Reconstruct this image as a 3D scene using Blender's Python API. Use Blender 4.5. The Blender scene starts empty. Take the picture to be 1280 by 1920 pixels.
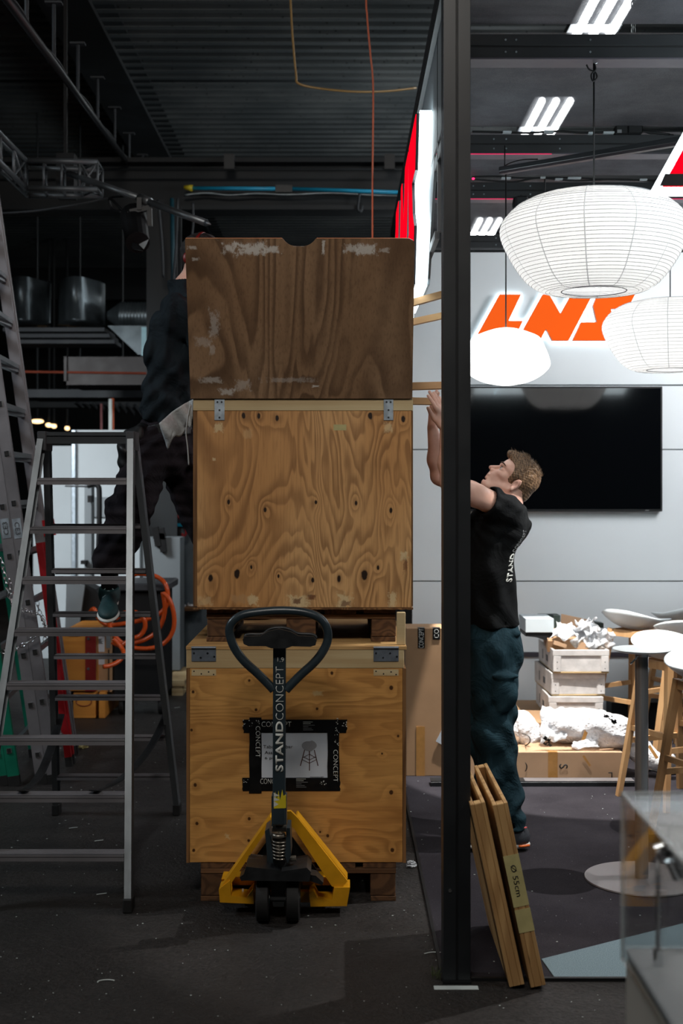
import bpy, bmesh, math, random
import numpy as np
from mathutils import Vector, Matrix, Euler

R = random.Random(7)
PI = math.pi
scene = bpy.context.scene
COL = scene.collection

# ---------------------------------------------------------------- camera, world, light, exposure
F = 2400.0      # focal length in pixels of the 1280 wide frame
H = 1.65        # camera height
cam_data = bpy.data.cameras.new('camera')
cam_data.sensor_fit = 'HORIZONTAL'
cam_data.sensor_width = 24.0
cam_data.lens = 24.0 * F / 1280.0
cam_data.shift_y = -47.0 / 1280.0
cam_data.clip_start = 0.05
cam_data.clip_end = 200
cam_data.dof.use_dof = True
cam_data.dof.focus_distance = 5.3
cam_data.dof.aperture_fstop = 3.2
cam = bpy.data.objects.new('camera', cam_data)
COL.objects.link(cam)
cam.location = (0, 0, H)
cam.rotation_euler = (PI / 2, 0, 0)
scene.camera = cam

vs = scene.view_settings
vs.view_transform = 'Standard'
vs.look = 'None'
vs.gamma = 1.0
vs.exposure = 0.0
vs.use_curve_mapping = False

world = bpy.data.worlds.new('hall_air')
scene.world = world
world.use_nodes = True
wbg = world.node_tree.nodes['Background']
wbg.inputs[0].default_value = (0.55, 0.75, 0.9, 1)
wbg.inputs[1].default_value = 0.012


def area(name, loc, target, size, energy, color=(1, 1, 1), size_y=None, spread=180):
    d = bpy.data.lights.new(name, 'AREA')
    d.energy = energy
    d.color = color
    d.shape = 'RECTANGLE'
    d.size = size
    d.size_y = size_y or size
    d.spread = math.radians(spread)
    o = bpy.data.objects.new(name, d)
    COL.objects.link(o)
    o.location = loc
    o.rotation_euler = (Vector(target) - Vector(loc)).to_track_quat('-Z', 'Y').to_euler()
    return o


def spot(name, loc, target, energy, angle, blend=0.1, radius=0.02, color=(1, 1, 1)):
    d = bpy.data.lights.new(name, 'SPOT')
    d.energy = energy
    d.color = color
    d.spot_size = math.radians(angle)
    d.spot_blend = blend
    d.shadow_soft_size = radius
    o = bpy.data.objects.new(name, d)
    COL.objects.link(o)
    o.location = loc
    o.rotation_euler = (Vector(target) - Vector(loc)).to_track_quat('-Z', 'Y').to_euler()
    return o


# two high hall lamps out of view (the dim light on crates, ladder and asphalt)
area('hall_light_front', (-0.6, 0.2, 5.3), (-0.3, 5.2, 1.2), 1.6, 124, (1.0, 0.94, 0.87), 0.8)
area('hall_light_left', (-5.5, 5.0, 4.6), (-1.3, 6.5, 0.4), 1.0, 42, (0.84, 0.93, 1.0), 0.5, 110)
area('partition_fill', (-3.6, 8.9, 2.9), (-2.4, 12.2, 0.7), 1.2, 42, (0.92, 0.97, 1.0), 0.6, 95)  # low unseen fill added to brighten the white partitions
area('added_deck_uplight', (1.6, 12.5, 3.7), (-0.6, 14.0, 5.8), 1.6, 42, (0.9, 0.97, 1.0), 0.6)  # unseen light added to brighten the roof deck from below
# booth lamps: unseen strip under the ceiling right of the frame, added fill, spots
area('booth_light_strip', (2.9, 7.3, 3.2), (1.3, 8.8, 1.5), 0.5, 82, (0.96, 0.98, 1.0), 1.6)
area('plinth_fill', (2.5, 3.1, 3.2), (0.8, 4.2, 0.3), 0.6, 11, (1.0, 0.97, 0.93), 0.6)  # unseen fill added over the near plinth and carpet wedge
spot('booth_spot_back', (1.15, 6.98, 3.12), (1.42, 7.42, 0.0), 820, 41, 0.10, 0.02, (1.0, 0.97, 0.92))
spot('booth_spot_table', (2.02, 5.4, 2.95), (1.15, 5.45, 0.0), 230, 62, 0.15, 0.012, (1.0, 0.97, 0.94))

# ---------------------------------------------------------------- coordinates
def P(px, py, d):
    """point at depth d that the photograph shows at (px, py)"""
    return Vector(((px - 640) * d / F, d, H - (py - 913) * d / F))


def X(px, d):
    return (px - 640) * d / F


def Z(py, d):
    return H - (py - 913) * d / F


def FL(px, py, z=0.0):
    d = (H - z) * F / (py - 913)
    return Vector(((px - 640) * d / F, d, z))


# ---------------------------------------------------------------- objects, labels
MW = {}


def root(name, label, cat, loc=(0, 0, 0), rot=(0, 0, 0), group=None, mat=None):
    o = bpy.data.objects.new(name, None)
    o.empty_display_size = 0.05
    COL.objects.link(o)
    o.location = loc
    o.rotation_euler = rot
    if mat is not None:
        o.matrix_world = mat
        m = mat.copy()
    else:
        m = Matrix.LocRotScale(Vector(loc), Euler(rot), None)
    MW[o.name] = m
    o['label'] = label
    o['category'] = cat
    if group:
        o['group'] = group
    return o


def tag(o, label, cat, group=None):
    o['label'] = label
    o['category'] = cat
    if group:
        o['group'] = group
    return o


def struct(o, label=None):
    o['kind'] = 'structure'
    if label:
        o['label'] = label
    return o


def stuff(o):
    o['kind'] = 'stuff'
    return o


def link_mesh(name, me, mats, parent=None, world=True, origin=None, smooth=False):
    """one mesh object; verts given in world space (world=True) or in the parent's own space"""
    o = bpy.data.objects.new(name, me)
    COL.objects.link(o)
    for m in (mats if isinstance(mats, (list, tuple)) else [mats]):
        me.materials.append(m)
    if smooth:
        me.polygons.foreach_set('use_smooth', [True] * len(me.polygons))
    if parent is not None:
        pm = MW[parent.name]
        o.parent = parent
        if world:
            me.transform(pm.inverted())
        MW[o.name] = pm
    else:
        if origin is None and len(me.vertices):
            co = np.empty(len(me.vertices) * 3, dtype=np.float32)
            me.vertices.foreach_get('co', co)
            co = co.reshape(-1, 3)
            lo, hi = co.min(0), co.max(0)
            origin = ((lo[0] + hi[0]) / 2, (lo[1] + hi[1]) / 2, lo[2])
        origin = Vector([float(v) for v in (origin or (0, 0, 0))])
        me.transform(Matrix.Translation(-origin))
        o.location = origin
        MW[o.name] = Matrix.Translation(origin)
    return o


def dup(rt, loc=None, rot=None, label=None, group=None, mat=None):
    c = rt.copy()
    COL.objects.link(c)
    if mat is not None:
        c.matrix_world = mat
    else:
        if loc is not None:
            c.location = loc
        if rot is not None:
            c.rotation_euler = rot
    if label:
        c['label'] = label
    if group:
        c['group'] = group

    def kids(src, dst):
        for ch in list(src.children):
            k = ch.copy()
            COL.objects.link(k)
            k.parent = dst
            kids(ch, k)
    kids(rt, c)
    MW[c.name] = mat.copy() if mat is not None else Matrix.LocRotScale(c.location, c.rotation_euler, None)
    return c


# ---------------------------------------------------------------- mesh builder
def frame_from(a, b, up=(0, 0, 1)):
    a, b = Vector(a), Vector(b)
    w = (b - a).normalized()
    u = Vector(up).cross(w)
    if u.length < 1e-5:
        u = Vector((1, 0, 0)).cross(w)
        if u.length < 1e-5:
            u = Vector((0, 1, 0)).cross(w)
    u.normalize()
    v = w.cross(u)
    return u, v, w


class MB:
    def __init__(s):
        s.v = []
        s.f = []
        s.mi = []
        s.cur = 0
        s.T = None

    def _add(s, vs_, fs):
        n = len(s.v)
        if s.T is not None:
            vs_ = [s.T @ Vector(p) for p in vs_]
        s.v.extend([tuple(p) for p in vs_])
        s.f.extend([tuple(i + n for i in f) for f in fs])
        s.mi.extend([s.cur] * len(fs))

    def box(s, lo, hi, bv=0.0):
        x0, y0, z0 = lo
        x1, y1, z1 = hi
        if x0 > x1: x0, x1 = x1, x0
        if y0 > y1: y0, y1 = y1, y0
        if z0 > z1: z0, z1 = z1, z0
        s.obox(((x0 + x1) / 2, (y0 + y1) / 2, (z0 + z1) / 2), (1, 0, 0), (0, 1, 0), (0, 0, 1),
               (x1 - x0) / 2, (y1 - y0) / 2, (z1 - z0) / 2, bv)

    def obox(s, c, u, v, w, a, b, h, bv=0.0):
        """oriented box: centre, three axes, half sizes, bevel"""
        c, u, v, w = Vector(c), Vector(u), Vector(v), Vector(w)
        if bv <= 0 or bv > min(a, b, h) * 0.95:
            vs_ = [c + u * (sx * a) + v * (sy * b) + w * (sz * h) for sz in (-1, 1) for sy in (-1, 1) for sx in (-1, 1)]
            s._add(vs_, [(0, 2, 3, 1), (4, 5, 7, 6), (0, 1, 5, 4), (2, 6, 7, 3), (0, 4, 6, 2), (1, 3, 7, 5)])
            return
        # chamfered box
        vs_ = []
        idx = {}
        for sz in (-1, 1):
            for sy in (-1, 1):
                for sx in (-1, 1):
                    for k in range(3):
                        p = [sx * (a - (0 if k == 0 else bv)), sy * (b - (0 if k == 1 else bv)), sz * (h - (0 if k == 2 else bv))]
                        idx[(sx, sy, sz, k)] = len(vs_)
                        vs_.append(c + u * p[0] + v * p[1] + w * p[2])
        fs = []
        for k in range(3):
            for sg in (-1, 1):
                o1, o2 = [i for i in range(3) if i != k]
                q = []
                for (e1, e2) in ((-1, -1), (1, -1), (1, 1), (-1, 1)):
                    t = [0, 0, 0]
                    t[k] = sg; t[o1] = e1; t[o2] = e2
                    q.append(idx[(t[0], t[1], t[2], k)])
                fl = (sg == 1) ^ (k == 1)
                fs.append(tuple(q) if fl else tuple(reversed(q)))
        for k in range(3):
            o1, o2 = [i for i in range(3) if i != k]
            for e1 in (-1, 1):
                for e2 in (-1, 1):
                    q = []
                    for (sg, ax) in ((-1, o1), (1, o1), (1, o2), (-1, o2)):
                        t = [0, 0, 0]
                        t[k] = sg; t[o1] = e1; t[o2] = e2
                        q.append(idx[(t[0], t[1], t[2], ax)])
                    fs.append(tuple(q))
        for sz in (-1, 1):
            for sy in (-1, 1):
                for sx in (-1, 1):
                    fs.append(tuple(idx[(sx, sy, sz, k)] for k in range(3)))
        s._add(vs_, fs)

    def bar(s, a, b, w, h, up=(0, 0, 1), bv=0.0):
        """rectangular bar a->b; w across (perpendicular to up), h along up"""
        u, v, d = frame_from(a, b, up)
        a, b = Vector(a), Vector(b)
        s.obox((a + b) / 2, u, v, d, w / 2, h / 2, (b - a).length / 2, bv)

    def cyl(s, a, b, r0, r1=None, n=16, caps=True):
        r1 = r0 if r1 is None else r1
        u, v, d = frame_from(a, b)
        a, b = Vector(a), Vector(b)
        vs_ = []
        for c, r in ((a, r0), (b, r1)):
            for i in range(n):
                t = 2 * PI * i / n
                vs_.append(c + u * (r * math.cos(t)) + v * (r * math.sin(t)))
        fs = [(i, (i + 1) % n, n + (i + 1) % n, n + i) for i in range(n)]
        if caps:
            fs.append(tuple(reversed(range(n))))
            fs.append(tuple(range(n, 2 * n)))
        s._add(vs_, fs)

    def tube(s, pts, r, n=8, closed=False, caps=True, flat=1.0, up=None):
        pts = [Vector(p) for p in pts]
        m = len(pts)
        vs_ = []
        prev = None
        for i, p in enumerate(pts):
            if closed:
                t = (pts[(i + 1) % m] - pts[i - 1])
            else:
                t = pts[min(i + 1, m - 1)] - pts[max(i - 1, 0)]
            if t.length < 1e-9:
                t = Vector((0, 0, 1))
            t.normalize()
            if up is not None:
                u = Vector(up).cross(t).normalized()
            elif prev is None:
                u = Vector((0, 0, 1)).cross(t)
                if u.length < 1e-3:
                    u = Vector((1, 0, 0)).cross(t)
                u.normalize()
            else:
                u = (prev - t * prev.dot(t))
                u.normalize()
            prev = u
            v = t.cross(u)
            rr = r[i] if isinstance(r, (list, tuple)) else r
            for k in range(n):
                a = 2 * PI * k / n
                vs_.append(p + u * (rr * math.cos(a)) + v * (rr * flat * math.sin(a)))
        fs = []
        for i in range(m if closed else m - 1):
            j = (i + 1) % m
            for k in range(n):
                k2 = (k + 1) % n
                fs.append((i * n + k, i * n + k2, j * n + k2, j * n + k))
        if caps and not closed:
            fs.append(tuple(reversed(range(n))))
            fs.append(tuple(range((m - 1) * n, m * n)))
        s._add(vs_, fs)

    def lathe(s, prof, c=(0, 0, 0), n=32, u=(1, 0, 0), v=(0, 1, 0), w=(0, 0, 1), cap=False):
        c, u, v, w = Vector(c), Vector(u), Vector(v), Vector(w)
        vs_ = []
        for (r, z) in prof:
            for i in range(n):
                t = 2 * PI * i / n
                vs_.append(c + u * (r * math.cos(t)) + v * (r * math.sin(t)) + w * z)
        fs = []
        for j in range(len(prof) - 1):
            for i in range(n):
                i2 = (i + 1) % n
                fs.append((j * n + i, j * n + i2, (j + 1) * n + i2, (j + 1) * n + i))
        if cap:
            fs.append(tuple(reversed(range(n))))
            fs.append(tuple(range((len(prof) - 1) * n, len(prof) * n)))
        s._add(vs_, fs)

    def prism(s, poly, a, b, plane='xz'):
        """extrude a 2D polygon (ccw) between coordinates a and b of the axis left out"""
        from mathutils.geometry import tessellate_polygon
        def mk(p, t):
            if plane == 'xz': return (p[0], t, p[1])
            if plane == 'xy': return (p[0], p[1], t)
            return (t, p[0], p[1])
        n = len(poly)
        vs_ = [mk(p, a) for p in poly] + [mk(p, b) for p in poly]
        tris = tessellate_polygon([[Vector((p[0], p[1], 0)) for p in poly]])
        fs = [tuple(t) for t in tris] + [tuple(i + n for i in reversed(t)) for t in tris]
        fs += [(i, (i + 1) % n, n + (i + 1) % n, n + i) for i in range(n)]
        s._add(vs_, fs)

    def grid(s, fn, nu, nv, closed_u=False):
        vs_ = [fn(i / (nu if closed_u else nu - 1), j / (nv - 1)) for j in range(nv) for i in range(nu)]
        fs = []
        for j in range(nv - 1):
            for i in range(nu if closed_u else nu - 1):
                i2 = (i + 1) % nu
                fs.append((j * nu + i, j * nu + i2, (j + 1) * nu + i2, (j + 1) * nu + i))
        s._add(vs_, fs)

    def ell(s, c, r, n=16, m=10, M=None):
        c = Vector(c)
        def fn(a, b):
            th = 2 * PI * a
            ph = -PI / 2 + PI * b
            p = Vector((r[0] * math.cos(ph) * math.cos(th), r[1] * math.cos(ph) * math.sin(th), r[2] * math.sin(ph)))
            if M is not None:
                p = M @ p
            return c + p
        s.grid(fn, n, m, True)

    def mesh(s, name):
        me = bpy.data.meshes.new(name)
        me.from_pydata(s.v, [], s.f)
        me.polygons.foreach_set('material_index', s.mi)
        bm = bmesh.new()
        bm.from_mesh(me)
        bmesh.ops.recalc_face_normals(bm, faces=bm.faces)
        bm.to_mesh(me)
        bm.free()
        me.update()
        return me

    def done(s, name, mats, parent=None, world=True, smooth=False, origin=None, auto=None):
        me = s.mesh(name)
        o = link_mesh(name, me, mats, parent, world, origin, smooth)
        if auto is not None:
            me.polygons.foreach_set('use_smooth', [True] * len(me.polygons))
            me.set_sharp_from_angle(angle=math.radians(auto))
        return o


def solid(o, t, offset=-1.0):
    m = o.modifiers.new('thickness', 'SOLIDIFY')
    m.thickness = t
    m.offset = offset
    return o


def bez(p0, p1, p2, p3, n=16):
    p0, p1, p2, p3 = map(Vector, (p0, p1, p2, p3))
    out = []
    for i in range(n):
        t = i / (n - 1)
        out.append(p0 * (1 - t) ** 3 + p1 * 3 * t * (1 - t) ** 2 + p2 * 3 * t * t * (1 - t) + p3 * t ** 3)
    return out


def smooth_path(pts, n=6):
    pts = [Vector(p) for p in pts]
    out = []
    for i in range(len(pts) - 1):
        p0 = pts[max(i - 1, 0)]
        p1, p2 = pts[i], pts[i + 1]
        p3 = pts[min(i + 2, len(pts) - 1)]
        for k in range(n):
            t = k / n
            out.append(0.5 * ((2 * p1) + (p2 - p0) * t + (2 * p0 - 5 * p1 + 4 * p2 - p3) * t * t + (3 * p1 - p0 - 3 * p2 + p3) * t ** 3))
    out.append(pts[-1])
    return out


_text_cache = {}


def text_mesh(txt, height, offset=0.0, extrude=0.0006, spacing=1.0, width=None):
    """mesh of a line of text, cap height = height, centred on the origin in the XY plane"""
    cu = bpy.data.curves.new('text', 'FONT')
    cu.body = txt
    cu.size = 1.0
    cu.offset = offset
    cu.extrude = 0.0
    cu.space_character = spacing
    cu.resolution_u = 3
    o = bpy.data.objects.new('text_tmp', cu)
    COL.objects.link(o)
    dg = bpy.context.evaluated_depsgraph_get()
    me = bpy.data.meshes.new_from_object(o.evaluated_get(dg))
    bpy.data.objects.remove(o)
    bpy.data.curves.remove(cu)
    co = np.empty(len(me.vertices) * 3, dtype=np.float32)
    me.vertices.foreach_get('co', co)
    co = co.reshape(-1, 3)
    lo, hi = co.min(0), co.max(0)
    sc = height / (hi[1] - lo[1])
    co -= (lo + hi) / 2
    sx = sc if width is None else width / (hi[0] - lo[0])
    co[:, 0] *= sx
    co[:, 1] *= sc
    co[:, 2] = 0
    me.vertices.foreach_set('co', co.reshape(-1))
    bm = bmesh.new()
    bm.from_mesh(me)
    r = bmesh.ops.extrude_face_region(bm, geom=list(bm.faces))
    for e in r['geom']:
        if isinstance(e, bmesh.types.BMVert):
            e.co.z += extrude
    bmesh.ops.recalc_face_normals(bm, faces=bm.faces)
    bm.to_mesh(me)
    bm.free()
    me.materials.clear()
    return me


def text(name, txt, height, mat, centre, right, up, parent=None, **kw):
    """right/up: world directions of the reading direction and of the letters' up"""
    me = text_mesh(txt, height, **kw)
    r, u = Vector(right).normalized(), Vector(up).normalized()
    n = r.cross(u)
    M = Matrix((r, u, n)).transposed().to_4x4()
    M.translation = Vector(centre)
    me.transform(M)
    return link_mesh(name, me, mat, parent)

# ---------------------------------------------------------------- materials
def srgb(r, g, b):
    def f(c):
        c /= 255.0
        return c / 12.92 if c <= 0.04045 else ((c + 0.055) / 1.055) ** 2.4
    return (f(r), f(g), f(b), 1.0)


class NT:
    def __init__(s, name):
        s.m = bpy.data.materials.new(name)
        s.m.use_nodes = True
        s.t = s.m.node_tree
        s.n = s.t.nodes
        s.l = s.t.links
        s.bsdf = s.n['Principled BSDF']
        s.out = s.n['Material Output']

    def node(s, typ, **kw):
        nd = s.n.new(typ)
        for k, v in kw.items():
            setattr(nd, k, v)
        return nd

    def set(s, nd, key, val):
        if isinstance(val, bpy.types.NodeSocket):
            s.l.new(val, nd.inputs[key])
        else:
            nd.inputs[key].default_value = val

    def math(s, op, a, b=None, c=None, clamp=False):
        nd = s.node('ShaderNodeMath', operation=op, use_clamp=clamp)
        s.set(nd, 0, a)
        if b is not None: s.set(nd, 1, b)
        if c is not None: s.set(nd, 2, c)
        return nd.outputs[0]

    def vmath(s, op, a, b=None):
        nd = s.node('ShaderNodeVectorMath', operation=op)
        s.set(nd, 0, a)
        if b is not None: s.set(nd, 1, b)
        return nd.outputs[1] if op in ('LENGTH', 'DOT_PRODUCT', 'DISTANCE') else nd.outputs[0]

    def coord(s, randomise=True, scale=None):
        tc = s.node('ShaderNodeTexCoord')
        c = tc.outputs['Object']
        if randomise:
            oi = s.node('ShaderNodeObjectInfo')
            r = s.math('MULTIPLY', oi.outputs['Random'], 13.0)
            c = s.vmath('ADD', c, s.comb(r, r, r))
        if scale is not None:
            c = s.vmath('MULTIPLY', c, scale)
        return c

    def comb(s, x, y, z):
        nd = s.node('ShaderNodeCombineXYZ')
        s.set(nd, 0, x); s.set(nd, 1, y); s.set(nd, 2, z)
        return nd.outputs[0]

    def noise(s, vec, scale=5, detail=3, rough=0.55, dist=0.0):
        nd = s.node('ShaderNodeTexNoise')
        s.set(nd, 'Vector', vec)
        s.set(nd, 'Scale', scale); s.set(nd, 'Detail', detail)
        s.set(nd, 'Roughness', rough); s.set(nd, 'Distortion', dist)
        return nd.outputs['Fac']

    def vor(s, vec, scale=5, feature='F1'):
        nd = s.node('ShaderNodeTexVoronoi', feature=feature)
        s.set(nd, 'Vector', vec); s.set(nd, 'Scale', scale)
        return nd.outputs['Distance']

    def ramp(s, fac, lo, hi, a=0.0, b=1.0, smooth=True):
        nd = s.node('ShaderNodeMapRange')
        nd.interpolation_type = 'SMOOTHSTEP' if smooth else 'LINEAR'
        s.set(nd, 'Value', fac)
        s.set(nd, 'From Min', lo); s.set(nd, 'From Max', hi)
        s.set(nd, 'To Min', a); s.set(nd, 'To Max', b)
        return nd.outputs[0]

    def mix(s, fac, a, b, blend='MIX'):
        nd = s.node('ShaderNodeMix', data_type='RGBA', blend_type=blend)
        s.set(nd, 0, fac)
        s.set(nd, 6, a); s.set(nd, 7, b)
        return nd.outputs[2]

    def bump(s, h, strength=0.3, dist=0.01):
        nd = s.node('ShaderNodeBump')
        s.set(nd, 'Height', h)
        nd.inputs['Strength'].default_value = strength
        nd.inputs['Distance'].default_value = dist
        s.l.new(nd.outputs[0], s.bsdf.inputs['Normal'])
        return nd

    def P(s, **kw):
        names = dict(col='Base Color', rough='Roughness', metal='Metallic', spec='Specular IOR Level', trans='Transmission Weight',
                     ior='IOR', alpha='Alpha', ecol='Emission Color', estr='Emission Strength', coat='Coat Weight', sss='Subsurface Weight',
                     sheen='Sheen Weight')
        for k, v in kw.items():
            s.set(s.bsdf, names[k], v)
        return s


def pbr(name, col, rough=0.5, metal=0.0, var=0.12, vscale=6.0, bump=0.0, bscale=60.0, spec=0.5, rvar=0.1, bdist=0.004, stretch=None, **kw):
    t = NT(name)
    c = t.coord(scale=stretch)
    n = t.noise(c, vscale, 4, 0.6)
    dark = tuple(v * (1 - var) for v in col[:3]) + (1,)
    lite = tuple(min(1, v * (1 + var)) for v in col[:3]) + (1,)
    t.P(col=t.mix(t.ramp(n, 0.3, 0.7), dark, lite), metal=metal, spec=spec,
        rough=t.ramp(n, 0.3, 0.7, max(0, rough - rvar / 2), min(1, rough + rvar / 2)))
    t.P(**kw)
    if bump > 0:
        t.bump(t.noise(c, bscale, 4, 0.65), bump, bdist)
    return t.m


def glow(name, col, strength, base=None):
    t = NT(name)
    t.P(col=base or col, ecol=col, estr=strength, rough=0.5)
    return t.m


def timber(name, light, dark, axis='z', ring=22.0, rough=0.6, knots=True, amount=0.6):
    """sawn softwood: long grain along the axis"""
    t = NT(name)
    k = {'x': (0.22, 3, 3), 'y': (3, 0.22, 3), 'z': (3, 3, 0.22)}[axis]
    c = t.coord(scale=k)
    n = t.noise(c, 1.6, 2, 0.5, 0.3)
    w = t.math('SINE', t.math('MULTIPLY', n, ring * 4.0))
    g = t.ramp(w, -0.9, 1.0)
    fine = t.noise(t.coord(scale={'x': (2, 60, 60), 'y': (60, 2, 60), 'z': (60, 60, 2)}[axis]), 3, 3, 0.6)
    f = t.math('ADD', t.math('MULTIPLY', g, amount), t.math('MULTIPLY', fine, 0.5), clamp=True)
    colr = t.mix(f, light, dark)
    big = t.noise(t.coord(), 3.0, 2)
    colr = t.mix(t.ramp(big, 0.35, 0.75, 0, 0.35), colr, tuple(v * 0.6 for v in dark[:3]) + (1,))
    if knots:
        v = t.vor(t.coord(scale={'x': (0.6, 1.6, 1.6), 'y': (1.6, 0.6, 1.6), 'z': (1.6, 1.6, 0.6)}[axis]), 5.0)
        colr = t.mix(t.ramp(v, 0.05, 0.1, 0.85, 0), colr, tuple(v_ * 0.25 for v_ in dark[:3]) + (1,))
    t.P(col=colr, rough=rough, spec=0.3)
    t.bump(f, 0.15, 0.002)
    return t.m


def plywood(name, light, mid, dark, scale=(1.0, 1.0, 0.3), rings=16.0, knots=(), patches=(), noise_scale=1.5, rough=0.55, thin=0.35,
            seed=(0, 0, 0), dist=0.6, coat=0.0, kz=0.7, kd=0.12):
    """rotary cut face veneer: contour grain of a stretched noise field, bent round knots.
    knots: (x, z, radius, sharp); patches: (x, z, rx, rz, colour, amount) in the object's own coordinates"""
    t = NT(name)
    base = t.coord(randomise=False)
    c = t.vmath('MULTIPLY', t.vmath('ADD', base, seed), scale)
    h = t.noise(c, noise_scale, 3.5, 0.45, dist)
    sep = t.node('ShaderNodeSeparateXYZ')
    t.l.new(base, sep.inputs[0])
    sx, sz = sep.outputs[0], sep.outputs[2]
    wob = t.noise(base, 30, 3, 0.6)
    wobc = t.math('MULTIPLY', t.math('SUBTRACT', wob, 0.5), 1.0)
    kdark = None
    for (kx, kzz, r, s_) in knots:
        dx = t.math('MULTIPLY', t.math('SUBTRACT', sx, kx), 1.25)
        dz = t.math('MULTIPLY', t.math('SUBTRACT', sz, kzz), kz)
        d2 = t.math('ADD', t.math('MULTIPLY', dx, dx), t.math('MULTIPLY', dz, dz))
        g = t.math('EXPONENT', t.math('MULTIPLY', d2, -1.0 / (r * 3.2) ** 2))
        h = t.math('ADD', h, t.math('MULTIPLY', g, 0.045 * s_))
        d = t.math('ADD', t.math('SQRT', d2), t.math('MULTIPLY', wobc, r * 0.9))
        k = t.ramp(d, r * 0.55, r * 1.0, 1.0, 0.0)
        kdark = k if kdark is None else t.math('MAXIMUM', kdark, k)
    ph = t.math('MULTIPLY', h, rings)
    fr = t.math('FRACT', ph)
    line = t.math('MULTIPLY', t.math('MULTIPLY', t.ramp(fr, 0.15, 0.8), t.ramp(fr, 0.84, 1.0, 1.0, 0.0)), t.ramp(t.noise(base, 4, 2), 0.3, 0.62, 0.45, 1.0))      # dark edge of each ring
    band = t.ramp(t.noise(c, noise_scale * 1.3, 1.0), 0.35, 0.65)
    fine = t.noise(t.vmath('MULTIPLY', base, tuple((8 if v < 0.8 else 160) for v in scale)), 1.0, 3, 0.6)
    col = t.mix(band, light, mid)
    col = t.mix(t.math('MULTIPLY', line, thin + 0.4, clamp=True), col, dark)
    col = t.mix(t.ramp(fine, 0.45, 0.75, 0.0, 0.35), col, dark)
    grime = t.noise(base, 2.2, 4, 0.65)
    col = t.mix(t.ramp(grime, 0.5, 0.75, 0.0, 0.45), col, tuple(v * 0.35 for v in mid[:3]) + (1,))
    if kdark is not None:
        col = t.mix(kdark, col, tuple(v * kd for v in dark[:3]) + (1,))
    rgh = rough
    pn = t.noise(t.vmath('MULTIPLY', base, (1, 1, 0.6)), 46, 7, 0.85)
    for (px_, pz_, rx, rz, pc, am) in patches:
        dx = t.math('DIVIDE', t.math('SUBTRACT', sx, px_), rx)
        dz = t.math('DIVIDE', t.math('SUBTRACT', sz, pz_), rz)
        dd = t.math('MAXIMUM', t.math('ABSOLUTE', dx), t.math('ABSOLUTE', dz))
        mval = t.math('ADD', dd, t.math('MULTIPLY', t.math('SUBTRACT', pn, 0.5), 4.2))
        mk = t.ramp(mval, 0.55, 1.1, am, 0.0)
        col = t.mix(mk, col, pc)
    t.P(col=col, rough=rgh, spec=0.35, coat=coat)
    t.bump(t.math('ADD', fr, t.math('MULTIPLY', fine, 1.5)), 0.08, 0.002)
    return t.m


M = {}
M['black_metal'] = pbr('black_metal', srgb(24, 27, 30), 0.42, 0.0, 0.15, 3, 0.03, 200)
M['black_plastic'] = pbr('black_plastic', srgb(14, 15, 17), 0.55, spec=0.35)
M['black_rubber'] = pbr('black_rubber', srgb(17, 17, 18), 0.75, 0, 0.3, 20, 0.1, 120)
M['dark_grey'] = pbr('dark_grey', srgb(60, 62, 66), 0.5, 0, 0.15, 6)
M['steel_dark'] = pbr('steel_dark', srgb(52, 56, 60), 0.55, 0.3, 0.2, 3)
M['hall_steel'] = pbr('hall_steel', srgb(21, 26, 29), 0.6, 0.0, 0.25, 1.5)
M['hall_white'] = pbr('hall_white', srgb(176, 184, 188), 0.55, 0, 0.06, 1.5)
M['hall_grey'] = pbr('hall_grey', srgb(120, 127, 131), 0.55, 0, 0.1, 1.5)
M['booth_white'] = pbr('booth_white', srgb(214, 219, 222), 0.5, 0, 0.02, 1.2)
M['aluminium'] = pbr('aluminium', srgb(134, 140, 144), 0.40, 0.8, 0.07, 5, 0.04, 90, stretch=(6, 6, 0.6))
M['aluminium_dull'] = pbr('aluminium_dull', srgb(140, 138, 142), 0.45, 0.55, 0.14, 3, 0.05, 50)
M['galvanised'] = pbr('galvanised', srgb(140, 150, 155), 0.35, 0.8, 0.3, 9, 0.03, 40)
M['zinc'] = pbr('zinc', srgb(178, 190, 200), 0.4, 0.6, 0.15, 30, 0.05, 150)
M['hinge_steel'] = pbr('hinge_steel', srgb(112, 120, 130), 0.45, 0.5, 0.12, 40, 0.05, 150)
M['chrome'] = pbr('chrome', srgb(215, 218, 220), 0.13, 1.0, 0.05, 5)
M['brushed_steel'] = pbr('brushed_steel', srgb(150, 150, 152), 0.34, 0.6, 0.1, 6, 0.03, 50, stretch=(12, 12, 0.5))
M['base_plate'] = pbr('base_plate', srgb(150, 146, 148), 0.38, 0.6, 0.08, 8, 0.02, 60)
M['yellow_paint'] = pbr('yellow_paint', srgb(206, 146, 18), 0.38, 0, 0.14, 7, 0.03, 40)
M['jack_grey'] = pbr('jack_grey', srgb(40, 51, 57), 0.34, 0, 0.15, 10, 0.06, 120)
M['jack_black'] = pbr('jack_black', srgb(25, 27, 29), 0.45, 0, 0.25, 20, 0.05, 100)
M['spring_steel'] = pbr('spring_steel', srgb(128, 122, 112), 0.35, 0.8, 0.3, 30)
M['white_print'] = pbr('white_print', srgb(205, 206, 200), 0.5, 0, 0.1, 60)
M['grey_print'] = pbr('grey_print', srgb(120, 122, 124), 0.5, 0, 0.1, 60)
M['black_print'] = pbr('black_print', srgb(22, 20, 19), 0.6, 0, 0.1, 60)
M['paper'] = pbr('paper', srgb(196, 203, 212), 0.6, 0, 0.04, 8, 0.05, 12)
M['tape_black'] = pbr('tape_black', srgb(12, 12, 13), 0.35, 0, 0.2, 20, 0.15, 25)
M['tape_cream'] = pbr('tape_cream', srgb(180, 170, 118), 0.5, 0, 0.08, 20, 0.1, 40)
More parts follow.
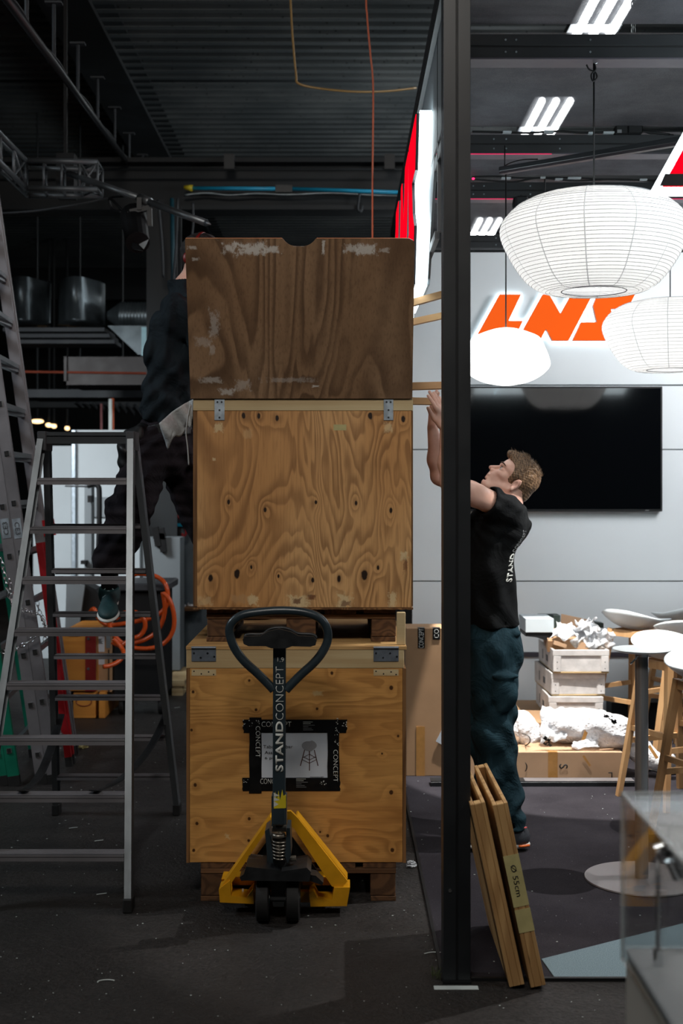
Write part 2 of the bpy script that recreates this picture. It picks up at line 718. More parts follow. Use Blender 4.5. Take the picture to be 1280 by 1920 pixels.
M['tape_brown'] = pbr('tape_brown', srgb(176, 128, 72), 0.35, 0, 0.1, 20, 0.1, 40)
M['tape_white'] = pbr('tape_white', srgb(190, 198, 196), 0.6, 0, 0.1, 10)
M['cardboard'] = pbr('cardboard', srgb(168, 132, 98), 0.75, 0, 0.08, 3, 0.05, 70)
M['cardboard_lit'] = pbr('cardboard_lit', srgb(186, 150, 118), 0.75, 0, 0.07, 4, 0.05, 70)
M['white_crate'] = pbr('white_crate', srgb(192, 188, 186), 0.65, 0, 0.16, 9, 0.2, 40)
M['white_shell'] = pbr('white_shell', srgb(214, 220, 222), 0.32, 0, 0.02, 3)
M['oak'] = timber('oak', srgb(206, 160, 112), srgb(168, 118, 72), 'z', 10, 0.45, False, 0.4)
M['beech'] = timber('beech', srgb(214, 172, 124), srgb(186, 138, 92), 'z', 8, 0.5, False, 0.35)
M['pine_x'] = timber('pine_x', srgb(196, 160, 112), srgb(150, 110, 68), 'x', 14, 0.6, True, 0.5)
M['pine_pale'] = timber('pine_pale', srgb(205, 186, 146), srgb(172, 142, 98), 'x', 12, 0.6, True, 0.45)
M['pallet_wood'] = timber('pallet_wood', srgb(128, 92, 62), srgb(82, 56, 36), 'x', 20, 0.75, True, 0.6)
M['pallet_block'] = timber('pallet_block', srgb(112, 80, 54), srgb(72, 50, 34), 'y', 26, 0.8, False, 0.6)
M['ply_edge'] = timber('ply_edge', srgb(150, 108, 66), srgb(88, 58, 34), 'z', 30, 0.7, False, 0.6)
M['panel_wood'] = timber('panel_wood', srgb(198, 160, 108), srgb(150, 112, 70), 'z', 12, 0.6, True, 0.5)
M['orange_wood'] = timber('orange_wood', srgb(206, 140, 62), srgb(170, 104, 40), 'x', 8, 0.5, True, 0.35)
M['red_strap'] = pbr('red_strap', srgb(112, 22, 18), 0.4, 0, 0.15, 10)
M['red_paint'] = pbr('red_paint', srgb(150, 16, 26), 0.4, 0, 0.12, 8)
M['green_paint'] = pbr('green_paint', srgb(12, 108, 84), 0.4, 0, 0.15, 5)
M['hose_orange'] = pbr('hose_orange', srgb(196, 78, 28), 0.28, 0, 0.1, 8, 0.03, 60)
M['cable_orange'] = pbr('cable_orange', srgb(186, 88, 52), 0.45, 0, 0.1, 8)
M['cable_yellow'] = pbr('cable_yellow', srgb(150, 118, 66), 0.5, 0, 0.1, 8)
M['cyan_paint'] = pbr('cyan_paint', srgb(24, 150, 190), 0.45, 0, 0.1, 8)
M['yellow_tip'] = pbr('yellow_tip', srgb(210, 190, 40), 0.45)
M['blue_counter'] = pbr('blue_counter', srgb(92, 104, 112), 0.5)
M['cyan_edge'] = pbr('cyan_edge', srgb(20, 170, 205), 0.35)
M['foam'] = pbr('foam', srgb(178, 182, 184), 0.7, 0, 0.1, 60, 0.6, 90, bdist=0.006)
M['purple_rim'] = pbr('purple_rim', srgb(62, 58, 66), 0.45)
M['rail_under'] = pbr('rail_under', srgb(40, 32, 37), 0.5)
M['plinth'] = pbr('plinth', srgb(176, 172, 164), 0.5, 0, 0.03, 2)
M['dull_alu'] = pbr('dull_alu', srgb(104, 110, 114), 0.45, 0.5, 0.15, 5)
M['duct_steel'] = pbr('duct_steel', srgb(86, 94, 98), 0.35, 0.7, 0.25, 4)
M['dull_orange'] = pbr('dull_orange', srgb(104, 44, 26), 0.5)
M['lip_reflection_red'] = glow('lip_reflection_red', (1.0, 0.02, 0.16, 1), 0.55, (0.3, 0.01, 0.03, 1))
M['lit_opening_teal'] = pbr('lit_opening_teal', srgb(150, 190, 200), 0.4)

# asphalt-like hall floor
t = NT('asphalt')
c = t.coord(False)
n1 = t.noise(c, 1.3, 5, 0.6)
n2 = t.noise(c, 90, 5, 0.7)
n3 = t.vor(c, 160)
g = t.mix(t.ramp(n1, 0.35, 0.7), srgb(42, 38, 36), srgb(62, 57, 55))
g = t.mix(t.ramp(n2, 0.38, 0.62, 0.85, 0), g, srgb(18, 16, 15))
g = t.mix(t.ramp(n3, 0.06, 0.14, 0.3, 0), g, srgb(120, 116, 112))
t.P(col=g, rough=t.ramp(n1, 0.3, 0.7, 0.42, 0.62), spec=0.45)
t.bump(t.math('ADD', t.math('MULTIPLY', n2, 1.4), t.math('MULTIPLY', t.noise(c, 28, 3, 0.6), 2.0)), 0.9, 0.012)
M['asphalt'] = t.m

t = NT('carpet_dark')
c = t.coord(False)
n1 = t.noise(c, 2.0, 4, 0.6)
n2 = t.noise(c, 260, 3, 0.8)
g = t.mix(t.ramp(n1, 0.35, 0.65), srgb(48, 45, 50), srgb(62, 59, 64))
g = t.mix(t.ramp(n2, 0.3, 0.7, 0.6, 0), g, srgb(28, 26, 30))
n3 = t.vor(c, 26)
g = t.mix(t.ramp(n3, 0.03, 0.05, 0.7, 0), g, srgb(150, 150, 152))
t.P(col=g, rough=0.95, spec=0.1)
t.bump(n2, 0.6, 0.004)
M['carpet_dark'] = t.m

t = NT('carpet_blue')
c = t.coord(False)
n2 = t.noise(c, 240, 3, 0.8)
g = t.mix(t.ramp(n2, 0.3, 0.7), srgb(96, 114, 122), srgb(128, 146, 154))
t.P(col=g, rough=0.95, spec=0.1)
t.bump(n2, 0.5, 0.004)
M['carpet_blue'] = t.m

# woven ceiling cloth: thin black mesh, half see-through
t = NT('ceiling_cloth')
c = t.coord(False)
n1 = t.noise(c, 3.0, 5, 0.7)
wv = t.noise(t.vmath('MULTIPLY', c, (2, 1, 1)), 130, 2, 0.8)
t.P(col=t.mix(t.ramp(n1, 0.3, 0.7), srgb(66, 66, 71), srgb(90, 90, 95)), rough=0.6, spec=0.25,
    alpha=t.ramp(wv, 0.35, 0.65, 0.97, 0.80))
M['ceiling_cloth'] = t.m

# corrugated perforated deck
t = NT('deck_steel')
c = t.coord(False)
v = t.vor(t.vmath('MULTIPLY', c, (1, 1.2, 1)), 16)
n1 = t.noise(c, 0.8, 4)
g = t.mix(t.ramp(n1, 0.35, 0.7), srgb(66, 72, 74), srgb(92, 96, 96))
g = t.mix(t.ramp(v, 0.12, 0.2, 0.7, 0), g, srgb(14, 16, 18))
t.P(col=g, rough=0.5, metal=0.25)
M['deck_steel'] = t.m

# glass and clear plastic
t = NT('clear_acrylic')
tb = t.node('ShaderNodeBsdfTransparent'); tb.inputs[0].default_value = (.97, .98, .98, 1)
gb = t.node('ShaderNodeBsdfGlossy'); gb.inputs['Roughness'].default_value = .03
fr = t.node('ShaderNodeFresnel'); fr.inputs[0].default_value = 1.30
ms = t.node('ShaderNodeMixShader'); t.l.new(t.math('MULTIPLY', fr.outputs[0], .45), ms.inputs[0])
t.l.new(tb.outputs[0], ms.inputs[1]); t.l.new(gb.outputs[0], ms.inputs[2]); t.l.new(ms.outputs[0], t.out.inputs[0])
M['acrylic_edge'] = pbr('acrylic_edge', srgb(190, 198, 200), .2, alpha=.38)
M['acrylic'] = t.m
t = NT('bubble_wrap')
c = t.coord()
v = t.vor(c, 80)
n = t.noise(c, 9, 4, 0.7)
t.P(col=srgb(235, 238, 242), rough=0.25, spec=0.7, alpha=t.ramp(n, 0.35, 0.65, 0.55, 0.9))
t.bump(t.math('ADD', t.ramp(v, 0.0, 0.4, 1, 0), t.math('MULTIPLY', n, 3)), 0.6, 0.008)
M['bubble_wrap'] = t.m
t = NT('white_foam_wrap')
c = t.coord()
v = t.vor(c, 55)
n = t.noise(c, 9, 4, 0.7)
t.P(col=t.mix(t.ramp(n, 0.3, 0.7), srgb(196, 196, 200), srgb(236, 236, 238)), rough=0.5, spec=0.5)
t.bump(t.math('ADD', t.ramp(v, 0.0, 0.5, 1, 0), t.math('MULTIPLY', n, 3)), 0.5, 0.01)
M['wrap'] = t.m
t = NT('screen_glass')
t.P(col=srgb(5, 6, 8), rough=0.07, spec=0.6, coat=0.3)
M['screen'] = t.m

# lights that shine
M['sign_white'] = glow('sign_white', (0.82, 0.95, 1.0, 1), 5.5)
M['sign_red'] = glow('sign_red', (1.0, 0.001, 0.012, 1), 1.3, (0.15, 0.0, 0.0, 1))
M['sign_red'].node_tree.nodes['Principled BSDF'].inputs['Specular IOR Level'].default_value = 0.0
M['sign_orange'] = glow('sign_orange', (1.0, 0.125, 0.016, 1), 0.78, (0.25, 0.03, 0.0, 1))
M['sign_orange'].node_tree.nodes['Principled BSDF'].inputs['Specular IOR Level'].default_value = 0.0
M['sign_side'] = pbr('sign_side', srgb(70, 8, 10), 0.5)
M['sign_black'] = pbr('sign_black', srgb(16, 18, 24), 0.5)
M['lamp_tube'] = glow('lamp_tube', (0.95, 0.98, 1.0, 1), 34)
M['warm_lamp'] = glow('warm_lamp', (1.0, 0.66, 0.32, 1), 3)
M['red_led'] = glow('red_led', (1.0, 0.02, 0.12, 1), 2.5)
t = NT('rice_paper')
c = t.coord()
n = t.noise(c, 14, 4, 0.6)
t.P(col=(0.8, 0.8, 0.8, 1), rough=0.7, ecol=(1.0, 0.985, 0.96, 1), estr=t.ramp(n, 0.3, 0.7, 0.50, 0.60))
tl = t.node('ShaderNodeBsdfTranslucent'); tl.inputs[0].default_value = (0.9, 0.89, 0.87, 1)
ms = t.node('ShaderNodeMixShader'); ms.inputs[0].default_value = 0.5
t.l.new(t.bsdf.outputs[0], ms.inputs[1]); t.l.new(tl.outputs[0], ms.inputs[2]); t.l.new(ms.outputs[0], t.out.inputs[0])
M['rice_paper'] = t.m
M['rice_paper_small'] = glow('rice_paper_small', (1.0, 0.99, 0.97, 1), 2.2, (0.8, 0.8, 0.8, 1))
M['rib_wire'] = pbr('rib_wire', srgb(96, 98, 104), 0.6)

# skin, hair, cloth
t = NT('skin')
c = t.coord()
n = t.noise(c, 14, 4, 0.6)
at = t.node('ShaderNodeAttribute', attribute_name='tint')
g = t.mix(t.ramp(n, 0.3, 0.7), srgb(236, 192, 174), srgb(222, 172, 152))
g = t.mix(at.outputs['Fac'], g, srgb(150, 66, 62))
t.P(col=g, rough=0.5, spec=0.4, sss=0.08)
t.bsdf.inputs['Subsurface Radius'].default_value = (0.02, 0.006, 0.003)
t.bump(t.noise(c, 220, 3, 0.6), 0.08, 0.001)
M['skin'] = t.m
t = NT('hair')
c = t.coord(scale=(1, 1, 1))
n = t.noise(t.vmath('MULTIPLY', c, (220, 90, 40)), 1.0, 3, 0.7)
t.P(col=t.mix(t.ramp(n, 0.35, 0.65), srgb(66, 48, 36), srgb(156, 124, 94)), rough=0.5, spec=0.4)
t.bump(n, 0.8, 0.004)
M['hair'] = t.m
def cloth(name, c1, c2, scale=7, fine=300, b=0.35):
    t = NT(name)
    c = t.coord()
    n = t.noise(c, scale, 4, 0.6, 0.8)
    f = t.noise(c, fine, 2, 0.7)
    t.P(col=t.mix(t.ramp(n, 0.3, 0.7), c1, c2), rough=0.85, spec=0.15)
    t.bump(t.math('ADD', t.math('MULTIPLY', n, 2.5), t.math('MULTIPLY', f, 0.15)), b, 0.02)
    return t.m
M['shirt_black'] = cloth('shirt_black', srgb(9, 11, 12), srgb(16, 18, 20), 5, 300, 0.4)
M['trousers_teal'] = cloth('trousers_teal', srgb(18, 40, 48), srgb(34, 58, 67), 7, 300, 0.55)
M['jacket_dark'] = cloth('jacket_dark', srgb(20, 27, 32), srgb(31, 40, 46), 6, 300, 0.5)
M['trousers_dark'] = cloth('trousers_dark', srgb(22, 19, 24), srgb(34, 30, 35), 7, 300, 0.45)
M['shoe_green'] = pbr('shoe_green', srgb(22, 58, 62), 0.65, 0, 0.2, 20, 0.2, 200)
M['shoe_grey'] = pbr('shoe_grey', srgb(58, 62, 68), 0.6, 0, 0.2, 20, 0.2, 200)
M['sole_white'] = pbr('sole_white', srgb(205, 208, 204), 0.5)
M['sole_orange'] = pbr('sole_orange', srgb(224, 106, 40), 0.45)
M['lace_pink'] = pbr('lace_pink', srgb(220, 96, 92), 0.6)
M['lace_white'] = pbr('lace_white', srgb(175, 200, 200), 0.6)
M['eye_white'] = pbr('eye_white', srgb(200, 196, 192), 0.2)
M['eye_dark'] = pbr('eye_dark', srgb(34, 30, 28), 0.15)
M['brow'] = pbr('brow', srgb(72, 50, 40), 0.8)

# ================================================================ THE HALL (setting)
b = MB()
b.box((-14, -3, -0.05), (14, 34, 0.0))
struct(b.done('floor', M['asphalt']))

# corrugated roof deck: trapezoid ribs running across
DZ = 5.8
b = MB()
y = 2.0
prof = []
while y < 33:
    prof += [(y, DZ), (y + 0.08, DZ), (y + 0.10, DZ - 0.085), (y + 0.18, DZ - 0.085), (y + 0.20, DZ)]
    y += 0.2
vs_, fs_ = [], []
for (yy, zz) in prof:
    vs_ += [(-14, yy, zz), (14, yy, zz)]
for i in range(len(prof) - 1):
    fs_.append((2 * i, 2 * i + 1, 2 * i + 3, 2 * i + 2))
b._add(vs_, fs_)
ceil = struct(b.done('ceiling', M['deck_steel']))
solid(ceil, 0.004)

b = MB(); b.box((-14.2, -3, 0), (-14, 34, 6.2)); struct(b.done('wall_left', M['hall_steel']))
b = MB(); b.box((14, -3, 0), (14.2, 34, 6.2)); struct(b.done('wall_right', M['hall_steel']))
b = MB(); b.box((-14, 33.8, 0), (14, 34, 6.2)); struct(b.done('wall_back', M['hall_steel']))

def ibeam(name, a, bb, w, h, label, cat='beam'):
    """roof girder: web and two flanges"""
    o = root(name, label, cat, tuple((Vector(a) + Vector(bb)) / 2))
    a, bb = Vector(a), Vector(bb)
    up = Vector((0, 0, 1))
    for nm, dz, ww, hh in (('bottom_flange', -h / 2 + 0.02, w, 0.04), ('top_flange', h / 2 - 0.02, w, 0.04), ('web', 0, w * 0.12, h - 0.08)):
        m = MB()
        m.bar(a + up * dz, bb + up * dz, ww, hh)
        m.done(nm, M['hall_steel'], o)
    return o

ibeam('roof_girder', (-2.12, 3.0, 5.55), (-2.12, 33, 5.55), 0.40, 0.42, 'wide dark roof girder running away above the left aisle', 'girder')
ibeam('roof_girder', (-14, 11.45, 4.33), (14, 11.45, 4.33), 0.30, 0.46, 'nearer dark girder crossing under the corrugated roof', 'girder')
ibeam('roof_girder', (-14, 24.0, 5.45), (14, 24.0, 5.45), 0.35, 0.62, 'farther dark girder crossing under the corrugated roof', 'girder')

def cross_pipe(d, py, px_clips, label, r=0.05):
    z = Z(py, d)
    o = root('roof_pipe', label, 'pipe', (0, d, z))
    m = MB(); m.cyl((-9, d, z), (9, d, z), r, n=10); m.done('pipe_run', M['hall_steel'], o, smooth=True)
    for px in px_clips:
        m = MB(); m.box((X(px, d) - 0.045, d - 0.03, z), (X(px, d) + 0.045, d + 0.03, z + 0.13)); m.done('clip', M['black_metal'], o)
    return o
cross_pipe(12.9, 148, (370, 752), 'black pipe with small clips crossing below the nearest roof ribs', 0.035)
cross_pipe(11.15, 318, (430, 730), 'thin dark pipe crossing in front of the dark girder', 0.012)
cross_pipe(20.5, 410, (205, 460, 714), 'black pipe with small clips crossing beyond the girder', 0.04)

# cyan hose and grey conduit along the girder
o = root('air_line', 'cyan air line with a yellow end below the dark girder', 'pipe', tuple(P(560, 353, 11.265)))
m = MB(); m.cyl(P(361, 353, 11.265), P(516, 354, 11.265), 0.017, n=10); m.done('pipe_run', M['cyan_paint'], o, smooth=True)
m = MB(); m.cyl(P(548, 354, 11.265), P(778, 362, 11.265), 0.017, n=10); m.done('pipe_run', M['cyan_paint'], o, smooth=True)
m = MB(); m.cyl(P(345, 351, 11.265), P(361, 353, 11.265), 0.016, 0.03, n=10); m.done('end_cap', M['yellow_tip'], o, smooth=True)
m = MB(); m.box(P(516, 360, 11.25), P(548, 348, 11.28)); m.done('coupling', M['black_metal'], o)
m = MB(); m.tube(smooth_path([P(x, y, 11.287) for x, y in ((345, 366), (385, 362), (430, 366), (480, 363), (540, 365), (620, 362), (700, 366), (775, 368))]), 0.012, 6)
tag(m.done('conduit', M['galvanised'], smooth=True), 'thin grey conduit hanging just below the cyan air line', 'conduit')
m = MB(); m.tube(smooth_path([P(x, y, 11.28) for x, y in ((674, 360), (673, 372), (671, 392), (676, 396), (679, 385))]), 0.014, 6)
tag(m.done('hook', M['steel_dark'], smooth=True), 'small grey hook hanging from the grey conduit', 'hook')

# hall column at the far left of the crates
o = root('steel_column', 'dark steel column rising behind the man in the dark jacket', 'column', (X(305, 11.0), 11.0, 0))
cx = X(304, 11.0)
for nm, lo, hi, mt in (('front_flange', (cx - .12, 10.9, 0), (cx + .14, 10.93, 4.10), 'hall_steel'), ('back_flange', (cx - .12, 11.2, 0), (cx + .14, 11.23, 4.10), 'hall_steel'),
                   ('web', (cx - .015, 10.93, 0), (cx + .015, 11.2, 4.10), 'hall_steel')):
    m = MB(); m.box(lo, hi); m.done(nm, M[mt], o)
m = MB(); m.cyl(P(326, 600, 10.87), P(322, 372, 10.87), 0.018, n=8)
tag(m.done('riser_pipe', pbr('teal_dull', srgb(22, 66, 78), .5), smooth=True), 'thin teal riser pipe running up the dark steel column', 'pipe')
for k, (x0, y0, x1, y1) in enumerate(((296, 375, 306, 520), (333, 372, 322, 560), (361, 380, 359, 450))):
    m = MB(); m.tube(smooth_path([P(x0, y0, 10.6), P((x0 + x1) / 2 + 2, (y0 + y1) / 2, 10.6), P(x1, y1, 10.6)]), 0.011, 6)
    tag(m.done('hanging_cable', M['steel_dark'], smooth=True), ['thin grey cable down the left edge of the steel column', 'pale cable hanging by the head of the man in the dark jacket',
        'thin grey cable hanging above the left corner of the upright lid'][k], 'cable')

# cables over the crates
m = MB(); m.tube(smooth_path([Vector((P(544, -40, 8.2).x, 8.2, 5.79)), P(544, -40, 8.2), P(546, 30, 8.2), P(550, 90, 8.2), P(555, 140, 8.2), P(560, 157, 8.2), P(600, 166, 8.3), P(665, 172, 8.4), P(725, 171, 8.6), P(779, 165, 8.8)]), 0.008, 6)
tag(m.done('hanging_cable', M['cable_yellow'], smooth=True), 'yellowish cable that hangs down and then runs across to the sign frame', 'cable')
m = MB(); m.tube(smooth_path([Vector((P(686, -40, 7.2).x, 7.2, 5.79)), P(686, -40, 7.2), P(688, 30, 7.2), P(694, 100, 7.2), P(699, 155, 7.2), P(699, 250, 7.2), P(698, 350, 7.2), P(698, 560, 7.2)]), 0.006, 6)
tag(m.done('hanging_cable', M['cable_orange'], smooth=True), 'orange cable hanging straight down behind the upright lid', 'cable')

# cable tray pipe on drop rods (left)
pa, pb = P(8, -8, 6.4), P(292, 378, 14.0)
o = root('suspended_rail', 'long black rail hung on thin rods under the left roof', 'rail', tuple((pa + pb) / 2))
m = MB(); m.cyl(pa, pb, 0.024, n=10); m.done('rail_tube', M['black_metal'], o, smooth=True)
m = MB()
m.tube([pa + (pb - pa) * t + Vector((0.012 * math.sin(t * 40), 0, 0.032)) for t in np.linspace(0, 1, 60)], 0.008, 6)
m.done('rail_cable', M['hall_steel'], o, smooth=True)
for (px, yt, yb) in ((50, -60, 42), (101, 8, 118), (146, 84, 172), (183, 148, 228), (215, 204, 262), (242, 252, 302), (267, 292, 340), (288, 328, 372), (300, 342, 376)):
    # find the point of the rail at this column
    t_ = None
    lo, hi = 0.0, 1.0
    for _ in range(40):
        mid = (lo + hi) / 2
        q = pa + (pb - pa) * mid
        if 640 + q.x * F / q.y < px: lo = mid
        else: hi = mid
    q = pa + (pb - pa) * lo
    m = MB()
    m.cyl(q, (q.x, q.y, Z(yt, q.y)), 0.012, n=6)
    m.box((q.x - .05, q.y - .03, Z(yt, q.y)), (q.x + .05, q.y + .03, Z(yt, q.y) + .012))
    m.done('drop_rod', M['steel_dark'], o)

# vertical dark hoist strap
m = MB(); m.box((X(119, 9), 9, Z(290, 9)), (X(125, 9), 9.03, 5.7)); m.box((X(116, 9) - .03, 8.95, Z(372, 9)), (X(128, 9) + .05, 9.07, Z(290, 9)))
tag(m.done('hoist_strap', M['black_rubber']), 'black hoist strap holding up the aluminium truss', 'strap')

# aluminium box truss, end to the right, and its bent left arm
def truss(name, chords, n, label, d):
    """four chords as (a,b) pairs in world space"""
    o = root(name, label, 'truss', tuple(chords[0][0]))
    for a, bb in chords:
        m = MB(); m.cyl(a, bb, 0.019, n=10); m.done('chord', M['dull_alu'], o, smooth=True)
    for (i, j) in ((0, 1), (1, 3), (2, 3), (0, 2)):
        for k in range(n + 1):
            t = k / n
            a = Vector(chords[i][0]).lerp(Vector(chords[i][1]), t)
            c_ = Vector(chords[j][0]).lerp(Vector(chords[j][1]), t)
            m = MB(); m.cyl(a, c_, 0.009, n=6)
            if k == n - 1:
                t2 = (k + 1) / n
                m.cyl(a, Vector(chords[j][0]).lerp(Vector(chords[j][1]), t2), 0.008, n=6); m.cyl(c_, Vector(chords[i][0]).lerp(Vector(chords[i][1]), t2), 0.008, n=6)
            m.done('brace', M['dull_alu'], o, smooth=True)
    return o
d0, d1 = 8.6, 8.95
truss('lighting_truss', [(P(48, 301, d0), P(183, 304, d0)), (P(48, 353, d0), P(183, 355, d0)), (P(52, 316, d1), P(192, 318, d1)), (P(52, 367, d1), P(192, 367, d1))],
      4, 'short level aluminium lighting truss under the left roof', 9)
truss('lighting_truss', [(P(-25, 225, d0 - .9), P(48, 301, d0)), (P(-25, 280, d0 - .9), P(48, 353, d0)), (P(-25, 240, d1 - .9), P(52, 316, d1)), (P(-25, 296, d1 - .9), P(52, 367, d1))],
      3, 'aluminium lighting truss arm rising out of the left edge', 9)
m = MB(); m.cyl(P(128, 325, 8.7), P(262, 372, 8.2), 0.022, n=10); m.cyl(P(280, 379, 8.1), P(386, 418, 7.8), 0.022, n=10); m.cyl(P(386, 418, 7.8), P(395, 421, 7.78), 0.022, 0.002, n=10)
m.cyl(P(262, 372, 8.2), P(280, 379, 8.1), 0.03, n=10)
tag(m.done('boom_tube', M['aluminium'], smooth=True), 'slanting aluminium boom tube with a pointed end that holds a spotlight', 'tube')
m = MB(); m.tube(smooth_path([P(0, 400, 8.5), P(70, 395, 8.5), P(150, 382, 8.5), P(205, 371, 8.5), P(240, 368, 8.4)]), 0.008, 6)
tag(m.done('hanging_cable', M['steel_dark'], smooth=True), 'grey cable sagging from the left edge to the spotlight', 'cable')

# stage spotlight on the boom
cpt = P(258, 425, 8.1)
o = root('stage_spotlight', 'black stage spotlight with a pale barn door hanging from the slanting boom', 'spotlight', tuple(cpt))
m = MB(); m.bar(P(262, 372, 8.1), P(262, 395, 8.1), .06, .03); m.bar(P(244, 398, 8.1), P(280, 390, 8.1), .04, .03)
m.bar(P(244, 398, 8.1), P(243, 432, 8.1), .03, .03); m.bar(P(280, 390, 8.1), P(281, 424, 8.1), .03, .03)
m.done('yoke', M['black_metal'], o)
m = MB(); m.cyl(P(250, 404, 8.2), P(258, 455, 7.95), 0.085, 0.075, n=16)
m.cyl(P(247, 396, 8.25), P(250, 404, 8.2), 0.04, 0.085, n=16); m.done('housing', M['black_plastic'], o, smooth=False)
m = MB(); pp = [P(263, 432, 8.0), P(279, 448, 7.95), P(269, 467, 7.93), P(257, 455, 7.97)]
m._add(pp + [p + Vector((0, .01, 0)) for p in pp], [(0, 1, 2, 3), (4, 7, 6, 5), (0, 4, 5, 1), (1, 5, 6, 2), (2, 6, 7, 3), (3, 7, 4, 0)])
m.done('barn_door', pbr('pale_gel', srgb(170, 182, 188), 0.4), o)
m = MB(); pp = [P(240, 450, 7.95), P(258, 458, 7.93), P(268, 470, 7.93), P(248, 467, 7.96)]
m._add(pp + [p + Vector((0, .01, 0)) for p in pp], [(0, 1, 2, 3), (4, 7, 6, 5), (0, 4, 5, 1), (1, 5, 6, 2), (2, 6, 7, 3), (3, 7, 4, 0)])
m.done('barn_door', M['black_metal'], o)
m = MB(); m.tube(smooth_path([P(232, 396, 8.2), P(206, 372, 8.3), P(210, 392, 8.3), P(228, 398, 8.2)]), 0.01, 6); m.done('power_lead', M['black_plastic'], o, smooth=True)

# ventilation ducts
dd = 13.0
o = root('air_duct', 'large galvanised air duct hanging in two rounded sections at left', 'duct', (X(110, dd), dd, Z(600, dd)))
for x0, x1 in ((12, 96), (108, 197)):
    m = MB(); n_ = 10
    def fn(a, b_, x0=x0, x1=x1):
        px = x0 + (x1 - x0) * a
        return Vector((X(px, dd), dd - 0.35 * math.sin(PI * a), Z(532 + 78 * b_ - 4 * math.sin(PI * a), dd)))
    m.grid(fn, 13, 3)
    ob = m.done('duct_section', M['duct_steel'], o, smooth=True); solid(ob, 0.4, 1)
m = MB()
for k in range(3):
    m.box((X(20 + 6 * k, dd), dd - .3 + .1 * k, Z(628 + 9 * k, dd)), (X(206 + 6 * k, dd), dd + .3, Z(621 + 9 * k, dd)))
m.done('lower_flange', M['steel_dark'], o)
o = root('spiral_duct', 'ribbed round spiral duct joining the big air duct', 'duct', (X(250, 12.8), 12.8, Z(590, 12.8)))
m = MB(); prof = []
for k in range(14):
    prof += [(0.135, k * 0.033), (0.142, k * 0.033 + .012), (0.135, k * 0.033 + .024)]
m.lathe(prof, P(226, 592, 12.8), 24, (0, 1, 0), (0, 0, 1), (1, 0, 0)); m.done('duct_tube', M['duct_steel'], o, smooth=True)
m = MB(); m.lathe([(0.04, -.13), (0.135, 0)], P(226, 592, 12.8), 24, (0, 1, 0), (0, 0, 1), (1, 0, 0)); m.done('reducer', M['duct_steel'], o, smooth=True)
m = MB(); m.prism([(X(205, 12.6), Z(613, 12.6)), (X(278, 12.6), Z(613, 12.6)), (X(278, 12.6), Z(667, 12.6)), (X(262, 12.6), Z(667, 12.6))], 12.5, 12.9)
o = root('duct_transition', 'sloping sheet metal duct piece with a pale panel painted as a lit opening below the spiral duct', 'duct', tuple(P(240, 640, 12.6))); m.done('duct_side', M['duct_steel'], o)
m = MB(); m.box((X(265, 12.45), 12.45, Z(667, 12.45)), (X(278, 12.45), 12.49, Z(613, 12.45))); m.done('lit_opening', M['lit_opening_teal'], o)  # flat teal panel, the light of an opening put in its colour
m = MB(); m.box((X(122, 12), 12, Z(720, 12)), (X(280, 12), 12.8, Z(669, 12)))
m.box((X(121, 12), 11.97, Z(722, 12)), (X(280, 12), 12.0, Z(715, 12))); m.box((X(121, 12), 11.97, Z(722, 12)), (X(126, 12), 12.0, Z(669, 12)))
tag(m.done('duct_box', pbr('duct_brown', srgb(46, 42, 42), .6)), 'long rectangular duct box with a pale rim under the ducts', 'duct')
m = MB(); m.cyl(P(40, 697, 11.988), P(282, 700, 11.988), .012, n=6)
tag(m.done('orange_conduit', M['dull_orange']), 'thin orange conduit along the rectangular duct box', 'pipe')
m = MB(); m.box((X(45, 13.5), 13.5, Z(745, 13.5)), (X(282, 13.5), 14.2, Z(730, 13.5)))
o = root('cable_tray', 'dark cable tray below the rectangular duct box', 'tray', tuple(P(160, 745, 13.5))); m.done('tray_channel', M['steel_dark'], o)
for px in (70, 150, 230):
    m = MB(); m.cyl((X(px, 13.9), 13.9, Z(735, 13.5)), (X(px, 13.9), 13.9, 5.71), .01, n=6); m.done('hanger_rod', M['hall_steel'], o)
m = MB(); m.box((X(40, 16), 16, Z(764, 16)), (X(500, 16), 16.2, Z(752, 16)))
tag(m.done('rear_beam', M['hall_steel']), 'dark steel beam far behind the cable tray', 'beam')
o = root('louvre', 'slanting row of short grey slats above the white partition', 'louvre', tuple(P(200, 770, 15)))
for k in range(9):
    px = 140 + k * 14
    m = MB(); m.bar(P(px, 752 + k, 15), P(px + 12, 762 + 2 * k, 15.3), .03, .05)
    m.done('slat', M['steel_dark'], o)
m = MB(); m.cyl(P(207, 748, 12.12), (X(207, 12.12), 12.12, .001), .018, n=8); tag(m.done('standing_pole', M['tape_white'], smooth=True), 'pale pole rising behind the white partition, next to the orange one', 'pole')
m = MB(); m.cyl(P(211, 747, 12.2), (X(211, 12.2), 12.2, .001), .016, n=8); tag(m.done('standing_pole', M['cable_orange'], smooth=True), 'orange pole just right of the pale one', 'pole')
m = MB(); m.cyl(P(190, 757, 12.3), (X(190, 12.3), 12.3, .001), .012, n=8); tag(m.done('standing_pole', pbr('dusty_pink', srgb(110, 70, 72), .5), smooth=True), 'thin dusty pink pole left of the pale pole', 'pole')
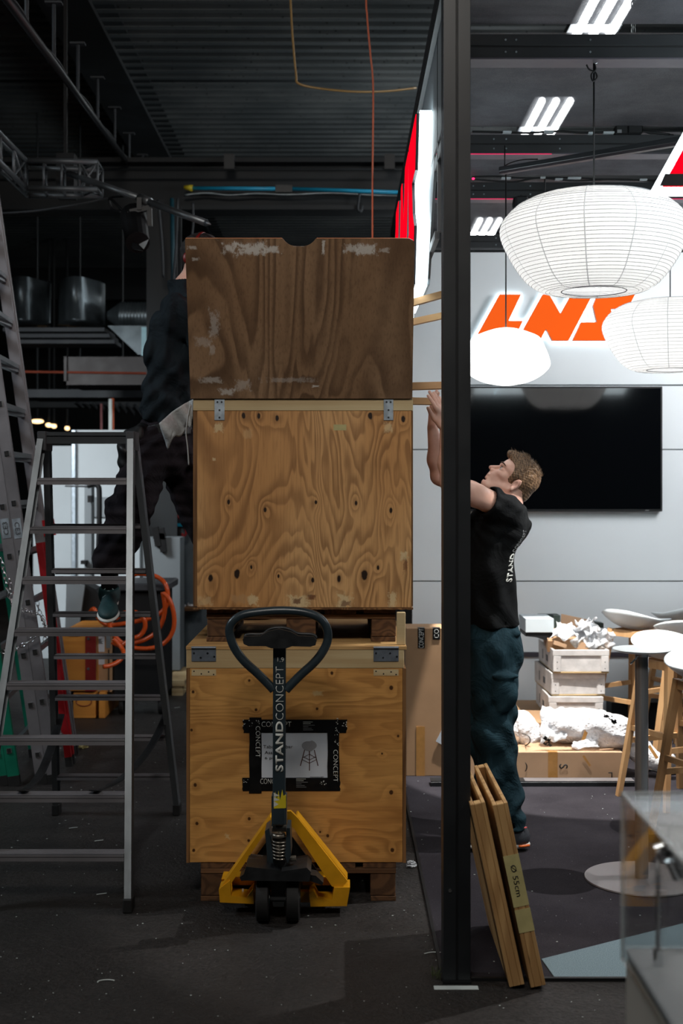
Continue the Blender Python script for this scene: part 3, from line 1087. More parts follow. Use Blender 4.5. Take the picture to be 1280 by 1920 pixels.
for k, (px, py, w) in enumerate(((70, 790, 24), (92, 797, 12), (101, 799, 9), (126, 803, 8))):
    q = P(px, py, 21)
    o = root('far_lamp', ['largest warm ceiling lamp glowing far off at left', 'second warm ceiling lamp glowing far off', 'third warm ceiling lamp, just right of the second', 'smallest far lamp just over the ladder top'][k], 'lamp', tuple(q))
    m = MB(); m.ell(q, (w / 2 * 21 / F, .1, .035), 14, 8); m.done('diffuser', M['warm_lamp'], o, smooth=True)
    m = MB(); m.box(q + Vector((-w / 2 * 21 / F, -.08, .03)), q + Vector((w / 2 * 21 / F, .08, .07))); m.done('housing', M['hall_steel'], o)
    m = MB(); m.cyl(q + Vector((0, 0, .05)), (q.x, q.y, 5.8), .02, n=6); m.done('drop_rod', M['hall_steel'], o)

# ================================================================ THE BOOTH (setting)
BX0 = 0.345
b = MB(); b.box((BX0, 4.285, 0), (5.2, 8.9, 0.006)); struct(b.done('floor', M['carpet_dark']), 'dark charcoal booth carpet')
b = MB(); b.prism([(0.712, 4.287), (3.6, 4.287), (3.6, 6.24), (0.695, 4.449)], 0.006, 0.010, 'xy')
struct(b.done('floor', M['carpet_blue']), 'blue grey carpet wedge at the front edge')
b = MB(); b.box((BX0 - .012, 4.27, 0), (BX0, 8.9, .011)); b.box((BX0, 4.27, 0), (5.2, 4.285, .011)); struct(b.done('trim_1', M['black_plastic']))

WY = 8.86
rows = [(473, 721), (723.5, 842), (844, 1089), (1091, 1223), (1231, 1337)]
for i, (a, c_) in enumerate(rows):
    b = MB()
    x0 = X(772, WY)
    while x0 < 5.2:
        x1 = min(x0 + 2.4, 5.2)
        b = MB(); b.box((x0, WY, Z(c_, WY)), (x1 - .003, WY + .05, Z(a, WY)), 0.002)
        ob = b.done('wall_panel', M['booth_white'])
        struct(ob, 'white booth wall panel')
        x0 = x1
b = MB(); b.box((X(772, WY), WY + .03, 0), (5.2, WY + .09, Z(473, WY))); struct(b.done('wall_back', M['hall_grey']), 'backing of the booth wall')
b = MB(); b.box((X(772, WY), WY - .012, Z(1231, WY)), (5.2, WY + .03, Z(1223, WY))); struct(b.done('trim_2', M['purple_rim']), 'dark rail across the booth wall')
b = MB(); b.box((X(772, WY), WY - .015, 0.006), (5.2, WY + .03, Z(1337, WY))); struct(b.done('baseboard_back', M['black_plastic']))

def booth_bar(name, a, bb, w, h, label, cat='beam', rim=None, kind=None):
    """black aluminium system profile with a groove along each visible face and bolt heads"""
    a, bb = Vector(a), Vector(bb)
    o = root(name, label, cat, tuple((a + bb) / 2 if name != 'booth_post' else a))
    L = (bb - a)
    u, v, d = frame_from(a, bb)
    if abs(d.z) > 0.9:
        u, v = Vector((1, 0, 0)), Vector((0, 1, 0))
    else:
        u = Vector((0, 0, 1)).cross(d).normalized(); v = Vector((0, 0, 1))
    c0 = (a + bb) / 2
    g = 0.004
    m = MB()
    # core and four corner lobes leave the grooves
    m.obox(c0, u, v, d, w / 2 - g, h / 2 - g, L.length / 2)
    m.done('core', M['black_plastic'], o)
    for su in (-1, 1):
        for sv in (-1, 1):
            m = MB()
            m.obox(c0 + u * (su * (w / 4 + .0015)) + v * (sv * (h / 4 + .0015)), u, v, d, w / 4 - .0015, h / 4 - .0015, L.length / 2, 0.0012)
            m.done('profile_lobe', M['black_metal'], o)
    if kind:
        o['kind'] = kind
    return o, u, v, d

# front left post and back left post
PX0, PX1 = 0.338, 0.4285
po, *_ = booth_bar('booth_post', ((PX0 + PX1) / 2, 4.295, 0.0), ((PX0 + PX1) / 2, 4.295, 3.45), PX1 - PX0, 0.09, 'tall black aluminium post at the front left corner of the booth', 'post')
m = MB(); m.box((PX0 - .002, 4.245, 0.0), (PX1 + .002, 4.345, .012)); m.done('foot_plate', M['black_plastic'], po)
m = MB(); m.cyl((.36, 4.247, .31), (.36, 4.252, .31), .006, n=10); m.done('screw', M['chrome'], po)
booth_bar('booth_post', (.443, WY + .0, 0), (.443, WY, 3.42), .088, .088, 'black aluminium post at the back left corner of the booth', 'post')

beams = [(4.33, 3.272, 'nearest black booth beam across the top of the opening', -0.1), (4.84 + .045, 3.272, 'black booth beam that the big round lantern hangs from', 0),
         (6.22 + .045, 3.272, 'second black booth beam with LED clips on its top', 0), (7.19 + .045, 3.272, 'third black booth beam with a red glow below it', 0), (WY - .03, 3.29, 'black booth beam along the top of the white wall', 0)]
for i, (yy, zb, lb, _) in enumerate(beams):
    if i == 0:
        continue
    o, u, v, d = booth_bar('booth_beam', (.38, yy, zb + .045), (5.2, yy, zb + .045), .09, .09, lb)
    if i < 4:
        m = MB(); m.box((.43, yy - .05, zb - .006), (5.2, yy + .05, zb)); m.done('lower_lip', M['purple_rim'], o)
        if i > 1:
            m = MB(); m.box((.43, yy - .052, zb - .0075), ((1.02, 2.2)[i - 2], yy - .047, zb - .0035)); m.done('red_reflection_strip', M['lip_reflection_red'], o)  # added glowing strip in place of red sign light reflected by the lip
    for bx in ((0.62, 0.66, 0.94) if i == 1 else (.74, .80, 1.06)):
        for bz in (.022, .068):
            m = MB(); m.cyl((bx, yy - .0455, zb + bz), (bx, yy - .049, zb + bz), .004, n=8); m.done('bolt', M['galvanised'], o)
o, *_ = booth_bar('booth_beam', (.383, 4.3, 3.375), (.383, WY, 3.375), .09, .09, 'black booth beam running back along the left side above the lit sign')
# fascia panel behind the side sign
b = MB(); b.box((.357, 4.345, 2.93), (.364, WY, 3.329)); 
tag(b.done('fascia_panel', M['hall_grey']), 'grey fascia panel behind the lit side sign', 'panel')

# ceiling cloth between the beams: panels
for k, (ya, yb, lb) in enumerate(((4.34, 4.84, 'front strip of the dark see-through ceiling cloth'), (4.93, 6.22, 'dark see-through ceiling cloth above the big lantern'),
                  (6.31, 7.19, 'dark see-through ceiling cloth between second and third booth beams'), (7.28, WY - .08, 'rear strip of the dark see-through ceiling cloth'))):
    b = MB(); b.grid(lambda a, c2: Vector((.43 + 4.7 * a, ya + (yb - ya) * c2, 3.40 - .012 * math.sin(PI * a * 5) ** 2 * math.sin(PI * c2))), 24, 6)
    ob = b.done('ceiling_cloth', M['ceiling_cloth']); tag(ob, lb, 'ceiling cloth')

# fluorescent fittings of the hall above the booth
LZ = 5.2
for k, (ya, yb, lb) in enumerate(((8.9, 10.3, 'nearest three tube fluorescent light seen through the ceiling cloth'), (11.75, 12.95, 'second three tube fluorescent light seen through the ceiling cloth'),
                     (17.0, 18.4, 'farthest three tube fluorescent light seen through the ceiling cloth'))):
    xc = 0.556 * (LZ - H)
    o = root('fluorescent_light', lb, 'ceiling light', (xc, (ya + yb) / 2, LZ), group=None)
    m = MB(); m.box((xc - .2, ya, LZ + .03), (xc + .2, yb, LZ + .09)); m.done('housing', M['steel_dark'], o)
    for dx in (-.13, 0, .13):
        m = MB(); m.cyl((xc + dx, ya + .02, LZ), (xc + dx, yb - .02, LZ), .032, n=10); m.done('tube', M['lamp_tube'], o, smooth=True)
    for yy in (ya + .2, yb - .2):
        m = MB(); m.cyl((xc, yy, LZ + .09), (xc, yy, 5.70), .006, n=6); m.done('suspension_wire', M['steel_dark'], o)

# ================================================================ CRATES, PALLETS
def pallet(label, x0, x1, y0, y1, z0, z1, seed, runner=True):
    rr = random.Random(seed)
    o = root('pallet', label, 'pallet', ((x0 + x1) / 2, y0, z0))
    t = 0.02
    # deck boards run front to back
    n = 5
    w = (x1 - x0 - 0.03 * (n - 1)) / n
    for k in range(n):
        m = MB(); xa = x0 + k * (w + .03)
        m.box((xa, y0 + rr.uniform(0, .006), z1 - t), (xa + w, y1, z1), .0015); m.done('deck_board', M['pallet_block'], o)
    for yy in (y0, (y0 + y1) / 2 - .05, y1 - .1):
        m = MB(); m.box((x0, yy, z1 - 2 * t), (x1, yy + .1, z1 - t - .001), .0015); m.done('cross_board', M['pallet_wood'], o)
        for xa, ww in ((x0, .1), ((x0 + x1) / 2 - .06, .12), (x1 - .1, .1)):
            m = MB(); j = rr.uniform(-.002, .004)
            m.box((xa + j, yy + rr.uniform(0, .005), z0 + t), (xa + ww + j, yy + .1, z1 - 2 * t - .001), .003); m.done('block', M['pallet_block'], o)
    for xa, ww in ((x0, .1), ((x0 + x1) / 2 - .06, .12), (x1 - .1, .1)):
        m = MB(); m.box((xa, y0, z0), (xa + ww, y1, z0 + t - .001), .0015); m.done('bottom_board', M['pallet_block'], o)
    return o

pallet('worn wooden pallet on the floor under the lower crate', -.561, .217, 5.10, 6.28, 0.0, .150, 1)
pallet('dark wooden pallet between the two stacked crates', -.5525, .221, 5.24, 5.93, 1.017, 1.150, 2)

# ---- lower crate
LX0, LX1, LY0, LY1, LZ0, LZ1 = -.618, .257, 5.10, 6.30, .152, 1.016
lo = root('shipping_crate', 'lower plywood shipping crate with a taped bar stool sheet on its front', 'crate', ((LX0 + LX1) / 2, LY0, LZ0))
def loc_(o, p):
    """world -> own coordinates (x, z)"""
    q = MW[o.name].inverted() @ Vector(p)
    return q
def kn(o, lst, d, r0=0.012):
    out = []
    for e in lst:
        q = loc_(o, P(e[0], e[1], d))
        out.append((q.x, q.z, e[2] if len(e) > 2 else r0, e[3] if len(e) > 3 else 1.0))
    return out
def pt(o, lst, d):
    out = []
    for (px, py, rx, rz, colr, am) in lst:
        q = loc_(o, P(px, py, d))
        out.append((q.x, q.z, rx, rz, colr, am))
    return out
lk = kn(lo, [(467, 1276, .008), (622, 1262, .010), (733, 1290, .012), (362, 1297, .009), (480, 1331, .008), (594, 1329, .009), (359, 1369, .008), (746, 1380, .008),
             (366, 1472, .010), (467, 1535, .009), (733, 1486, .012), (369, 1544, .009), (735, 1594, .012), (614, 1567, .010), (363, 1594, .010), (466, 1576, .009),
             (600, 1560, .006), (716, 1413, .006)], 5.1)
M['ply_lower'] = plywood('ply_lower', srgb(208, 154, 86), srgb(192, 136, 72), srgb(128, 80, 36), (0.30, 1, 1.5), 24.0, lk,
    pt(lo, [(596, 1300, .02, .01, srgb(200, 170, 120), .8), (426, 1568, .01, .012, srgb(210, 180, 130), .8)], 5.1), 1.7, 0.5, 0.05, (1.3, 0, 4.1), 0.5, kz=1.1, kd=.3)
M['ply_top'] = plywood('ply_top', srgb(196, 158, 104), srgb(180, 138, 86), srgb(140, 96, 54), (0.3, 1.5, 1), 12, (), (), 2.0, .6, .2, (4, 2, 1))
tz = Z(1253, 5.1)
m = MB(); m.box((LX0 + .014, LY0, LZ0 + .002), (LX1 - .014, LY0 + .015, tz - .001), .001); m.done('front_panel', M['ply_lower'], lo)
m = MB(); m.box((LX0, LY0 - .0005, tz), (LX1 - .008, LY0 + .03, Z(1212, 5.1) - .006), .0015); m.done('top_rail', M['pine_pale'], lo)
for xa, xb in ((LX0, LX0 + .013), (LX1 - .013, LX1)):
    m = MB(); m.box((xa, LY0 + .001, LZ0), (xb, LY1, tz - .001)); m.done('side_panel', M['ply_edge'], lo)
m = MB(); m.box((LX0 + .013, LY1 - .015, LZ0), (LX1 - .013, LY1, tz)); m.done('back_panel', M['ply_edge'], lo)
m = MB(); m.box((LX0 - .001, LY0 - .003, LZ1 - .014), (LX1 + .002, LY1, LZ1), .001); m.done('lid', M['ply_top'], lo)
m = MB(); m.box((.222, LY0 + .03, LZ1 + .0005), (.2565, LY0 + .06, LZ1 + .131), .002); m.done('end_batten', M['pine_pale'], lo)
for (xa, xb) in ((359, 405), (700, 747)):
    x0, x1 = X(xa, 5.1), X(xb, 5.1)
    m = MB(); m.box((x0, LY0 - .004, Z(1240, 5.1)), (x1, LY0 - .001, Z(1216, 5.1)), .0008)
    m.cyl((x0, LY0 - .006, Z(1214, 5.1)), (x1, LY0 - .006, Z(1214, 5.1)), .0055, n=10)
    h_ = m.done('hinge', M['hinge_steel'], lo)
    for fx, fz in ((.1, .35), (.38, .7), (.66, .35), (.93, .62)):
        q = (x0 + (x1 - x0) * fx, LY0 - .004, Z(1216 + 24 * fz, 5.1))
        m = MB(); m.cyl(q, (q[0], q[1] - .0015, q[2]), .0042, n=10); m.done('screw', M['chrome'], h_, smooth=False)
    m = MB(); m.box((x0, LY0 - .0012, Z(1267, 5.1)), (x1, LY0 - .0002, Z(1255, 5.1))); m.done('filler_patch', M['pine_pale'], lo)
    for fx, fz in ((.1, .3), (.4, .7), (.7, .4), (.9, .8)):
        q = (x0 + (x1 - x0) * fx, LY0 - .0012, Z(1255 + 12 * fz, 5.1))
        m = MB(); m.cyl(q, (q[0], q[1] - .0006, q[2]), .003, n=8); m.done('screw_hole', M['black_print'], lo)

# taped sheet on the lower crate (rests on it: its own thing)
sy = LY0 - .0004
sh = root('product_sheet', 'white sheet with a printed bar stool taped to the lower crate', 'sign', tuple(P(552, 1459, 5.1)))
def flat(name, x0, y0, x1, y1, lift, mt, parent, d=5.1, jag=0, t=.0004):
    m = MB()
    yy = d - lift
    if jag:
        rr = random.Random(int(x0 * 7 + y0))
        pts = []
        for k in range(7): pts.append((X(x0, d), Z(y0 + (y1 - y0) * k / 6, d)))
        out = [(X(x0 + rr.uniform(-jag, jag), d), Z(y0 + (y1 - y0) * k / 6, d)) for k in range(7)]
        out += [(X(x1 + rr.uniform(-jag, jag), d), Z(y1 + (y0 - y1) * k / 6, d)) for k in range(7)]
        m.prism(out, yy, yy + t)
    else:
        m.box((X(x0, d), yy, Z(y1, d)), (X(x1, d), yy + t, Z(y0, d)))
    return m.done(name, mt, parent)
flat('paper', 488, 1371, 615, 1460, .0012, M['paper'], sh)
flat('tape', 456, 1349, 650, 1374, .0022, M['tape_black'], sh, jag=1.5)
flat('tape', 455, 1458, 637, 1483, .0022, M['tape_black'], sh, jag=1.2)
flat('tape', 467, 1345, 490, 1487, .0034, M['tape_black'], sh, jag=.8)
flat('tape', 614, 1350, 636, 1480, .0034, M['tape_black'], sh, jag=.8)
dn, upv, rt = Vector((0, 0, -1)), Vector((0, 0, 1)), Vector((1, 0, 0))
text('tape_print', 'CONCEPT', .021, M['white_print'], P(518, 1358, 5.0965), rt, upv, sh, offset=-.012, width=.118)
text('tape_print', 'CONCEPT', .018, M['white_print'], P(483.5, 1391, 5.0955), dn, rt, sh, offset=-.012, width=.125)
text('tape_print', 'CONCEPT', .018, M['white_print'], P(629, 1436, 5.0955), dn, rt, sh, offset=-.012, width=.128)
text('tape_print', 'CONCEPT', .021, M['white_print'], P(509, 1465, 5.0965), rt, upv, sh, offset=-.012, width=.09)
for (px, py) in ((568, 1353), (555, 1460)):
    for k in range(6):
        m = MB(); wq = [18, 14, 22, 10, 16, 19][k]
        m.box((X(px, 5.1), 5.0972, Z(py + 3.0 * k + .9, 5.1)), (X(px + wq, 5.1), 5.0978, Z(py + 3.0 * k, 5.1)))
        m.done('small_print', M['grey_print'] if k > 1 else M['white_print'], sh)
rr = random.Random(3)
for (px, py, w, h_, n) in ((464, 1356, 9, 6, 9), (631, 1372, 4, 26, 22), (645, 1357, 5, 6, 8), (606, 1466, 6, 5, 8), (461, 1466, 5, 5, 6), (483, 1352, 4, 5, 6)):
    m = MB()
    for k in range(n):
        qx, qy = px + rr.uniform(-w, w), py + rr.uniform(-h_, h_)
        s_ = rr.uniform(.5, 1.4)
        m.prism([(X(qx - s_, 5.1), Z(qy, 5.1)), (X(qx, 5.1), Z(qy + s_ * rr.uniform(.4, 1.3), 5.1)), (X(qx + s_, 5.1), Z(qy + rr.uniform(-1, 1), 5.1)), (X(qx, 5.1), Z(qy - s_, 5.1))], 5.0955, 5.0962)
    m.done('tape_flecks', M['white_print'], sh)
text('sheet_text', 'Tabouret bar', .0125, M['black_print'], P(521, 1400, 5.0984), rt, upv, sh, width=.118)
text('sheet_text', 'Asahi', .0125, M['black_print'], P(507, 1411, 5.0984), rt, upv, sh, width=.046)
text('sheet_text', '6 pièces', .0135, M['black_print'], P(514, 1422, 5.0984), rt, upv, sh, width=.075)
text('sheet_text', 'STANDCONCEPT', .004, M['black_print'], P(594, 1457, 5.0984), rt, upv, sh, offset=.01, width=.055)
m = MB()
pl = []
for k in range(18):
    a = 2 * PI * k / 18
    pl.append((X(579.5 + 14 * math.cos(a) - 2 * math.sin(a), 5.1), Z(1399 - 9.5 * math.sin(a) - (2.5 if math.cos(a) > .2 else 0), 5.1)))
m.prism(pl, 5.0982, 5.0987); m.done('printed_seat', pbr('print_grey', srgb(146, 148, 152), .6), sh)
m = MB()
def pstroke(x0, y0, x1, y1, w):
    a, c_ = P(x0, y0, 5.0982), P(x1, y1, 5.0982)
    m.bar(a, c_, w, .0005, up=(0, 1, 0))
for q in ((571, 1406, 563, 1436), (580, 1408, 580, 1445), (589, 1406, 596, 1436)): pstroke(*q, .0035)
for q in ((567, 1421, 580, 1414), (580, 1414, 592, 1421), (566, 1424, 580, 1431), (580, 1431, 593, 1424), (569, 1419, 580, 1425), (580, 1425, 591, 1419)): pstroke(*q, .002)
m.done('printed_legs', pbr('print_brown', srgb(84, 52, 46), .6), sh)

# ---- upper crate
UX0, UX1, UY0, UY1, UZ0, UZ1 = X(362, 5.2), X(774, 5.2), 5.20, 5.98, 1.1505, Z(747, 5.2)
up_ = root('shipping_crate', 'upper plywood shipping crate with dark knots, hinged lid folded up', 'crate', ((UX0 + UX1) / 2, UY0, UZ0))
C5 = [(310, 115, .011), (393, 115, .010), (492, 130, .011), (1000, 115, .013), (1180, 133, .012), (228, 587, .009), (427, 627, .010), (704, 588, .009), (923, 590, .009),
      (1113, 630, .010), (130, 1002, .015), (275, 978, .017), (352, 941, .008), (500, 990, .007), (687, 1012, .010), (830, 1005, .013), (968, 985, .018), (1043, 943, .009)]
uk = kn(up_, [(350 + a / 2.909, 740 + c_ / 2.909, r, 1.3) for a, c_, r in C5], 5.2)
spl = srgb(214, 190, 146)
rp = srgb(92, 46, 26)
up_p = pt(up_, [(350 + a / 2.909, 740 + c_ / 2.909, rx, rz, cc, am) for a, c_, rx, rz, cc, am in (
    (360, 1125, .022, .022, spl, .8), (610, 1130, .045, .026, spl, .85), (600, 1125, .018, .012, rp, .8), (680, 1105, .016, .01, rp, .8), (860, 1125, .03, .03, spl, .85), (870, 1140, .02, .012, rp, .7),
    (1120, 1120, .015, .035, spl, .8), (1185, 880, .015, .02, spl, .8), (1190, 930, .01, .03, rp, .6), (100, 1125, .03, .02, spl, .4), (285, 1115, .035, .02, srgb(180, 140, 96), .7),
    (172, 180, .019, .02, spl, .7), (1100, 180, .018, .02, spl, .6), (330, 210, .02, .02, srgb(206, 170, 122), .4), (150, 352, .008, .008, spl, .7))], 5.2)
M['ply_upper'] = plywood('ply_upper', srgb(214, 168, 114), srgb(190, 138, 84), srgb(106, 66, 34), (1.5, 1, 0.36), 36.0, uk, up_p, 1.45, 0.5, 0.18, (2.2, 0, 7.3), 0.9)
rz_ = Z(770, 5.2)
bz_ = Z(1139, 5.2)
m = MB(); m.box((UX0 + .016, UY0, bz_), (UX1 - .006, UY0 + .016, rz_ - .001), .001); m.done('front_panel', M['ply_upper'], up_)
m = MB(); m.box((UX0, UY0 - .0005, rz_), (UX1, UY0 + .03, UZ1), .0015); m.done('top_rail', M['pine_pale'], up_)
for xa, xb in ((UX0, UX0 + .015), (UX1 - .005, UX1 + .0)):
    m = MB(); m.box((xa, UY0 + .001, UZ0 + .015), (xb, UY1, rz_ - .001)); m.done('side_panel', M['ply_edge'], up_)
m = MB(); m.box((UX0 + .015, UY1 - .015, UZ0 + .015), (UX1 - .006, UY1, UZ1)); m.done('back_panel', M['ply_edge'], up_)
m = MB(); m.box((UX0, UY0 + .03, rz_), (UX0 + .03, UY1 - .015, UZ1)); m.box((UX1 - .03, UY0 + .03, rz_), (UX1, UY1 - .015, UZ1)); m.done('side_rail', M['pine_pale'], up_)
rr = random.Random(5)
m = MB()
n_ = 60
pl = [(UX0 - .001 + (UX1 - UX0 + .002) * k / n_, UZ0 + rr.uniform(0, .003)) for k in range(n_ + 1)] + [(UX1, bz_ - .001), (UX0 - .001, bz_ - .001)]
m.prism(pl, UY0 - .004, UY1); m.done('bottom_panel', M['ply_edge'], up_)
for xa, xb, ztp in ((402, 421, 788), (719, 737, 788)):
    m = MB(); m.box((X(xa, 5.2), UY0 - .004, Z(ztp, 5.2)), (X(xb, 5.2), UY0 - .001, Z(748, 5.2)), .0008)
    h_ = m.done('hinge_plate', M['zinc'], up_)
    for fx, py in ((.3, 754), (.72, 754), (.5, 769), (.5, 783)):
        q = (X(xa + (xb - xa) * fx, 5.2), UY0 - .004, Z(py, 5.2))
        m = MB(); m.cyl(q, (q[0], q[1] - .0015, q[2]), .004, n=10); m.done('screw', M['steel_dark'], h_)
m = MB(); m.box((X(625, 5.2), UY0 - .0008, Z(807, 5.2)), (X(649, 5.2), UY0 - .0001, Z(796, 5.2))); m.done('masking_tape', M['tape_cream'], up_)
# lid, folded up and leaning to the front
LA = Vector((0, UY0 + .004, UZ1 + .003)); LB = Vector((0, 5.02, Z(447, 5.02)))
ldir = (LB - LA).normalized(); llen = (LB - LA).length
lx0, lx1 = X(347.5, 5.02), X(777, 5.02)
nrm = Vector((0, -ldir.z, ldir.y))
pl = [(lx0, 0), (lx1, 0), (lx1, llen - .02), (lx1 - .006, llen - .006), (lx1 - .02, llen)]
ncx0, ncx1 = X(530, 5.02), X(592, 5.02)
for k in range(13):
    a = k / 12
    pl.append((ncx1 + (ncx0 - ncx1) * a, llen - .030 * (1 - abs(2 * a - 1) ** 3.0)))
pl += [(lx0 + .004, llen), (lx0, llen - .004)]
m = MB(); m.prism(pl, 0.0, -.015)   # plane xz, thickness towards y-
me = m.mesh('lid')
Mx = Matrix(((1, 0, 0, 0), (0, -nrm.y, ldir.y, LA.y), (0, -nrm.z, ldir.z, LA.z), (0, 0, 0, 1)))
# columns: x axis, local y -> -normal*(-1), local z -> along the lid
Mx = Matrix.Identity(4)
Mx.col[0] = (1, 0, 0, 0); Mx.col[1] = (0, -nrm.y, -nrm.z, 0); Mx.col[2] = (0, ldir.y, ldir.z, 0); Mx.col[3] = (0, LA.y, LA.z, 1)
me.transform(Mx)
wht = srgb(196, 190, 182)
lid_p = []
base_l = loc_(up_, (0, 0, 0))
def lp(px, py, rx, rz, cc, am):
    f = (747 - py) / 300.0
    q = loc_(up_, Vector((X(px, 5.2 - .18 * f), 5.2 - .18 * f, UZ1 + (LB.z - UZ1) * f)))
    lid_p.append((q.x, q.z, rx, rz, cc, am))
for a in ((360, 465, .022, .008, wht, .55), (367, 486, .012, .006, wht, .5), (430, 466, .03, .02, wht, .8), (470, 468, .055, .022, wht, .9), (510, 468, .03, .014, wht, .85), (560, 460, .02, .006, wht, .4),
          (606, 465, .006, .022, wht, .8), (660, 466, .03, .016, wht, .7), (685, 468, .04, .020, wht, .85), (718, 470, .02, .008, wht, .5), (402, 605, .02, .05, wht, .42), (398, 655, .012, .02, wht, .35),
          (395, 712, .04, .012, wht, .5), (425, 735, .03, .014, wht, .65), (455, 722, .03, .02, wht, .4), (545, 712, .1, .010, wht, .3), (593, 724, .014, .004, wht, .8), (380, 640, .03, .02, wht, .3)):
    lp(*a)
M['ply_lid'] = plywood('ply_lid', srgb(150, 120, 92), srgb(122, 92, 66), srgb(66, 46, 33), (1.5, 1, 0.3), 17.0, (), lid_p, 1.5, 0.42, 0.25, (9.4, 0, 2.2), 0.7)
lid = link_mesh('lid', me, M['ply_lid'], up_)
m = MB()
for px_ in (455, 610, 680):
    pass
m.bar(LA + Vector((lx0, 0, 0)) + ldir * (llen - .0) + nrm * -.0076, LA + Vector((ncx0 - .003, 0, 0)) + ldir * llen + nrm * -.0076, .014, .0016, up=tuple(ldir))
m.bar(LA + Vector((ncx1 + .003, 0, 0)) + ldir * (llen - .0) + nrm * -.0076, LA + Vector((lx1 - .02, 0, 0)) + ldir * llen + nrm * -.0076, .014, .0016, up=tuple(ldir))
m.done('lit_lid_edge', pbr('lit_lid_edge', srgb(206, 136, 92), .5), lid)  # orange strips paint the booth light on the thin top edge

# ================================================================ PALLET JACK
jd = 4.80
jk = root('pallet_jack', 'yellow pallet jack with a dark grey handle in front of the lower crate', 'pallet jack', (X(523, jd), jd, 0))
jx = X(522, jd)
# forks
for sx in (-1, 1):
    m = MB(); xc = jx + sx * .158
    m.prism([(5.03, .085), (5.06, .075), (6.05, .075), (6.12, .06), (6.12, .095), (6.05, .118), (5.0, .118)], xc - .075, xc + .075, 'yz'); m.done('fork', M['yellow_paint'], jk)
    m = MB(); m.cyl((xc - .04, 5.95, .04), (xc + .04, 5.95, .04), .038, n=20); m.done('load_roller', M['black_rubber'], jk)
# yellow frame
yf, yb = 4.93, 5.045
def front_pts(lst, d): return [P(a, c_, d) for a, c_ in lst]
def slabp(lst, d, t, mt, name, parent=None):
    m = MB(); m.prism([(X(a, d), Z(c_, d)) for a, c_ in lst], d, d + t); return m.done(name, mt, parent or jk)
slabp([(530, 1552), (512, 1548), (503, 1552), (431, 1660), (424, 1668), (411, 1668), (497, 1546), (508, 1533), (527, 1522), (545, 1521), (558, 1534), (651, 1652), (640, 1666), (622, 1662), (550, 1552), (540, 1550)][::-1], yf, .02, M['yellow_paint'], 'frame_plate')
for (a, c_) in (((507, 1536), (414, 1668)), ((555, 1533), (650, 1652))):
    a_, b_ = P(a[0], a[1], yf), P(c_[0], c_[1], yf)
    dd_ = (b_ - a_).normalized(); up__ = Vector((0, 1, 0)).cross(dd_)
    m = MB(); m.obox((a_ + b_) / 2 + Vector((0, .062, 0)), up__, (0, 1, 0), dd_, .004, .041, (b_ - a_).length / 2); m.done('frame_edge', M['yellow_paint'], jk)
for lst in (((410, 1668), (431, 1651), (433, 1680), (462, 1683), (474, 1667), (476, 1695), (412, 1692)), ((579, 1676), (588, 1671), (596, 1687), (622, 1687), (626, 1664), (656, 1664), (650, 1699), (582, 1700))):
    slabp(list(reversed(lst)), yf - .01, .10, M['yellow_paint'], 'frame_foot')
slabp([(476, 1672), (580, 1672), (580, 1692), (476, 1692)][::-1], yf + .06, .03, M['yellow_paint'], 'cross_bar')
slabp([(505, 1570), (548, 1570), (600, 1640), (455, 1640)][::-1], yf + .09, .01, M['jack_black'], 'back_plate')
# pump unit
m = MB(); m.prism([(X(a, 4.8), Z(c_, 4.8)) for a, c_ in [(505, 1550), (497, 1556), (502, 1612), (512, 1616), (512, 1600), (508, 1575)][::-1]], 4.78, 4.90); m.done('pump_bracket', M['jack_grey'], jk)
m = MB(); m.prism([(X(a, 4.8), Z(c_, 4.8)) for a, c_ in [(544, 1550), (546, 1600), (540, 1616), (533, 1600), (536, 1575), (537, 1550)][::-1]], 4.78, 4.90); m.done('pump_bracket', M['jack_grey'], jk)
m = MB(); m.cyl(P(522, 1640, 4.87), P(522, 1580, 4.87), .045, n=20); m.cyl(P(522, 1580, 4.87), P(522, 1560, 4.87), .02, n=14); m.done('pump_cylinder', M['jack_black'], jk, smooth=False)
m = MB()
pts = []
for k in range(6 * 14 + 1):
    a = 2 * PI * k / 14
    f = k / (6 * 14)
    r_ = .027 - .005 * f
    pts.append(Vector((X(523, 4.79) + r_ * math.cos(a), 4.79 + r_ * math.sin(a), Z(1572 + 38 * f, 4.79))))
m.tube(pts, .0036, 6); m.done('spring', M['spring_steel'], jk, smooth=True)
m = MB(); m.lathe([(.004, .0), (.024, -.002), (.028, -.012), (.02, -.02), (.004, -.02)], P(522, 1561, 4.79), 20); m.done('spring_cap', M['spring_steel'], jk, smooth=True)
m = MB(); m.cyl(P(510, 1553, 4.77), P(537, 1553, 4.77), .013, n=14); m.done('pivot_pin', M['spring_steel'], jk, smooth=False)
m = MB(); m.cyl(P(543, 1610, 4.85), P(555, 1609, 4.85), .011, n=12); m.done('release_pedal', M['spring_steel'], jk)
m = MB(); m.prism([(X(a, 4.8), Z(c_, 4.8)) for a, c_ in [(462, 1622), (515, 1628), (528, 1631), (575, 1624), (583, 1632), (580, 1650), (461, 1648), (458, 1635)][::-1]], 4.78, 4.95); m.done('axle_housing', M['jack_black'], jk)
for sx, lst in ((0, ((461, 1636), (470, 1650), (452, 1652), (449, 1645))), (1, ((580, 1640), (592, 1642), (606, 1655), (604, 1660), (581, 1652)))):
    slabp(list(reversed(lst)), 4.84, .07, M['jack_black'], 'linkage_arm')
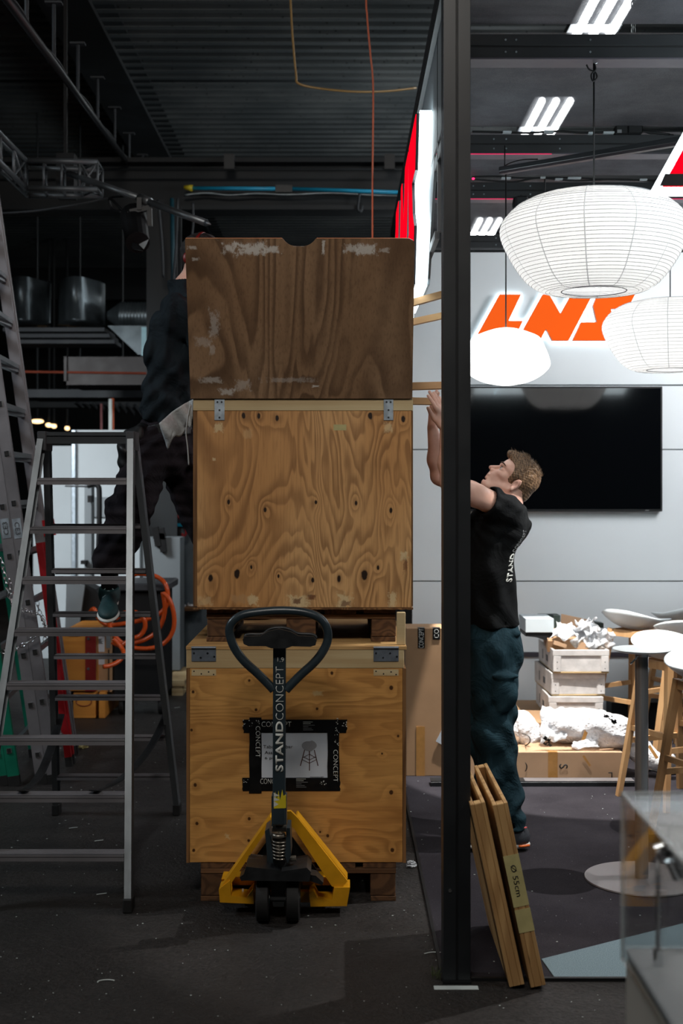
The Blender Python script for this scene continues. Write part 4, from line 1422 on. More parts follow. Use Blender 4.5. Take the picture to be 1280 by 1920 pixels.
for px0, px1 in ((481, 505), (537, 562)):
    r_ = .083
    x0, x1 = X(px0, 4.87), X(px1, 4.87)
    m = MB(); m.lathe([(.03, 0), (r_ - .006, 0), (r_, .004), (r_, x1 - x0 - .004), (r_ - .006, x1 - x0), (.03, x1 - x0)], (x0, 4.87, r_ + .001), 36, (0, 1, 0), (0, 0, 1), (1, 0, 0))
    w_ = m.done('steer_wheel', M['black_rubber'], jk, auto=35)
    m = MB(); m.cyl((x0 - .002, 4.87, r_ + .001), (x1 + .002, 4.87, r_ + .001), .03, n=18); m.done('hub', M['jack_grey'], w_)
m = MB(); m.cyl((X(505, 4.87), 4.87, .084), (X(537, 4.87), 4.87, .084), .014, n=12); m.done('axle', M['jack_black'], jk)
slabp([(505, 1650), (538, 1650), (532, 1700), (512, 1700)][::-1], 4.86, .03, M['jack_black'], 'axle_fork')
m = MB(); m.box(P(453.5, 1677, 4.99), P(457, 1666, 4.995)); m.done('serial_label', M['white_print'], jk)
# handle
hd0, hd1 = 4.735, 4.735
HM = lambda py: hd1 + (hd0 - hd1) * (py - 1215) / 330.0
def hp(px, py, off=0): 
    d = HM(py) + off
    return P(px, py, d)
m = MB(); m.bar(hp(524, 1213), hp(523, 1545), .047, .03, up=(0, 1, 0), bv=.003); m.done('tiller', M['jack_grey'], jk)
m = MB(); m.prism([(hp(a, c_).x, hp(a, c_).z) for a, c_ in [(509, 1492), (509, 1548), (512, 1548), (514, 1538), (518, 1534), (530, 1534), (534, 1545), (537, 1545), (537, 1492)][::-1]], 4.725, 4.79); m.done('tiller_fork', M['jack_grey'], jk)
lp_ = [(513, 1294), (505, 1285), (482, 1262), (460, 1242), (444, 1222), (434, 1202), (430, 1180), (438, 1164), (456, 1153), (484, 1148), (524, 1145), (562, 1147), (590, 1154), (606, 1166), (614, 1184), (613, 1204), (602, 1226), (586, 1245), (565, 1264), (545, 1284), (536, 1294)]
m = MB(); m.tube(smooth_path([hp(a, c_, .0) for a, c_ in lp_], 5), .0165, 14, closed=False); m.done('handle_loop', M['jack_grey'], jk, smooth=True)
m = MB(); pl = []
for a, c_ in [(457, 1196), (461, 1190), (490, 1189), (503, 1181), (524, 1176), (545, 1181), (560, 1189), (588, 1190), (594, 1197), (592, 1206), (582, 1209), (548, 1208), (538, 1212), (510, 1212), (500, 1208), (468, 1208), (459, 1204)]:
    pl.append((hp(a, c_).x, hp(a, c_).z))
m.prism(pl[::-1], 4.675, 4.70); m.done('lever_body', M['jack_black'], jk)
m = MB(); m.tube(smooth_path([hp(a, c_, -.022) for a, c_ in [(459, 1198), (464, 1190), (492, 1189), (506, 1180), (524, 1177), (542, 1180), (558, 1188), (586, 1190), (593, 1197)]], 5), .0065, 10); m.done('release_lever', M['jack_black'], jk, smooth=True)
m = MB(); m.lathe([(.0, .012), (.018, .008), (.026, 0), (.03, -.02), (.03, -.03)], hp(524, 1198, -.02), 24, (1, 0, 0), (0, 0, 1), (0, -1, 0)); m.done('lever_boss', M['jack_black'], jk, smooth=True)
# lettering up the tiller
text('handle_number', '1.9', .0175, M['white_print'], hp(526, 1237, -.0165), rt, upv, jk, offset=.008)
text('handle_lettering', 'CONCEPT', .029, M['white_print'], hp(524, 1300, -.0165), upv, -rt, jk, offset=-.013, width=.198)
text('handle_lettering', 'STAND', .029, M['white_print'], hp(523.5, 1400, -.0165), upv, -rt, jk, offset=.03, width=.186)
m = MB()
rr = random.Random(8)
pl = [(513, 1516), (516, 1484), (519, 1500), (522, 1482), (525, 1500), (529, 1480), (531, 1492), (536, 1490), (536, 1515)]
m.prism([(hp(a, c_).x, hp(a, c_).z) for a, c_ in pl][::-1], 4.7245, 4.7252) if False else m.prism([(X(a, 4.72), Z(c_, 4.72)) for a, c_ in pl][::-1], 4.719, 4.721)
m.done('worn_sticker', M['yellow_tip'], jk)
m = MB(); m.prism([(X(a, 4.72), Z(c_, 4.72)) for a, c_ in ((513, 1486), (524, 1492), (513, 1494), (524, 1500), (513, 1502), (522, 1508), (513, 1513))], 4.7185, 4.7195); m.done('worn_sticker', M['white_print'], jk)

# ================================================================ STEPLADDER (double sided, in front)
ldx = -1.132
st = root('stepladder', 'double sided aluminium stepladder standing in front at left', 'ladder', (ldx, 5.72, 0))
def rail_pt(side, t, sx):
    hw = .306 + (.196 - .306) * t
    yy = 4.97 + .73 * t if side == 0 else 6.47 - .70 * t
    return Vector((ldx + sx * hw, yy, 1.9 * t))
for side in (0, 1):
    for sx in (-1, 1):
        a, c_ = rail_pt(side, 0.022, sx), rail_pt(side, .975, sx)
        # U-section rail: web outwards and two lips
        u, v, d = frame_from(a, c_, (1, 0, 0))
        m = MB()
        ax = Vector((1, 0, 0))
        uu = ax.cross((c_ - a).normalized()).normalized()
        mid = (a + c_) / 2
        L = (c_ - a).length / 2
        dr = (c_ - a).normalized()
        xx = (ax - dr * ax.dot(dr)).normalized()
        m.obox(mid + xx * (sx * .012), xx, uu, dr, .0015, .03, L)
        m.obox(mid + uu * .029, xx, uu, dr, .0135, .0015, L)
        m.obox(mid - uu * .029, xx, uu, dr, .0135, .0015, L)
        m.done('rail', M['aluminium'], st)
        m = MB(); q = rail_pt(side, 0.022, sx)
        m.box((q.x - .018, q.y - .038, .0), (q.x + .018, q.y + .038, .055), .004); m.done('rubber_foot', M['black_rubber'], st)
    for k in range(1, 9):
        t = .211 * k / 1.9
        if side == 1 and k == 99: continue
        a, c_ = rail_pt(side, t, -1), rail_pt(side, t, 1)
        m = MB()
        s_ = -1 if side == 0 else 1
        # tread with a ribbed front nose
        dpt = .075
        m.box((a.x + .014, a.y - dpt / 2, a.z - .003), (c_.x - .014, a.y + dpt / 2, a.z), .0)
        m.box((a.x + .014, a.y + s_ * dpt / 2, a.z - .028), (c_.x - .014, a.y + s_ * (dpt / 2 - .003), a.z))
        m.box((a.x + .014, a.y + s_ * (dpt / 2 + .003), a.z - .010), (c_.x - .014, a.y + s_ * (dpt / 2), a.z - .001))
        m.box((a.x + .014, a.y - s_ * dpt / 2, a.z - .018), (c_.x - .014, a.y - s_ * (dpt / 2 - .003), a.z))
        for q_ in range(5):
            yy = a.y - dpt / 2 + .01 + q_ * .013
            m.box((a.x + .016, yy, a.z), (c_.x - .016, yy + .004, a.z + .002))
        m.done('tread', M['aluminium_dull'], st)
for sx in (-1, 1):
    q = Vector((ldx + sx * .196, 5.735, 1.885))
    m = MB(); m.box((q.x - .02, q.y - .065, q.z - .075), (q.x + .02, q.y + .065, q.z + .012), .004); m.done('top_cap', M['dark_grey'], st)
m = MB(); m.bar((ldx - .18, 5.69, 1.868), (ldx + .18, 5.69, 1.868), .02, .052); m.bar((ldx - .18, 5.676, 1.883), (ldx + .18, 5.676, 1.883), .006, .012)
m.bar((ldx - .18, 5.78, 1.87), (ldx + .18, 5.78, 1.87), .02, .05); m.done('top_bar', M['steel_dark'], st)
for sx in (-1, 1):
    x_ = ldx + sx * .262
    pts = bez((x_ - .0, 6.36, .52), (x_ - sx * .02, 6.05, .40), (x_ - sx * .08, 5.6, .34), (x_ - sx * .12, 5.10, .44), 14)
    m = MB(); m.tube(pts, .02, 8, flat=.15, up=(0, 0, 1)); m.done('spreader_strap', M['black_plastic'], st)

# ================================================================ LIT SIGNS
def letter_polys():
    L = [(428, 378), (527, 378), (470, 497), (535, 497), (492, 588), (312, 588)]
    N = [(622, 378), (652, 378), (703, 465), (752, 378), (850, 378), (740, 588), (665, 588), (637, 537), (612, 588), (506, 588)]
    S = [(868, 378), (1040, 378), (1008, 445), (930, 445), (948, 490), (985, 515), (945, 588), (755, 588), (795, 503), (865, 503), (848, 430)]
    out = []
    for pl in (L, N, S):
        out.append([((x - 312) / 210.0, (588 - y) / 210.0) for x, y in pl])
    return out
LETTERS = letter_polys()
def inset(poly, e):
    """offset a clockwise-or-ccw polygon by e (positive = outwards)"""
    n = len(poly)
    area_ = sum(poly[i][0] * poly[(i + 1) % n][1] - poly[(i + 1) % n][0] * poly[i][1] for i in range(n))
    sg = 1 if area_ > 0 else -1
    out = []
    for i in range(n):
        p0, p1, p2 = Vector(poly[i - 1]), Vector(poly[i]), Vector(poly[(i + 1) % n])
        d1, d2 = (p1 - p0).normalized(), (p2 - p1).normalized()
        n1, n2 = Vector((d1.y, -d1.x)) * sg, Vector((d2.y, -d2.x)) * sg
        bis = (n1 + n2)
        if bis.length < 1e-4: bis = n1
        bis.normalize()
        k = e / max(0.35, bis.dot(n1))
        out.append(tuple(p1 + bis * k))
    return out

def letter_sign(name, label, origin, right, height, back, body, face_mat, side_mat, parts, halo=.06, back_d=.045, body_d=.02, mount=None, back_mat='sign_white'):
    """origin: bottom left of the lettering; right: reading direction; outwards = right x up reversed"""
    r = Vector(right); u = Vector((0, 0, 1)); n = r.cross(u)
    Mx = Matrix.Identity(4)
    Mx.col[0] = (*(r * height), 0); Mx.col[1] = (*(u * height), 0); Mx.col[2] = (*n, 0); Mx.col[3] = (*origin, 1)
    o = root(name, label, 'sign', tuple(origin))
    for i in parts:
        pl = LETTERS[i]
        m = MB(); m.T = Mx; m.prism(inset(pl, halo), 0, back_d, 'xy'); m.done('glowing_backing', M[back_mat], o)
        m = MB(); m.T = Mx; m.prism(pl, back_d, back_d + body_d, 'xy'); m.done('letter_side', M[side_mat], o)
        m = MB(); m.T = Mx; m.prism(inset(pl, -.004), back_d + body_d, back_d + body_d + .003, 'xy'); m.done('letter_face', M[face_mat], o)
    return o

# wall sign (orange)
ho = Z(553, 8.83) - Z(640, 8.83)
s1 = letter_sign('wall_sign', 'backlit orange letters on the white booth wall above the screen', (X(887, 8.83), 8.855, Z(640, 8.83)), (1, 0, 0), ho, 0, 0, 'sign_orange', 'sign_side', (0, 1, 2), .022, .014, .045)
# side sign (red, white edges): reads along the left side, far to near
sh_ = 3.115 - 2.49
s2 = letter_sign('side_sign', 'large lit red and white letters on the left side of the booth', (.354, 5.30 + sh_ * (945 - 312) / 210.0, 2.49), (0, -1, 0), sh_, 0, 0, 'sign_red', 'sign_black', (0, 1, 2), .012, .048, .012)
m = MB(); m.box((.357, 4.6, 2.86), (.375, 7.3, 2.90)); m.box((.357, 4.9, 2.6), (.375, 7.3, 2.63))
for yy in (4.75, 6.6, 7.2): m.box((.357, yy, 2.6), (.375, yy + .03, 3.33))
m.done('mounting_rail', M['dark_grey'], s2)
m = MB()
m.prism([(5.32, 2.49), (5.28, 2.49 + .02), (4.92, 2.86), (4.92, 2.92), (5.6, 2.92), (5.6, 2.49)], .356, .366, 'yz') 
m.done('backing_plate', M['hall_grey'], s2)
# front sign: same letters facing the camera, running out of the frame at right
fh = .62
fd = 4.20
s3 = letter_sign('front_sign', 'lit red letters with white edge hung at the front, cut by the right edge', (X(1243, fd), fd + .06, Z(348, fd)), (1, 0, 0), fh, 0, 0, 'sign_red', 'sign_black', (0, 1, 2), .035, .03, .0)
m = MB(); m.prism([(X(1240, fd), Z(345, fd)), (X(1480, fd), Z(345, fd)), (X(1480, fd), Z(322, fd)), (X(1250, fd), Z(322, fd))], fd + .026, fd + .0262); m.done('letter_base_band', M['sign_black'], s3)
m = MB(); m.box((1.2, 4.27, Z(345, fd) + .05), (1.23, 4.30, 3.27)); m.box((2.6, 4.27, Z(345, fd) + .05), (2.63, 4.30, 3.27)); m.done('sign_hanger', M['black_metal'], s3)
booth_bar('booth_beam', (.43, 4.295, 3.40), (5.2, 4.295, 3.40), .09, .09, 'black booth beam across the very front, above the frame')

# ================================================================ LANTERNS
def lantern(label, c, prof, ribs, seams, mat_, cord_top, group=None, cord_r=.0035, frame=True):
    c = Vector(c)
    o = root('paper_lantern', label, 'lantern', tuple(c))
    m = MB()
    sp = smooth_path([Vector((r, 0, z)) for r, z in prof], 6)
    sp = [(max(.001, p.x), p.z) for p in sp]
    m.lathe(sp, c, 64); m.done('paper_shade', mat_, o, smooth=True)
    # arc-length spacing for wire ribs
    if ribs:
        L = [0]
        for i in range(1, len(sp)): L.append(L[-1] + math.hypot(sp[i][0] - sp[i - 1][0], sp[i][1] - sp[i - 1][1]))
        m = MB()
        for k in range(ribs + 1):
            t_ = L[-1] * k / ribs
            i = max(1, next((j for j in range(1, len(L)) if L[j] >= t_ - 1e-9), len(L) - 1))
            f = (t_ - L[i - 1]) / max(1e-9, L[i] - L[i - 1])
            r_ = sp[i - 1][0] + (sp[i][0] - sp[i - 1][0]) * f; z_ = sp[i - 1][1] + (sp[i][1] - sp[i - 1][1]) * f
            rr_ = random.Random(k)
            wz = rr_.uniform(0, 6)
            m.tube([c + Vector(((r_ + .0005) * math.cos(a), (r_ + .0005) * math.sin(a), z_ + .0008 * math.sin(2 * a + wz))) for a in [2 * PI * q / 56 for q in range(56)]], .00085, 4, closed=True)
        stuff(m.done('wire_ribs', M['rib_wire'], o, smooth=True))
    for k in range(seams):
        a = 2 * PI * (k + .45) / seams
        m = MB(); m.tube([c + Vector(((r + .0006) * math.cos(a), (r + .0006) * math.sin(a), z)) for r, z in sp], .0022, 4, flat=.4)
        m.done('paper_seam', M['seam'], o, smooth=True)
    if frame:
        rb, zb = prof[-1]
        m = MB(); m.tube([c + Vector((rb * math.cos(a), rb * math.sin(a), zb)) for a in [2 * PI * q / 40 for q in range(40)]], .002, 6, closed=True)
        m.done('bottom_ring', M['rib_wire'], o, smooth=True)
    m = MB(); m.cyl(c + Vector((0, 0, prof[0][1] - .02)), Vector(cord_top), cord_r, n=8); m.done('cord', M['black_plastic'], o, smooth=True)
    if ribs:
        m = MB(); m.ell(c + Vector((0, 0, prof[0][1] - .10)), (.03, .03, .04), 12, 8); m.done('bulb', M['lamp_tube'], o, smooth=True)
        ld = bpy.data.lights.new('lantern_bulb', 'POINT'); ld.energy = 0.9; ld.shadow_soft_size = .04; ld.color = (1, .98, .95)
        lo2 = bpy.data.objects.new('lantern_bulb', ld); COL.objects.link(lo2); lo2.location = c + Vector((0, 0, -.09))
    return o
M['seam'] = glow('paper_seam', (.75, .76, .78, 1), .38, (.5, .5, .5, 1))
big = [(.10, .135), (.22, .118), (.295, .085), (.342, .038), (.357, 0), (.35, -.04), (.322, -.10), (.285, -.16), (.245, -.205), (.19, -.236), (.123, -.236)]
c1 = P(1113, 430, 4.885)
l1 = lantern('largest round paper lantern with thin wire ribs, hanging nearest', c1, big, 46, 12, M['rice_paper'], (c1.x, c1.y, 3.27))
m = MB(); q = Vector((c1.x, c1.y, 3.27))
m.tube(smooth_path([q, q + Vector((.004, -.01, -.03)), q + Vector((-.012, -.01, -.05)), q + Vector((-.006, -.012, -.075)), q + Vector((.01, -.01, -.06)), q + Vector((.002, -.01, -.04)), q + Vector((-.02, -.01, -.03)), q + Vector((-.03, -.01, -.012))]), .0035, 6)
m.done('cord_knot', M['black_plastic'], l1, smooth=True)
m = MB(); m.tube([q + Vector((.005 + .007 * math.cos(a), -.01, .002 + .010 * math.sin(a))) for a in [2 * PI * k / 14 for k in range(14)]], .002, 6, closed=True); m.done('eye_bolt', M['chrome'], l1, smooth=True)
d3 = 7.1
c3 = P(1256, 610, d3)
l3 = lantern('round paper lantern with wire ribs at the right edge, behind the largest one', c3, [(r * 1.04, z * 1.05) for r, z in big], 34, 12, M['rice_paper'], (c3.x, c3.y, 3.28))
d2 = 6.24
c2 = P(948, 672, d2)
l2 = lantern('smallest smooth white lantern beside the post, lowest of the three', c2, [(.012, .15), (.06, .142), (.12, .122), (.165, .098), (.19, .05), (.212, -.01), (.210, -.045), (.17, -.085), (.11, -.115), (.04, -.13), (.005, -.132)], 0, 0, M['rice_paper_small'], P(948, 312, d2), frame=False)
# lantern out of the frame, on the right, that the spot track carries is left out

# slanting lamp rail under the beams
ra, rb = P(940, 318, 6.10), P(1300, 258, 5.0)
rl = root('lamp_rail', 'slanting black lamp rail hung under the booth beams', 'rail', tuple((ra + rb) / 2))
m = MB(); m.bar(ra, rb, .035, .022, bv=.002); m.done('rail_profile', M['black_metal'], rl)
m = MB(); m.bar(ra + Vector((0, -.002, -.017)), rb + Vector((0, -.002, -.017)), .03, .012); m.done('lower_channel', M['rail_under'], rl)
for t_ in (.02, .97):
    q = ra.lerp(rb, t_)
    m = MB(); m.cyl(q, (q.x, q.y, 3.27), .003, n=6); m.done('hanging_wire', M['black_plastic'], rl, smooth=True)
m = MB(); m.tube(smooth_path([ra + Vector((.01, 0, -.02)), ra + Vector((.02, 0, .02)), ra.lerp(rb, .12) + Vector((0, 0, .03)), ra.lerp(rb, .22) + Vector((0, 0, .02))]), .003, 6); m.done('rail_cable', M['black_plastic'], rl, smooth=True)

# LED clips, cables and power boxes lying on beams
def beam_gear(yb, clips, cables, label):
    o = root('cable_run', f'black cables with pale clips along the top of the {label} booth beam', 'cable', (1.2, yb, Z(250, 6.2)))
    for (px, py, w) in clips:
        q = P(px, py, yb)
        m = MB(); m.box(q + Vector((-w * yb / F / 2, -.02, -.004)), q + Vector((w * yb / F / 2, .01, .005)), .001)
        m.done('cable_clip', M['hall_white'], o)
    for pts in cables:
        m = MB(); m.tube(smooth_path([P(a, c_, yb) for a, c_ in pts]), .0055, 6)
        m.done('cable_length', M['black_plastic'], o, smooth=True)
beam_gear(6.215, [(950, 249, 16), (1028, 249, 18), (1140, 250, 20), (1106, 251, 8)], [[(885, 247), (930, 248), (990, 249), (1040, 246), (1090, 249), (1150, 248), (1200, 246), (1255, 252)]], 'second')
beam_gear(7.19, [(948, 335, 17), (1017, 334, 9), (1047, 337, 14), (1076, 335, 24), (1205, 338, 13)], [[(885, 332), (930, 331), (985, 334), (1060, 333), (1130, 336), (1200, 338), (1280, 337)], [(885, 336), (960, 341), (1010, 334), (1080, 339), (1160, 336), (1240, 342)]], 'third')
o = root('power_adapter', 'pair of small black power adapters lying on the second booth beam', 'adapter', tuple(P(1175, 250, 6.2)))
m = MB(); m.box(P(1154, 251, 6.2), P(1173, 240, 6.26), .006); m.done('adapter_body', M['black_plastic'], o)
m = MB(); m.box(P(1177, 250, 6.2), P(1199, 237, 6.27), .006); m.done('adapter_body', M['black_plastic'], o)
m = MB(); m.box(P(1157, 249, 6.198), P(1165, 243, 6.199)); m.done('sticker', M['grey_print'], o)
m = MB(); m.tube(smooth_path([P(1199, 244, 6.22), P(1208, 245, 6.22), P(1216, 250, 6.22), P(1240, 251, 6.22), P(1262, 253, 6.22)]), .004, 6); m.done('lead', M['black_plastic'], o, smooth=True)
o = root('spotlight', 'small black spotlight with a looped cable under the third booth beam', 'spotlight', tuple(P(976, 385, 7.1)))
m = MB(); m.box(P(967, 397, 7.05), P(985, 375, 7.16), .008); m.bar(P(976, 375, 7.1), P(976, 366, 7.1), .02, .012); m.done('lamp_body', M['black_plastic'], o)
m = MB(); m.tube(smooth_path([P(986, 388, 7.1), P(1000, 384, 7.1), P(1012, 385, 7.1), P(1004, 392, 7.1), P(990, 392, 7.1)]), .006, 6)
m.tube(smooth_path([P(968, 395, 7.1), P(962, 388, 7.1), P(963, 374, 7.1), P(967, 370, 7.1)]), .006, 6)
m.tube(smooth_path([P(985, 370, 7.1), P(1000, 372, 7.1), P(1014, 371, 7.1), P(1028, 376, 7.1), P(1030, 380, 7.1)]), .006, 6)
m.tube(smooth_path([P(1021, 336, 7.12), P(1021, 352, 7.12), P(1020, 370, 7.12)]), .005, 6); m.done('lead', M['black_plastic'], o, smooth=True)
m = MB()
for k in range(11):
    q = P(1187 + .3 * math.sin(k), 2 + k * 6.2, 5.6)
    rr_ = Vector((1, 0, 0)) if k % 2 else Vector((.3, .95, 0))
    m.tube([q + rr_ * (.009 * math.cos(a)) + Vector((0, 0, .02 * math.sin(a))) for a in [2 * PI * j / 12 for j in range(12)]], .0032, 5, closed=True)
tag(m.done('hanging_chain', M['galvanised'], smooth=True), 'short silver chain hanging above the nearest booth beam', 'chain')
m = MB(); m.cyl(P(886, 335, 7.18), P(888, 335, 7.17), .006, n=8); tag(m.done('indicator_light', M['red_led']), 'tiny red indicator light at the left end of the third booth beam', 'light')

# ================================================================ SCREEN
sx0, sx1, sz0, sz1 = X(872, 8.8), X(1241.5, 8.8), Z(959, 8.8), Z(724.5, 8.8)
tv = root('wall_screen', 'large black flat screen hung on the white booth wall', 'television', ((sx0 + sx1) / 2, 8.80, sz0))
m = MB(); m.box((sx0, 8.80, sz0), (sx1, 8.845, sz1), .003); m.done('casing', M['black_plastic'], tv)
m = MB(); m.box((sx0 + .012, 8.7985, sz0 + .016), (sx1 - .012, 8.8003, sz1 - .012)); m.done('screen_panel', M['screen'], tv)
m = MB(); m.box((X(1209, 8.8), 8.797, sz0 + .004), (X(1216, 8.8), 8.8005, sz0 + .010)); m.done('maker_mark', M['grey_print'], tv)
m = MB(); m.box((sx0 + .5, 8.845, sz0 + .25), (sx1 - .5, WY, sz1 - .25)); m.done('wall_bracket', M['black_metal'], tv)

# ================================================================ PEDESTAL
pd = 5.36
cx = X(1203, pd)
pe = root('pedestal_table', 'brushed steel pedestal with a small white top and a round base plate', 'pedestal', (cx, pd, 0.006))
m = MB(); m.lathe([(.0, .0), (.236, .0), (.238, .003), (.236, .008), (.0, .009)], (cx, pd, .0065), 64); m.done('base_plate', M['base_plate'], pe, auto=30)
m = MB(); m.lathe([(.0, .0), (.0275, 0), (.0275, .93), (.024, .935), (0, .935)], (cx - .001, pd, .015), 32); m.done('column', M['brushed_steel'], pe, auto=30)
m = MB(); m.lathe([(.0275, -.012), (.03, 0), (.035, .008), (.04, .01)], (cx, pd, .95), 32); m.done('collar', M['base_plate'], pe, smooth=True)
m = MB(); m.lathe([(.0, .0), (.09, .001), (.118, .009), (.1225, .013), (.12, .0155), (.0, .0165)], (cx, pd, .958), 56); m.done('top', M['white_shell'], pe, auto=40)
m = MB(); m.cyl((cx - .01, pd - .02, .952), (cx - .045, pd - .03, .923), .0032, n=10); m.cyl((cx - .038, pd - .028, .929), (cx - .056, pd - .033, .913), .0042, n=10); m.done('release_lever', M['chrome'], pe, smooth=True)

# ================================================================ BAR STOOLS
def make_stool(label, mat_leg):
    o = root('bar_stool', label, 'bar stool', (0, 0, 0), group='white shell bar stools')
    # seat shell (front towards -y)
    def fn(u_, v_):
        a = 2 * PI * u_
        r = v_
        cx_, cy_ = math.cos(a), math.sin(a)
        px = .215 * r * (abs(cx_) ** .85) * (1 if cx_ >= 0 else -1)
        py = .185 * r * (abs(cy_) ** .85) * (1 if cy_ >= 0 else -1)
        z = .745 + .075 * r ** 2.6 + .055 * max(0, cy_) ** 1.6 * r ** 2.2 - .018 * max(0, -cy_) ** 2 * r ** 2 - .006 * math.exp(-(cx_ * r * 3) ** 2) * (1 if cy_ < 0 else 0) * r
        return Vector((px, py, z))
    m = MB(); m.grid(fn, 44, 10, True)
    ob = m.done('seat', M['white_shell'], o, world=False, smooth=True)
    solid(ob, .007)
    for sx in (-1, 1):
        for sy in (-1, 1):
            m = MB()
            a = Vector((sx * .115, sy * .105, .742)); c_ = Vector((sx * .205, sy * .195, .0))
            u, v, d = frame_from(a, c_, (0, 1, 0))
            n_ = 5
            for k in range(n_):
                pass
            h0, h1 = .019, .014
            vs_ = []
            for p_, hh in ((a, h0), (c_, h1)):
                vs_ += [p_ + u * hh + v * hh * .8, p_ - u * hh + v * hh * .8, p_ - u * hh - v * hh * .8, p_ + u * hh - v * hh * .8]
            m._add(vs_, [(0, 1, 2, 3), (7, 6, 5, 4), (0, 4, 5, 1), (1, 5, 6, 2), (2, 6, 7, 3), (3, 7, 4, 0)])
            m.done('leg', mat_leg, o, world=False)
    def legp(sx, sy, z):
        t_ = (.742 - z) / .742
        return Vector((sx * (.115 + .09 * t_), sy * (.105 + .09 * t_), z))
    m = MB()
    for (p0, p1) in (((-1, -1), (1, -1)), ((1, -1), (1, 1)), ((1, 1), (-1, 1)), ((-1, 1), (-1, -1))):
        m.bar(legp(*p0, .718), legp(*p1, .718), .018, .042)
    m.done('apron', mat_leg, o, world=False)
    for (p0, p1, z) in (((-1, -1), (1, -1), .30), ((-1, 1), (1, 1), .30), ((-1, -1), (-1, 1), .37), ((1, -1), (1, 1), .37)):
        m = MB(); m.bar(legp(*p0, z), legp(*p1, z), .016, .028); m.done('footrest', mat_leg, o, world=False)
    for sx in (-1, 1):
        m = MB(); q = legp(sx, -1, .34) + Vector((0, -.0135, 0)); m.cyl(q, q + Vector((0, -.002, 0)), .006, n=10); m.done('screw_cap', M['black_print'], o, world=False)
    return o
s0 = make_stool('white shell bar stool against the wall, leftmost of the group', M['beech'])
s0.location = (X(1196, 8.1), 8.15, .006); s0.rotation_euler = (0, 0, math.radians(128)); MW[s0.name] = Matrix.LocRotScale(s0.location, s0.rotation_euler, None)
for px, d, rz, lb in ((1284, 8.45, 200, 'white shell bar stool farthest back, its rim above the others'), (1296, 7.55, 160, 'white shell bar stool in the middle, tilted seat against the right edge'),
                  (1262, 6.72, 25, 'white shell bar stool partly behind the pedestal top'), (1335, 5.95, 20, 'nearest white shell bar stool, cut off by the right edge')):
    dup(s0, (X(px, d), d, .006), (0, 0, math.radians(rz)), lb)
# the stool that is being lifted out of the upper crate, lying on its side
Ms = Matrix.Translation((.505, 5.66, 2.262)) @ Matrix.Rotation(math.radians(-7), 4, 'Y') @ Matrix.Rotation(math.radians(-90), 4, 'Y') @ Matrix.Rotation(math.radians(7), 4, 'Z')
s9 = dup(s0, label='bar stool held sideways in the air, only its wooden legs showing', group='white shell bar stools', mat=Ms)

# ================================================================ BOXES AND WRAPPING
# flat cardboard box on the carpet (front)
fx0, fx1 = X(870, 7.2), X(1167, 7.2)
fb = root('cardboard_box', 'long flat cardboard box with black letters lying on the carpet', 'box', ((fx0 + fx1) / 2, 7.2, .006))
m = MB(); m.box((fx0, 7.2, .006), (fx1, 7.72, .158), .002); m.done('box_body', M['cardboard_lit'], fb)
m = MB(); m.box((X(1027, 7.2), 7.1985, .007), (X(1045, 7.2), 7.1995, .158)); m.box((X(1027, 7.2), 7.2, .1585), (X(1045, 7.2), 7.7, .1592)); m.done('packing_tape', M['tape_brown'], fb)
m = MB(); m.bar(P(1093, 1417, 7.197), P(1106, 1436, 7.197), .012, .001, up=(0, 1, 0)); m.done('packing_tape', M['tape_brown'], fb)
text('box_lettering', 'S', .048, M['black_print'], P(1056, 1437, 7.198), (0, 0, -1), (1, 0, 0), fb, offset=.012)
text('box_lettering', 'L', .036, M['black_print'], P(1144, 1454, 7.198), (-1, 0, 0), (0, 0, -1), fb, offset=.012)
text('box_lettering', ')', .05, M['black_print'], P(986, 1438, 7.198), (1, 0, 0), (0, 0, 1), fb, offset=.012)
# tall flat cardboard box behind the crates
cb = root('cardboard_box', 'tall cardboard box behind the crates with black tape at its top edge', 'box', (X(800, 7.28), 7.28, .006))
m = MB(); m.box((X(761, 7.28), 7.28, .006), (X(868, 7.28), 7.52, Z(1178, 7.28)), .003); m.done('box_body', M['cardboard'], cb)
m = MB(); m.box((X(780, 7.28), 7.277, .007), (X(796, 7.28), 7.279, Z(1362, 7.28))); m.done('packing_tape', M['tape_brown'], cb)
for px0, px1, yb_ in ((783, 796, 1215), (811, 825, 1199)):
    m = MB(); m.box((X(px0, 7.28), 7.276, Z(yb_, 7.28)), (X(px1, 7.28), 7.2785, Z(1178.5, 7.28))); m.box((X(px0, 7.28), 7.276, Z(1178, 7.28) + .0005), (X(px1, 7.28), 7.33, Z(1178, 7.28) + .0015)); m.done('black_tape', M['tape_black'], cb)
text('tape_print', 'CONCEPT', .027, M['white_print'], P(789.5, 1197, 7.2755), (0, 0, 1), (-1, 0, 0), cb, offset=-.01, width=.11)
text('tape_print', 'CO', .027, M['white_print'], P(818, 1188, 7.2755), (0, 0, 1), (-1, 0, 0), cb, offset=-.01, width=.05)
m = MB(); m.box((X(758, 7.6), 7.6, .006), (X(772, 7.6), 7.63, Z(1142, 7.6))); tag(m.done('black_board', M['black_plastic']), 'narrow black panel standing behind the tall cardboard box', 'panel')
m = MB(); m.prism([(X(817, 7.27), Z(1390, 7.27)), (X(835, 7.27), Z(1355, 7.27)), (X(860, 7.27), Z(1362, 7.27)), (X(842, 7.27), Z(1404, 7.27))], 7.268, 7.273); tag(m.done('paper_sheet', M['paper']), 'white paper sheet sticking out left of the post, before the cardboard', 'paper')
